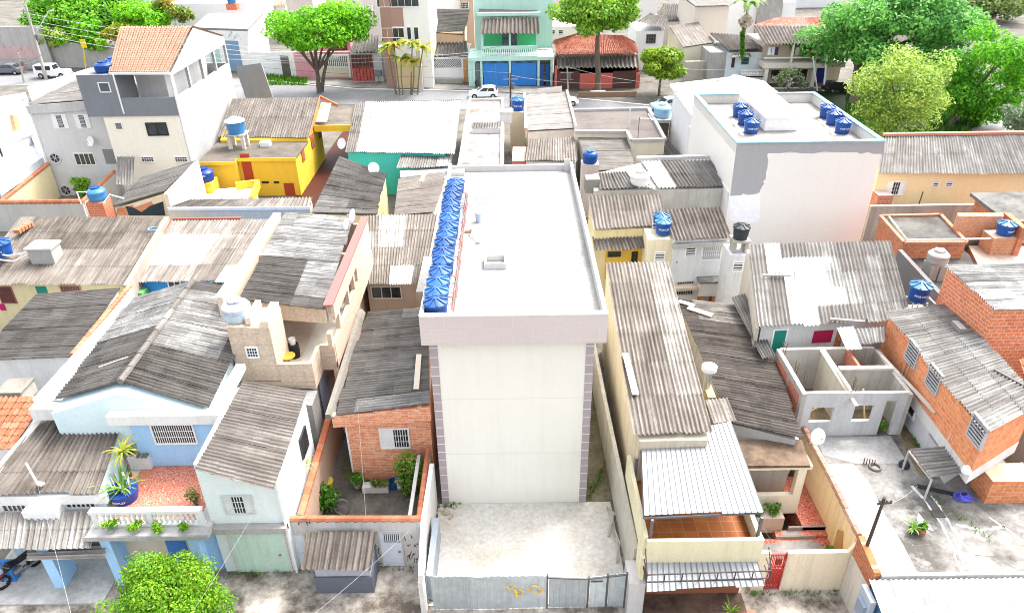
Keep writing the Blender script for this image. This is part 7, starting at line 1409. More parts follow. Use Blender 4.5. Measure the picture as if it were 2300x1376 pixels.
H = thing('white_gable_house', 'large overexposed white house behind the orange tile roof', 'house', (-60, 135, 0)); fblock(H, 'wall', 375, 560, 8, 136, 14, plaster((.80, .80, .79), .05, .1))
H = thing('distant_tile_house', 'small house with faded red tile roof beyond the flat grey roof', 'house', (-60, 150, 0)); fblock(H, 'wall', 525, 640, 14, 150, 10, plaster((.72, .70, .66), .2, .2)); za = zt(580, 14, 150); tiled(H, [V((fx(525, 10, 150), 156, za + 2.5)), V((fx(640, 10, 150), 156, za + 2.5)), V((fx(645, 10, 150), 149.6, za)), V((fx(520, 10, 150), 149.6, za))], tilemat((.5, .22, .15), (.6, .35, .26), (.35, .15, .1)), .5, .6)
H = wallrun('street_wall', 'long white street wall with a dark metal gate', 'wall', [PY(545, 117, 113.5), PY(660, 117, 110.5)], .3, plaster((.76, .76, .74), .2, .3)); W = Wall(PY(545, 117, 113.3), PY(660, 117, 110.3)); door(H, W, (632, 126, 650, 163, .05), flat((.10, .09, .07), .6), 'metal_gate')
H = thing('pink_house', 'pink house with white barred garage gate', 'house', (-29, 109, 0)); YY = 109.4
fblock(H, 'front_wall', 658, 788, 117, YY, .5, PINK()); fblock(H, 'house_wall', 690, 785, 88, YY + 3, 8, PINK()); W = fwall(658, 788, YY)
m = MB(); u0, z0, u1, z1 = W.rect(714, 127, 783, 173); fbox(m, W, u0, .3, u1, z1, 0, .1); gm = m.build('garage_gate', plaster((.62, .54, .42), .1, .1), H); m = MB(); e = .25
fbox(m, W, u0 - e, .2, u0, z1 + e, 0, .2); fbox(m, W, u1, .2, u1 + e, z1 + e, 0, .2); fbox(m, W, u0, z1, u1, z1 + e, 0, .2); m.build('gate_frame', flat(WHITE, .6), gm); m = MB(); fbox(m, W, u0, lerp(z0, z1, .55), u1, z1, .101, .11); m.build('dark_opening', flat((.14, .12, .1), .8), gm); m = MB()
for i in range(17): x = lerp(u0, u1, i / 16); fbox(m, W, x - .05, lerp(z0, z1, .45), x + .05, z1, .111, .15)
m.build('bars', flat(WHITE, .6), gm); W2 = fwall(690, 785, YY + 3); window(H, W2, (696, 90, 716, 113), 'slide', bars=3, pane=flat((.5, .55, .58), .5))
m = MB(); W2 = fwall(690, 785, YY + 3); u0, z0, u1, z1 = W2.rect(742, 100, 780, 115); fbox(m, W2, u0, z0, u1, z1, 0, .05); m.build('dark_shop_window', glass((.06, .02, .02)), H)
H = thing('small_red_grille_house', 'small pale house front with red grille and dark tilted roof', 'house', (-22, 107, 0)); YY = 107
fblock(H, 'front_wall', 786, 856, 120, YY, 6, plaster((.60, .64, .66), .2, .3)); W = fwall(786, 856, YY); m = MB(); u0, z0, u1, z1 = W.rect(791, 123, 838, 172); fbox(m, W, u0, .2, u1, z1, 0, .04); m.build('opening', glass((.06, .035, .03)), H); m = MB(); fbox(m, W, u0, .2, u1, lerp(z0, z1, .4), .041, .1)
for i in range(7): x = lerp(u0, u1, i / 6); fbox(m, W, x - .04, .2, x + .04, z1, .05, .1)
m.build('red_grille', flat((.55, .10, .08), .6), H); za = zt(820, 118, YY); corr(H, [PY(800, 78, YY + 7), PY(850, 80, YY + 7), PY(850, 118, YY - .3), PY(786, 118, YY - .3)], 1, .2, .06, pitch=.5, amp=.1)
m = MB(); p = PY(849, 168, YY - .4); m.box((p.x - .5, p.y - .2, p.z - .1), (p.x + .5, p.y + .2, p.z + .6)); m.bar((p.x, p.y, 0), (p.x, p.y, p.z), .1); tag(m.build('litter_basket', flat((.25, .26, .27), .6, .3)), 'grey basket on a post by the red grille', 'basket')
H = thing('brown_white_building', 'tall white and brown building with dark glazed windows', 'building', (-14, 103, 0)); YY = 103.2
fblock(H, 'wall', 868, 957, -60, YY, 12, plaster((.76, .74, .70), .05, .08)); fblock(H, 'brown_pier', 845, 869, -60, YY - .1, 6, plaster((.36, .22, .17), .1, .1)); W = fwall(868, 957, YY)
m = MB(); u0, z0, u1, z1 = W.rect(845, 18, 906, 60); u0 = -.0; fbox(m, W, u0, z0, u1, z1, 0, .06); m.build('brown_panel', plaster((.38, .23, .18), .1, .1), H)
W.a = W.a + W.n * .062
window(H, W, (847, -4, 940, 15), 'slide', bars=6); window(H, W, (858, 64, 907, 84), 'slide', bars=4); window(H, W, (858, 86, 907, 100), 'slide', bars=3); window(H, W, (915, 62, 923, 88), 'plain'); window(H, W, (931, 62, 940, 100), 'plain')
m = MB(); u0, z0, u1, z1 = W.rect(872, 128, 950, 200); fbox(m, W, u0, 0, u1, z1, -.05, .02); m.build('garage_door', plaster((.66, .52, .30), .1, .1), H)
H = thing('lattice_garage', 'white garage with lattice-topped gate under dark tile roofs', 'garage', (-9, 106, 0)); YY = 106.2
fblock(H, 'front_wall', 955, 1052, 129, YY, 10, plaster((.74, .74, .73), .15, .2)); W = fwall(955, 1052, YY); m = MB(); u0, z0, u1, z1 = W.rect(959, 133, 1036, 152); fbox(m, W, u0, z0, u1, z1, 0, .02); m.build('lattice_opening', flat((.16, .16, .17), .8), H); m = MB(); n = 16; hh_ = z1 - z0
for i in range(-3, n): x = u0 + (u1 - u0) * i / n; a = max(x, u0); m.bar(W.at(a, z0, .04), W.at(min(a + hh_, u1), z0 + min(hh_, u1 - a), .04), .06)
m.build('lattice', flat(WHITE, .6), H); m = MB(); u0, z0, u1, z1 = W.rect(1041, 133, 1051, 187); fbox(m, W, u0, 0, u1, z1, 0, .06); m.build('orange_panel', plaster((.58, .30, .12), .2, .2), H)
m = MB(); m.box((fx(955, 190, YY), YY - .6, 0), (fx(1040, 190, YY), YY - .01, .6)); m.build('plinth', plaster((.38, .37, .33), .8, .7), H)
corr(H, [PY(972, 92, YY + 7), PY(1048, 92, YY + 7), PY(1052, 128, YY - .2), PY(962, 128, YY - .2)], 1, .18, .06, pitch=.55, amp=.11, name='lower_roof'); fblock(H, 'upper_wall', 961, 1040, 74, YY + 6, 10, plaster((.68, .46, .30), .2, .2)); q = [PY(978, 22, YY + 14), PY(1056, 24, YY + 14), PY(1040, 80, YY + 5.8), PY(962, 74, YY + 5.8)]; corr(H, [q[3], q[0], q[1], q[2]], 2, .34, .06, pitch=.5, amp=.03, name='upper_roof')
fblock(thing('white_far_block', 'plain white block above the lattice garage roofs', 'building', (-5, 128, 0)), 'wall', 975, 1032, -30, 128, 10, plaster((.8, .8, .79), .05, .1)); H = thing('grid_window_block', 'narrow block with white gridded window beside the green house', 'building', (-2, 127, 0)); fblock(H, 'wall', 1033, 1062, -20, 127, 8, plaster((.5, .34, .26), .3, .3)); W = fwall(1033, 1062, 127); window(H, W, (1036, 6, 1052, 20), 'bars', bars=5)
# green house
MG = lambda: plaster((.46, .68, .60), .12, .2); YY = 103.5
H = thing('green_house', 'mint green two-storey house with blue garage doors and balustraded balcony', 'house', (2.3, 103.5, 0))
fblock(H, 'wall', 1062, 1243, -50, YY + 6, 9, MG()); W = fwall(1062, 1243, YY)
m = MB(); zb1, zb2 = zt(1140, 130, YY), zt(1140, 103, YY)
def fb(px, o0=0.0, o1=.2, z0=None): 
    u0, a, u1, b = W.rect(*px); fbox(m, W, u0, a if z0 is None else z0, u1, b, o0, o1)
fb((1052, 128, 1245, 136), -6, .25); 
for x in (1062, 1079, 1143, 1207, 1236): fb((x, 130, x + 5, 196), -.3, .15, 0)
fb((1052, 136, 1062, 196), -.4, .05, 0)
for x in (1080, 1143, 1206): fb((x, 74, x + 4, 105), -.2, .1)
m.build('frame_wall', MG(), H); m = MB(); fb((1080, 103, 1208, 110), 0, .2); fb((1080, 126, 1208, 129), 0, .2); bl = m.build('balustrade', MG(), H)
for i in range(30): m = MB(); x = lerp(1082, 1206, i / 29); u, z = W.uz(x, 118); za, zc = W.uz(x, 126)[1], W.uz(x, 110)[1]; p = W.at(u, 0, .1); m.lathe([(.06, za), (.12, lerp(za, zc, .3)), (.06, lerp(za, zc, .6)), (.1, zc)], p, 6); m.build('baluster', flat((.66, .78, .74), .7), bl)
DB = lambda: plaster((.035, .20, .56), .35, .3, (.10, .22, .40))
for x0, x1 in ((1086, 1142), (1149, 1205)):
    m = MB(); fb((x0, 143, x1, 194), -.1, .0, .05); gd = m.build('garage_door', DB(), H); m = MB(); u0, a, u1, b = W.rect(x0, 143, x1, 194); fbox(m, W, (u0 + u1) / 2 - .03, .1, (u0 + u1) / 2 + .03, b, 0, .02)
    for i in range(24): x = lerp(u0, u1, i / 23); fbox(m, W, x - .03, b, x + .03, b + .3, -.06, -.02)
    m.build('spikes', flat((.1, .3, .6), .5), gd)
for x0, x1 in ((1210, 1221), (1226, 1234)): m = MB(); fb((x0, 145, x1, 195), 0, .05, .05); m.build('blue_door', plaster((.02, .08, .25), .2, .2), H)
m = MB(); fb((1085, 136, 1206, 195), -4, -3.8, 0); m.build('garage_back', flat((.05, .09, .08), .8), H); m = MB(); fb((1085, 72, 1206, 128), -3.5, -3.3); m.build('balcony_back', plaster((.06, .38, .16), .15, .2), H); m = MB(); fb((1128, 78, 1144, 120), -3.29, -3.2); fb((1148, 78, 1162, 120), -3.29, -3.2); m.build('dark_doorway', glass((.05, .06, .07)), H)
m = MB(); u0, a, u1, b = W.rect(1062, 136, 1079, 195); fbox(m, W, u0 + .2, 0, u1, b - .4, -.6, -.5); m.build('side_shutter', flat((.22, .26, .25), .6), H)
corr(H, [PY(1084, 42, YY + 1.5), PY(1209, 38, YY + 1.5), PY(1212, 76, YY - .6), PY(1078, 76, YY - .6)], 1, .40, .07, pitch=.55, amp=.12, name='awning_roof', mat=sheet('warm'))
q = [PY(1078, 16, YY + 8), PY(1206, 24, YY + 8), PY(1208, 33, YY + 2.0), PY(1072, 36, YY + 2.0)]; corr(H, [q[3], q[0], q[1], q[2]], 1, .45, .07, pitch=.5, amp=.03, name='upper_roof'); m = MB(); fb((1070, 33, 1216, 40), -1.9, -1.5); m.build('fascia', MG(), H)
m = MB(); u, z = W.uz(1222, 100); 
for i in range(9): fbox(m, W, W.uz(1212, 100)[0], .4 + i * .42, W.uz(1234, 100)[0], .6 + i * .42 + .2, -1.0 - i * .45, -.6 - i * .45)
m.build('stair', plaster((.5, .52, .48), .5, .5), H)
motos = thing('parked_motorcycle', 'dark motorcycle standing in the green house side entrance', 'motorcycle', W.at(W.uz(1070, 190)[0], 0, .2)); p = W.at(W.uz(1070, 190)[0], 0, .3); m = MB(); m.tube([p + V((0, -.6, .3)), p + V((0, -.2, .75)), p + V((0, .5, .8))], [.1, .2, .12], 8); m.build('body', flat((.02, .02, .02), .4), motos)
for dy in (-.65, .6): m = MB(); m.tube([p + V((-.06, dy, .3)), p + V((.06, dy, .3))], .3, 14); m.build('wheel', flat((.015, .015, .015), .8), motos)
# red tile house
H = thing('red_tile_house', 'low red house with mossy red tile hip roof and ribbed awning', 'house', (12, 101, 0)); YY = 101.5
RT_ = lambda: tilemat((.30, .085, .05), (.42, .19, .13), (.12, .05, .035)); zr0, zr1 = zt(1340, 117, YY + 1.5), zt(1340, 78, YY + 6)
A_, B_ = PY(1300, 76, YY + 6), PY(1395, 80, YY + 6); C_, D_ = PY(1432, 120, YY + .5), PY(1252, 123, YY + .5); E_ = PY(1243, 92, YY + 9)
tiled(H, [A_, B_, C_, D_], RT_(), .3, .55); tiled(H, [A_ + V((0, .02, 0)), A_, D_, E_], RT_(), .3, .55); tiled(H, [B_, B_ + V((0, .02, 0)), PY(1425, 95, YY + 9), C_], RT_(), .3, .55)
fblock(H, 'wall', 1252, 1435, 150, YY + 2, 8, plaster((.30, .05, .04), .3, .3)); zc = fblock(H, 'upper_wall', 1256, 1430, 124, YY + 2, 8, plaster((.34, .26, .2), .3, .3))
corr(H, [PY(1252, 127, YY + 2.2), PY(1432, 124, YY + 2.2), PY(1436, 152, YY - .5), PY(1250, 154, YY - .5)], 1, .45, .1, pitch=.55, amp=.12, name='awning_roof', mat=sheet('warm')); W = fwall(1250, 1436, YY)
for r in ((1302, 165, 1376, 197), (1428, 165, 1437, 200), (1246, 150, 1251, 196)): m = MB(); fb(r, -.2, 0, 0); m.build('red_wall', plaster((.58, .14, .11), .2, .3), H)
for r in ((1251, 160, 1302, 196), (1376, 160, 1428, 199)): m = MB(); fb(r, -.15, -.05, 0); m.build('dark_gate', plaster((.10, .05, .04), .2, .2), H)
fblock(thing('kerb_wall', 'mossy low wall before the red tile house', 'wall', (13, 98, 0)), 'wall_body', 1300, 1430, 207, 97, .4, plaster((.26, .16, .10), .7, .6))
m = MB(); p = P(1343, 216, 0); m.box((p.x - 1.0, p.y - .4, 0), (p.x + 1.0, p.y + .7, .6)); tag(m.build('tree_planter', plaster((.55, .52, .46), .5, .5)), 'white masonry planter at the foot of the tall street tree', 'planter')
# houses to the right of it
H = thing('small_white_house', 'small white house with dark barred window behind bright tree', 'house', (18, 112, 0)); fblock(H, 'wall', 1430, 1492, 70, 112, 8, plaster((.76, .76, .74), .1, .2)); W = fwall(1430, 1492, 112); window(H, W, (1452, 78, 1472, 97), 'bars', bars=4, fr=flat((.2, .2, .2), .6)); corr(H, [PY(1462, 30, 119), PY(1500, 40, 119), PY(1496, 66, 111.5), PY(1432, 50, 111.5)], 2, .2, .06, pitch=.45, amp=.06)
H = thing('grey_tilted_roof_house', 'low house with tilted smooth grey roof and stained wall', 'house', (26, 108, 0)); YY = 108; q = [PY(1503, 58, YY + 9), PY(1568, 50, YY + 10), PY(1606, 96, YY), PY(1534, 106, YY)]; corr(H, [q[0], q[1], q[2], q[3]], 2, .44, .04, pitch=.5, amp=.02, mat=sheet('warm')); m = MB(); m.prism([p + V((0, 0, -.15)) for p in (q[0], q[1], q[2] + V((-.1, .1, 0)), q[3] + V((.1, .1, 0)))], 0); m.build('wall', plaster((.66, .64, .50), .5, .5), H)
fblock(H, 'yard_wall', 1540, 1610, 138, YY - 3, .4, plaster((.50, .46, .40), .6, .6))
H = thing('striped_roof_house', 'house with bold striped dark corrugated roof far behind', 'house', (24, 128, 0)); YY = 128; corr(H, [PY(1490, 10, YY + 8), PY(1545, 10, YY + 8), PY(1558, 48, YY), PY(1470, 46, YY)], 1, .25, .07, [(.2, .4, 0, .6, .95)], pitch=.5, amp=.1); fblock(H, 'wall', 1474, 1556, 49, YY + .3, 8, plaster((.68, .60, .52), .2, .3))
H = thing('beige_tall_house', 'tall plain beige house with grey flat roof', 'house', (31, 118, 0)); YY = 118; fblock(H, 'wall', 1562, 1638, 15, YY, 12, plaster((.66, .58, .51), .08, .15)); za = zt(1600, 14, YY); corr(H, [V((fx(1556, 10, YY), YY + 14, za + .6)), V((fx(1650, 10, YY), YY + 14, za + .6)), V((fx(1642, 10, YY), YY - .5, za + .1)), V((fx(1560, 10, YY), YY - .5, za + .1))], 2, .4, .05, pitch=.6, amp=.02)
H = thing('weathered_block', 'white and black-stained block behind the palm', 'building', (44, 130, 0)); fblock(H, 'wall', 1640, 1712, -40, 132, 10, plaster((.8, .8, .79), .05, .1)); fblock(H, 'stained_wing', 1708, 1760, 0, 131, 8, plaster((.42, .40, .38), 1, .9, (.06, .06, .06))); fblock(H, 'white_wing', 1760, 1790, 5, 131.5, 8, plaster((.78, .78, .77), .1, .1))
H = thing('small_blue_house', 'small pale blue house with dark tile roof and white balustrade', 'house', (35, 103, 0)); YY = 103; fblock(H, 'wall', 1634, 1712, 118, YY, 8, plaster((.62, .70, .74), .15, .2)); W = fwall(1634, 1712, YY); window(H, W, (1666, 130, 1681, 144), 'louvre', bars=4, fr=flat((.1, .25, .25), .6)); m = MB(); fb((1643, 130, 1650, 152), 0, .05); m.build('door', flat((.05, .04, .04), .6), H)
corr(H, [PY(1592, 74, YY + 8), PY(1690, 82, YY + 8), PY(1712, 110, YY - .4), PY(1634, 114, YY - .4)], 3, .24, .07, pitch=.45, amp=.06, mat=sheet('warm')); corr(H, [PY(1646, 120, YY + .1), PY(1684, 120, YY + .1), PY(1688, 129, YY - 1.2), PY(1644, 129, YY - 1.2)], 1, .7, .06, pitch=.35, amp=.05, name='awning_roof')
m = MB(); fb((1662, 153, 1719, 157), .6, .9); fb((1662, 168, 1719, 171), .6, .9); bl = m.build('balustrade', flat(WHITE, .7), H)
for i in range(14): x = lerp(1664, 1717, i / 13); u = W.uz(x, 160)[0]; za, zc = W.uz(x, 168)[1], W.uz(x, 157)[1]; m = MB(); m.lathe([(.08, za), (.16, lerp(za, zc, .4)), (.07, zc)], W.at(u, 0, .75), 6); m.build('baluster', flat(WHITE, .7), bl)
fblock(H, 'terrace', 1660, 1722, 171, YY - .9, 1.5, plaster((.70, .68, .66), .2, .3)); fblock(H, 'side_wall', 1595, 1634, 118, YY + .3, 6, plaster((.40, .39, .37), .8, .8))
# galleried two-storey building
H = thing('galleried_building', 'long two-storey cream building with open galleries and red hip roof', 'building', (45, 100, 0)); YY = 100
W = fwall(1716, 1896, YY); BW = lambda: plaster((.66, .56, .46), .2, .25)
fblock(H, 'back_wall', 1716, 1900, 98, YY + 3, 8, BW()); m = MB(); fb((1716, 141, 1898, 153), -3, .1); fb((1716, 128, 1898, 131), -.1, .1); fb((1716, 196, 1898, 204), -.1, .1, 0); m.build('gallery_slab', plaster((.68, .63, .55), .2, .3), H)
for x in (1716, 1771, 1823, 1852): m = MB(); fb((x, 153, x + 7, 200), -.3, .1, 0); m.build('pillar', plaster((.68, .64, .58), .15, .2), H)
for x in (1778, 1832, 1888): m = MB(); fb((x, 100, x + 4, 141), -.2, .05); m.build('gallery_post', plaster((.68, .64, .58), .15, .2), H)
Wb = fwall(1716, 1900, YY + 2.98)
window(H, Wb, (1731, 157, 1754, 180), 'plain'); window(H, Wb, (1778, 156, 1812, 184), 'slide', bars=2); m = MB(); u0, a, u1, b = Wb.rect(1832, 152, 1856, 195); fbox(m, Wb, u0, a, u1, b, .01, .06); m.build('blue_door', flat((.02, .03, .25), .6), H); window(H, Wb, (1836, 104, 1850, 116), 'plain')
for x, c in ((1733, (.7, .7, .72)), (1740, (.65, .66, .7)), (1748, (.05, .05, .06)), (1795, (.6, .55, .5)), (1827, (.45, .03, .03))): m = MB(); p = W.at(W.uz(x, 110)[0], zt(x, 117, YY), -.5); m.box(p + V((-.25, 0, -.5)), p + V((.25, .06, .5))); tag(m.build('laundry', flat(c, .9)), {1733: 'white cloth hanging leftmost in the upper gallery', 1740: 'pale cloth hanging second in the upper gallery', 1748: 'black garment hanging in the upper gallery', 1795: 'long beige curtain hanging in the upper gallery', 1827: 'red garment hanging in the upper gallery'}[x], 'laundry', 'laundry in the gallery')
corr(H, [PY(1690, 60, YY + 6), PY(1880, 60, YY + 6), PY(1893, 99, YY - .3), PY(1714, 100, YY - .3)], 2, .42, .06, pitch=.5, amp=.07, mat=sheet('warm')); tiled(H, [PY(1750, 40, YY + 11), PY(1840, 40, YY + 11), PY(1876, 60, YY + 6), PY(1688, 60, YY + 6)], tilemat((.5, .17, .12), (.62, .34, .28), (.3, .1, .08)), .4, .7)
rnd = random.Random(9); m = MB(); leaves(m, [(PY(x, y, YY + 2), (1.2, .8, .5)) for x, y in ((1770, 93), (1800, 92), (1830, 88), (1860, 85), (1880, 80), (1845, 92))], 2600, .2, rnd, shell=.1); tag(m.build('roof_creeper', LIME()), 'lime creeper growing over the gallery roof edge', 'creeper')
bush('garden_shrub', 'sprawling shrub with pale flowers before the galleried building', PY(1775, 180, YY - 3), (3.2, .8, 1.2), 12, .7, 900, .2, leafmat((.05, .1, .02), (.14, .22, .06), (.5, .45, .45)), 71)
m = MB(); m.tube([PY(1836, 205, YY - 2), PY(1826, 128, YY - 2)], .1, 6); tag(m.build('white_post', flat((.7, .7, .68), .6)), 'slim leaning white pole before the galleried building', 'pole'); m = MB(); m.tube([PY(1850, 205, YY - 1.8), PY(1858, 128, YY - 1.8)], .14, 6); tag(m.build('white_post', flat((.7, .7, .68), .6)), 'thicker upright white pole before the galleried building', 'pole')
for i, (x0, x1, yt, YY, c) in enumerate(((1000, 1065, -40, 150, (.74, .74, .72)), (1225, 1300, 60, 135, (.72, .70, .58)), (640, 700, -10, 140, (.62, .54, .5)), (1900, 2060, 60, 130, (.62, .52, .46)), (2080, 2160, 40, 150, (.66, .56, .48)), (1440, 1480, -20, 150, (.7, .68, .66)), (-200, 70, 30, 200, (.78, .78, .77)), (1790, 1900, -60, 170, (.74, .74, .73)), (2150, 2330, 20, 190, (.72, .71, .70)), (1100, 1240, -70, 160, (.5, .66, .62)), (1530, 1570, -40, 160, (.74, .72, .70)), (760, 850, -30, 135, (.66, .6, .56)), (290, 420, -60, 190, (.8, .8, .79)))):
    lab = ['white block over the lattice garage', 'pale yellow house front beside the green house stairs', 'mauve house glimpsed above the spreading tree', 'cream house hidden behind the big dark trees', 'pinkish wall glimpsed between the dark tree and bright round tree', 'white wall left of the bold striped roof', 'overexposed white building in the top left corner', 'white wall at the top behind the big dark tree', 'white wall in the top right corner', 'mint block rising behind the green house', 'white wall behind the beige tall house', 'mauve white house with balcony beside the brown-white building', 'white building behind the top-left trees'][i]
    H = thing('distant_building', lab, 'building', (fx((x0 + x1) / 2, yt, YY), YY, 0)); fblock(H, 'wall', x0, x1, yt, YY, 10, plaster(c, .1, .2)); W = fwall(x0, x1, YY)
    if i in (1,): window(H, W, (1237, 68, 1246, 78), 'louvre', bars=2); window(H, W, (1255, 68, 1264, 78), 'louvre', bars=2)
    else:
        m = MB(); a, b = PY(x0, yt, YY), PY(x1, yt, YY); m.box((a.x - .3, YY - .3, (a.z + b.z) / 2 + .002), (b.x + .3, YY + 10.2, (a.z + b.z) / 2 + .3)); m.build('roof', concrete((.5, .47, .44), (.3, .28, .26), .42, .66, .3), H)
corr(thing('awning_sheet', 'short corrugated awning beside the brown-white building', 'roof', (-24, 120, 0)), [PY(786, 14, 126), PY(842, 14, 126), PY(842, 26, 122), PY(784, 24, 122)], 1, .55, .08, pitch=.5, amp=.09, name='sheet_roof')
# ------------------------------------------------------------ left edge white walls
for i, (pts, z, c, lab) in enumerate((([(0, 235), (60, 225), (75, 300), (0, 330)], 4, (.74, .74, .74), 'white roof terrace at the left edge beside the grey house'), ([(0, 330), (70, 300), (100, 372), (0, 440)], 3, (.56, .60, .66), 'pale blue-grey stained wall block at the left edge'), ([(60, 195), (205, 152), (110, 182), (62, 200)], 2, (.7, .68, .64), 'white patio corner below the upper street'))):
    H = thing('white_terrace', lab, 'building', P(*pts[0], z)); m = MB(); m.prism([P(x, y, z) for x, y in pts], 0); m.build('wall', plaster(c, .3, .5), H); m = MB(); q = [P(x, y, z + .02) for x, y in pts]; m.slab(q, .015); m.build('roof', concrete((.7, .69, .68), (.5, .48, .46), .5, .75, .5), H)
    if i < 2: cap(H, [p + V((0, 0, .4)) for p in q], .25, .8, plaster(c, .3, .5), 'parapet', True)
m = MB(); a, b = PX(28, 255, -46), PX(40, 310, -46); m.bar(P(30, 258, 6), P(42, 318, 3.5), .5); tag(m.build('orange_pillar', plaster((.62, .42, .22), .3, .4)), 'slim orange plastered pillar at the left edge', 'pillar')
# ------------------------------------------------------------ trees
LT = lambda: leafmat((.05, .17, .006), (.15, .47, .012), (.38, .74, .035)); DT = lambda: leafmat((.03, .12, .025), (.12, .38, .07), (.30, .60, .13)); YT = lambda: leafmat((.08, .17, .03), (.30, .46, .07), (.60, .68, .18))
def ptree(name, label, foot, cx, cy, rx, ry, Yc, ncl, rr, nl, size, mat, trunk, seed, depth=None, limbs=7, group=None, fork=None):
    c = PY(cx, cy, Yc); k = (c - C0).dot(FW) / FP; R = (rx * k, (depth or rx * k * .8), ry * k * 1.05); b = P(*foot, 0)
    return tree(name, label, b, c, R, ncl, rr, nl, size, mat, trunk, group, None, limbs, seed, squash=.7, forks=fork)
t = ptree('street_tree', 'wide umbrella-shaped bright green tree with forked trunk on the upper street', (718, 208), 716, 55, 122, 46, 101, 40, 1.7, 13500, .24, LT(), .32, 5, 5.5, fork=P(714, 130, 0) * 0 + PY(712, 160, 101))
m = MB(); b = P(722, 206, 0); m.tube([b, PY(728, 165, 101), PY(738, 120, 101), PY(748, 85, 101)], [.3, .22, .18, .1], 8); m.tube([PY(712, 160, 101), PY(700, 125, 101), PY(690, 92, 101)], [.26, .2, .12], 8); m.build('second_stem', bark(), t, True)
t = ptree('street_tree', 'tall street tree with bare twin trunk before the red tile house', (1342, 210), 1350, 28, 112, 46, 99, 44, 1.5, 13000, .26, leafmat((.05, .14, .012), (.18, .40, .025), (.45, .62, .09)), .38, 6, 4.5, fork=PY(1343, 70, 99), limbs=9)
ptree('street_tree', 'bushy yellow-green tree left of the white hip house', (1480, 215), 1490, 138, 62, 38, 97, 26, 1.2, 7500, .22, leafmat((.05, .12, .01), (.18, .32, .02), (.38, .50, .05)), .16, 7, 3.2)
t = ptree('big_tree', 'huge dark green spreading tree at the upper right', (1915, 235), 1995, 68, 235, 96, 97, 66, 2.2, 26000, .28, DT(), .5, 8, 7, limbs=12, fork=PY(1925, 150, 95))
m = MB(); m.tube([PY(1925, 150, 95), PY(1945, 100, 96), PY(1965, 60, 97)], [.4, .3, .15], 8); m.tube([PY(1920, 170, 95), PY(1975, 105, 95), PY(2010, 70, 95)], [.42, .35, .2], 8); m.tube([PY(1925, 140, 95), PY(1900, 80, 96), PY(1860, 40, 96)], [.32, .22, .1], 8); m.build('main_limbs', bark((.08, .065, .05)), t, True)
ptree('park_tree', 'yellowish grey-green rounded tree beside the white block', (2010, 300), 2022, 205, 108, 92, 74, 60, 1.5, 17000, .17, YT(), .25, 9, 5)
ptree('park_tree', 'dense vivid green rounded tree at the right edge', (2130, 285), 2222, 165, 92, 100, 82, 50, 1.7, 16000, .2, leafmat((.02, .09, .006), (.09, .36, .012), (.28, .62, .03)), .3, 10, 5, fork=PY(2180, 215, 82))
t = ptree('background_tree', 'pale green tree crown in the top right corner', (2240, 150), 2240, 10, 90, 30, 150, 26, 2.8, 5000, .36, leafmat((.04, .09, .02), (.13, .22, .05), (.3, .36, .12)), .4, 13, 6)
ptree('edge_tree', 'greyish feathery tree at the far right beside the side road', (2312, 330), 2296, 262, 34, 45, 72, 16, .8, 2200, .16, leafmat((.05, .09, .04), (.16, .24, .12), (.38, .45, .3)), .12, 14, 2)
bush('park_shrub', 'broad-leaved green shrub by the side road in the park', P(2185, 282, 0) + V((0, 0, 1.2)), (1.2, 1, 1.0), 8, .7, 900, .3, GREEN(), 72)
ptree('background_tree', 'large bright green tree over the left retaining wall', (160, 90), 152, 28, 90, 52, 126, 44, 2.4, 12000, .32, leafmat((.035, .14, .01), (.14, .42, .02), (.38, .68, .05)), .4, 15, 6)
ptree('background_tree', 'dark green tree right of the bright one, top left', (270, 85), 258, 30, 62, 50, 130, 36, 2.4, 9000, .32, leafmat((.02, .07, .01), (.065, .20, .03), (.2, .4, .05)), .4, 16, 6)
ptree('background_tree', 'smaller bright green tree behind the orange tile roof', (320, 85), 318, 34, 50, 40, 124, 26, 1.8, 6000, .30, LT(), .3, 17, 5)
bush('hanging_shrub', 'green shrub spilling over the retaining wall', PY(190, 78, 119), (4.5, 1.2, 2.2), 18, 1.2, 2600, .3, LT(), 73, zb=3); bush('hanging_shrub', 'yellowish shrub along the top of the retaining wall', PY(115, 82, 119.5), (3.2, 1.0, 1.4), 12, .9, 1300, .3, YT(), 74, zb=3)
bush('garden_shrub', 'flowering garden bushes left of the flat grey roof', PY(385, 28, 126), (4, 2, 2.0), 12, 1.2, 1600, .32, leafmat((.05, .14, .01), (.22, .30, .03), (.55, .25, .06)), 75); bush('garden_shrub', 'yellow-green bush beside the orange tile roof ridge', PY(258, 68, 118), (2.2, 1.5, 1.2), 8, .9, 900, .3, leafmat((.08, .16, .01), (.3, .34, .02), (.55, .45, .05)), 76)
bush('garden_shrub', 'round pale shrub under the umbrella-shaped tree', PY(675, 106, 113), (1.6, 1.2, 1.4), 8, .8, 900, .26, YT(), 77)
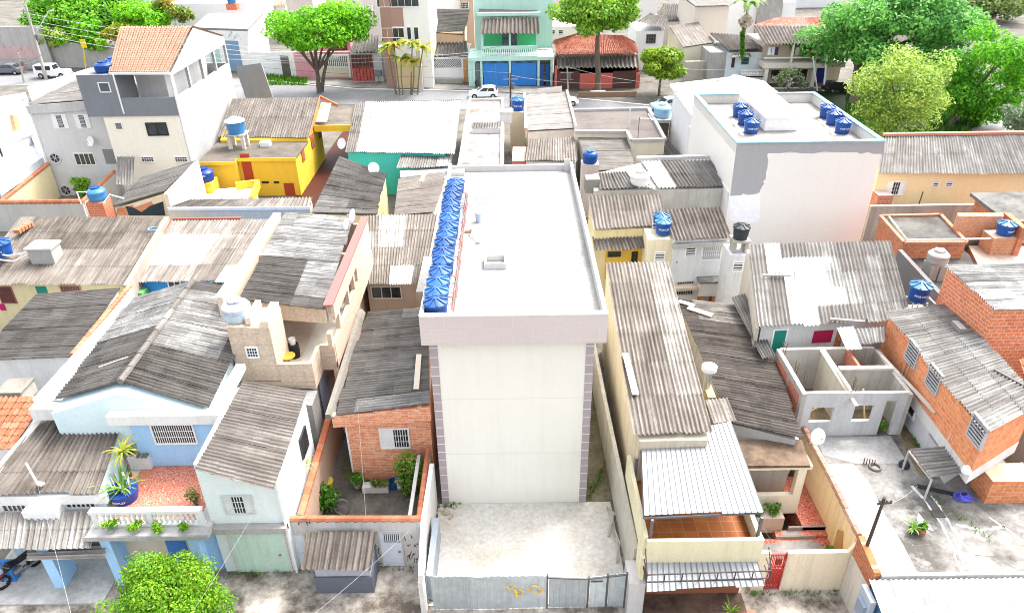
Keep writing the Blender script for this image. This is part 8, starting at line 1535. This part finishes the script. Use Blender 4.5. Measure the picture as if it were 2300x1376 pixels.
def palm(label, foot, top, Yc, fl, nf, mat, tr=.09, seed=1, group=None, bk=None):
    rnd = random.Random(seed); b = P(*foot, 0); c = PY(*top, Yc); t = thing('palm', label, 'palm', b, group); m = MB(); m.tube([b, b.lerp(c, .5) + V((rnd.uniform(-.2, .2), 0, 0)), c], [tr * 1.3, tr, tr * .8], 8); m.build('trunk', bk or bark((.2, .18, .13)), t, True); m = MB()
    for i in range(nf):
        a = 2 * math.pi * i / nf + rnd.uniform(-.3, .3); e = V((math.cos(a), math.sin(a), 0)); up = rnd.uniform(.5, 1.3); L = fl * rnd.uniform(.75, 1.1); tn = rnd.uniform(.2, .95); prev = c; s = V((-e.y, e.x, 0))
        for k in range(1, 9):
            f = k / 8; p = c + e * L * f + V((0, 0, L * (up * f - 1.15 * f * f))); w_ = L * .13 * math.sin(math.pi * min(1, f * .9 + .12))
            for sg in (-1, 1): m.face([prev, p, p + s * sg * w_ + e * w_ * .5 - V((0, 0, w_ * .5)), prev + s * sg * w_ * .8 + e * w_ * .3 - V((0, 0, w_ * .5))], min(1, max(0, tn + rnd.uniform(-.15, .15))))
            prev = p
    m.build('fronds', mat, t); return t
YP = lambda: leafmat((.10, .18, .015), (.30, .38, .03), (.60, .42, .06)); g = 'thin palms on the street corner'
for i, (f, tp, s) in enumerate((((890, 212), (872, 108), 'leftmost thin palm with orange-tinted fronds'), ((898, 214), (885, 100), 'second thin palm from the left, yellowish fronds'), ((906, 214), (901, 134), 'short thin palm in the middle of the palm group'), ((923, 213), (926, 98), 'tall thin palm on the right of the palm group'), ((926, 213), (930, 140), 'short palm under the tall right palm'), ((938, 213), (950, 108), 'rightmost leaning palm by the white pillar'))): palm(s, f, tp, 99, 2.1, 17, YP(), .09, 80 + i, g)
m = MB(); p = P(946, 205, 0); m.box((p.x - .3, p.y - .2, 0), (p.x + .3, p.y + .3, zt(946, 112, p.y))); tag(m.build('pillar', plaster((.60, .56, .50), .5, .5)), 'tall stained pillar right of the thin palms', 'pillar')
t = palm('tall palm with pale trunk right of the beige tall house', (1660, 160), (1682, 8), 102, 3.0, 18, leafmat((.04, .1, .02), (.13, .25, .06), (.3, .4, .15)), .2, 90)
m = MB(); rnd = random.Random(6); leaves(m, [(PY(1674, 48, 102), (.8, .8, .9))], 260, .3, rnd); m.build('dead_fronds', flat((.5, .42, .32), .9), t); m = MB(); leaves(m, [(PY(1668, y, 101.8), (.35, .35, .8)) for y in (75, 88, 100, 112, 122)], 900, .16, rnd, shell=.2); m.build('ivy', GREEN(), t)
# ------------------------------------------------------------ poles and cables
def pole(label, foot, top, Yc, r=.16, arm=None, col=(.42, .40, .37)):
    b = P(*foot, 0); c = PY(*top, b.y); t = thing('utility_pole', label, 'pole', b); m = MB(); m.tube([b, c], [r * 1.3, r * .8], 8); m.build('pole', plaster(col, .3, .4), t, True)
    m = MB(); z = c.z - .8
    for k in range(2): m.bar((c.x - .9, c.y, z - k * .9), (c.x + .9, c.y, z - k * .9), .1)
    m.build('crossarm', flat((.25, .22, .2), .8), t); m = MB(); m.lathe([(.22, 0), (.22, .7), (.0001, .72)], (c.x + .3, c.y - .25, c.z * .55), 10); m.build('junction_box', flat((.12, .12, .12), .6), t)
    if arm: m = MB(); a = PY(*arm[0], b.y); e = PY(*arm[1], b.y); m.tube([a, e, e + V((.6, 0, .05))], [.07, .06, .09], 6); m.build('lamp_arm', flat((.55, .57, .58), .5), t)
    return c
c1 = pole('tall concrete utility pole with street-lamp arm by the white wagon', (104, 178), (57, 12), 112, .2, ((80, 75), (110, 25)))
c2 = pole('slim leaning pole at the left edge of the upper street', (54, 185), (40, 118), 110, .12)
c3 = pole('dark thin pole before the green house garage doors', (1147, 240), (1146, 164), 95, .1, None, (.08, .06, .05))
c4 = pole('slim grey pole at the right of the grey shed', (1276, 206), (1274, 150), 97, .1)
m = MB(); p = P(193, 165, 0); q_ = PY(186, 92, p.y); m.tube([p, q_], .06, 6); m.box((q_.x - .45, p.y - .08, q_.z - 1.0), (q_.x + .35, p.y - .02, q_.z + .2)); tag(m.build('yellow_sign', flat((.70, .52, .01), .6)), 'plain yellow traffic sign on a post by the retaining wall', 'sign')
def cable(label, a, b, sag, r=.03, col=(.5, .5, .5), n=14):
    m = MB(); a, b = V(a), V(b); m.tube([a.lerp(b, i / n) - V((0, 0, sag * 4 * (i / n) * (1 - i / n))) for i in range(n + 1)], r, 4); tag(m.build('cable', flat(col, .6)), label, 'cable')
far = [('highest pale power cable running right from the tall left pole', 0, .0), ('second power cable from the top, tall left pole', -.9, .3), ('third power cable from the top, tall left pole', -1.8, .5), ('lowest power cable running right from the tall left pole', -2.7, .8)]
for s, dz, sg in far: cable(s, c1 + V((.3, 0, -1.2 + dz)), PY(760, 125 - dz * 3, 105.5), .6 + sg, .028, (.55, .56, .56))
for i, (y0, y1, s) in enumerate(((128, 118, 'upper pale cable crossing before the pink and brown houses'), (140, 124, 'lower pale cable crossing before the pink and brown houses'))): cable(s, PY(560, y0, 104), PY(1060, y1, 102.5), .5, .022, (.6, .6, .6))
cable('cable across the blue garage doors from the dark pole', c3 + V((0, 0, -.3)), PY(1420, 185, 97), .5, .022, (.3, .3, .3)); cable('cable sloping over the green balcony to the dark pole', c3, PY(960, 138, 103), .3, .022, (.25, .25, .25)); cable('pale cable from the grey pole past the red house', c4, PY(1510, 190, 96), .4, .02, (.6, .6, .6))
cable('white service cable hanging from the left awning to the street', P(83, 1085, 4.3), P(165, 1400, 2.4), .15, .006, (.38, .37, .37)); cable('long white cable crossing in front of the kiosk roof', P(920, 1190, 2.9), P(690, 1390, 2.4), .1, .006, (.40, .36, .37)); cable('white drop cable over the brick-faced house yard', P(803, 910, 4.6), P(822, 1163, 2.8), .1, .006, (.40, .38, .37)); cable('thin cable from mint house corner to the street tree', P(585, 1125, 5.0), P(430, 1376, 3.2), .1, .006, (.38, .38, .37))
cable('dark upper cable sloping across the cream front wall', P(1745, 1195, 3.6), P(1900, 1390, 2.5), .1, .006, (.22, .2, .2)); cable('dark lower cable sloping across the cream front wall', P(1700, 1160, 3.8), P(1850, 1390, 2.5), .1, .006, (.22, .2, .2)); cable('cable from the wooden pole over the whitewashed yard', V((13.6, 18.95, 5.35)), P(2062, 1090, 3.4), .2, .006, (.4, .38, .36)); cable('cable from the wooden pole down to the yard front', V((13.6, 18.95, 5.35)), P(2010, 1290, 3.0), .1, .006, (.4, .38, .36))

for i, (x0, y0, x1, y1, s_) in enumerate(((590, 133, 960, 150, 'thin dark cable passing low before the pink house gate'), (590, 152, 1140, 176, 'thin dark cable passing just above the upper street'), (1150, 172, 1500, 168, 'thin dark cable before the red tile house'), (960, 118, 1140, 100, 'thin dark cable in front of the green balcony'), (1440, 150, 1800, 150, 'pale cable before the small blue house'), (0, 150, 100, 120, 'dark cable at the far left above the parked cars'))):
    cable(s_, PY(x0, y0, 103), PY(x1, y1, 101), .4, .02, (.1, .1, .1) if 'dark' in s_ else (.55, .55, .55))

rnd = random.Random(44); m = MB()
def tufts(a, b, n, h=.16):
    for _ in range(n):
        t_ = rnd.random(); c = a.lerp(b, t_) + V((rnd.uniform(-.12, .12), rnd.uniform(-.12, .12), 0)); hh = h * rnd.uniform(.5, 1.5)
        for k in range(4): e = rnd.uniform(0, 6.3); d = V((math.cos(e), math.sin(e), 0)); s_ = V((-d.y, d.x, 0)) * .015; m.face([c - s_, c + s_, c + d * hh * .6 + V((0, 0, hh))], rnd.random())
for a, b, n in ((V((-10, 20.7, .03)), V((-4, 20.7, .03)), 40), (V((9.2, 19.25, .03)), V((13.2, 19.2, .03)), 60), (V((3.4, 24.5, .03)), V((4.5, 27, .03)), 50), (V((-3.5, 24.2, .04)), V((-2.6, 24.3, .04)), 25), (V((13.5, 23, 2.82)), V((13.5, 25.6, 2.82)), 50), (V((18.3, 25.5, 2.83)), V((18.2, 23.4, 2.83)), 60), (V((17.2, 21.6, 2.82)), V((18.4, 19.4, 2.82)), 30), (V((-12.2, 20.5, .03)), V((-10, 20.6, .03)), 25), (V((5, 18.0, .03)), V((4.9, 16.6, .03)), 20)): tufts(a, b, n)
tag(m.build('weeds', GREEN(), loc=(0, 0, 0)), kind='stuff')
m = MB()
for _ in range(16):
    c = V((-3.1 + rnd.gauss(0, .22), 23.9 + rnd.gauss(0, .16), .05)); r = rnd.uniform(.03, .09); m.hexa([c + V((x * r, y * r, -.03)) for x, y in ((-1, -1), (1, -.8), (.9, 1), (-1, .7))], [c + V((x * r * .7, y * r * .7, r)) for x, y in ((-1, -1), (1, -.8), (.9, 1), (-1, .7))])
tag(m.build('rubble', plaster((.46, .38, .28), .5, .3), loc=(0, 0, 0)), kind='stuff')
m = MB(); p = P(2110, 1098, 2.8); m.slab([p + V((-.9, .1, .03)), p + V((.6, -.5, .03)), p + V((.7, -.3, .03)), p + V((-.8, .3, .03))], .02); tag(m.build('black_plastic_sheet', flat((.03, .03, .035), .5)), 'strip of black plastic lying before the blue hose', 'plastic sheet')
m = MB(); p = P(2106, 1154, 2.8); m.box(p + V((-.25, -.2, .0)), p + V((.25, .2, .03))); tag(m.build('drain_cover', flat((.06, .055, .05), .7)), 'small dark drain cover in the mottled concrete yard', 'drain cover')
m = MB(); p = P(1965, 1050, 2.8); m.tube([p + V((.22 * math.cos(a), .22 * math.sin(a), .05)) for a in [2 * math.pi * i / 14 for i in range(15)]], .05, 6); tag(m.build('old_tyre_rim', flat((.16, .14, .13), .8)), 'old round rim lying flat on the yard near the rusty bars', 'rim')
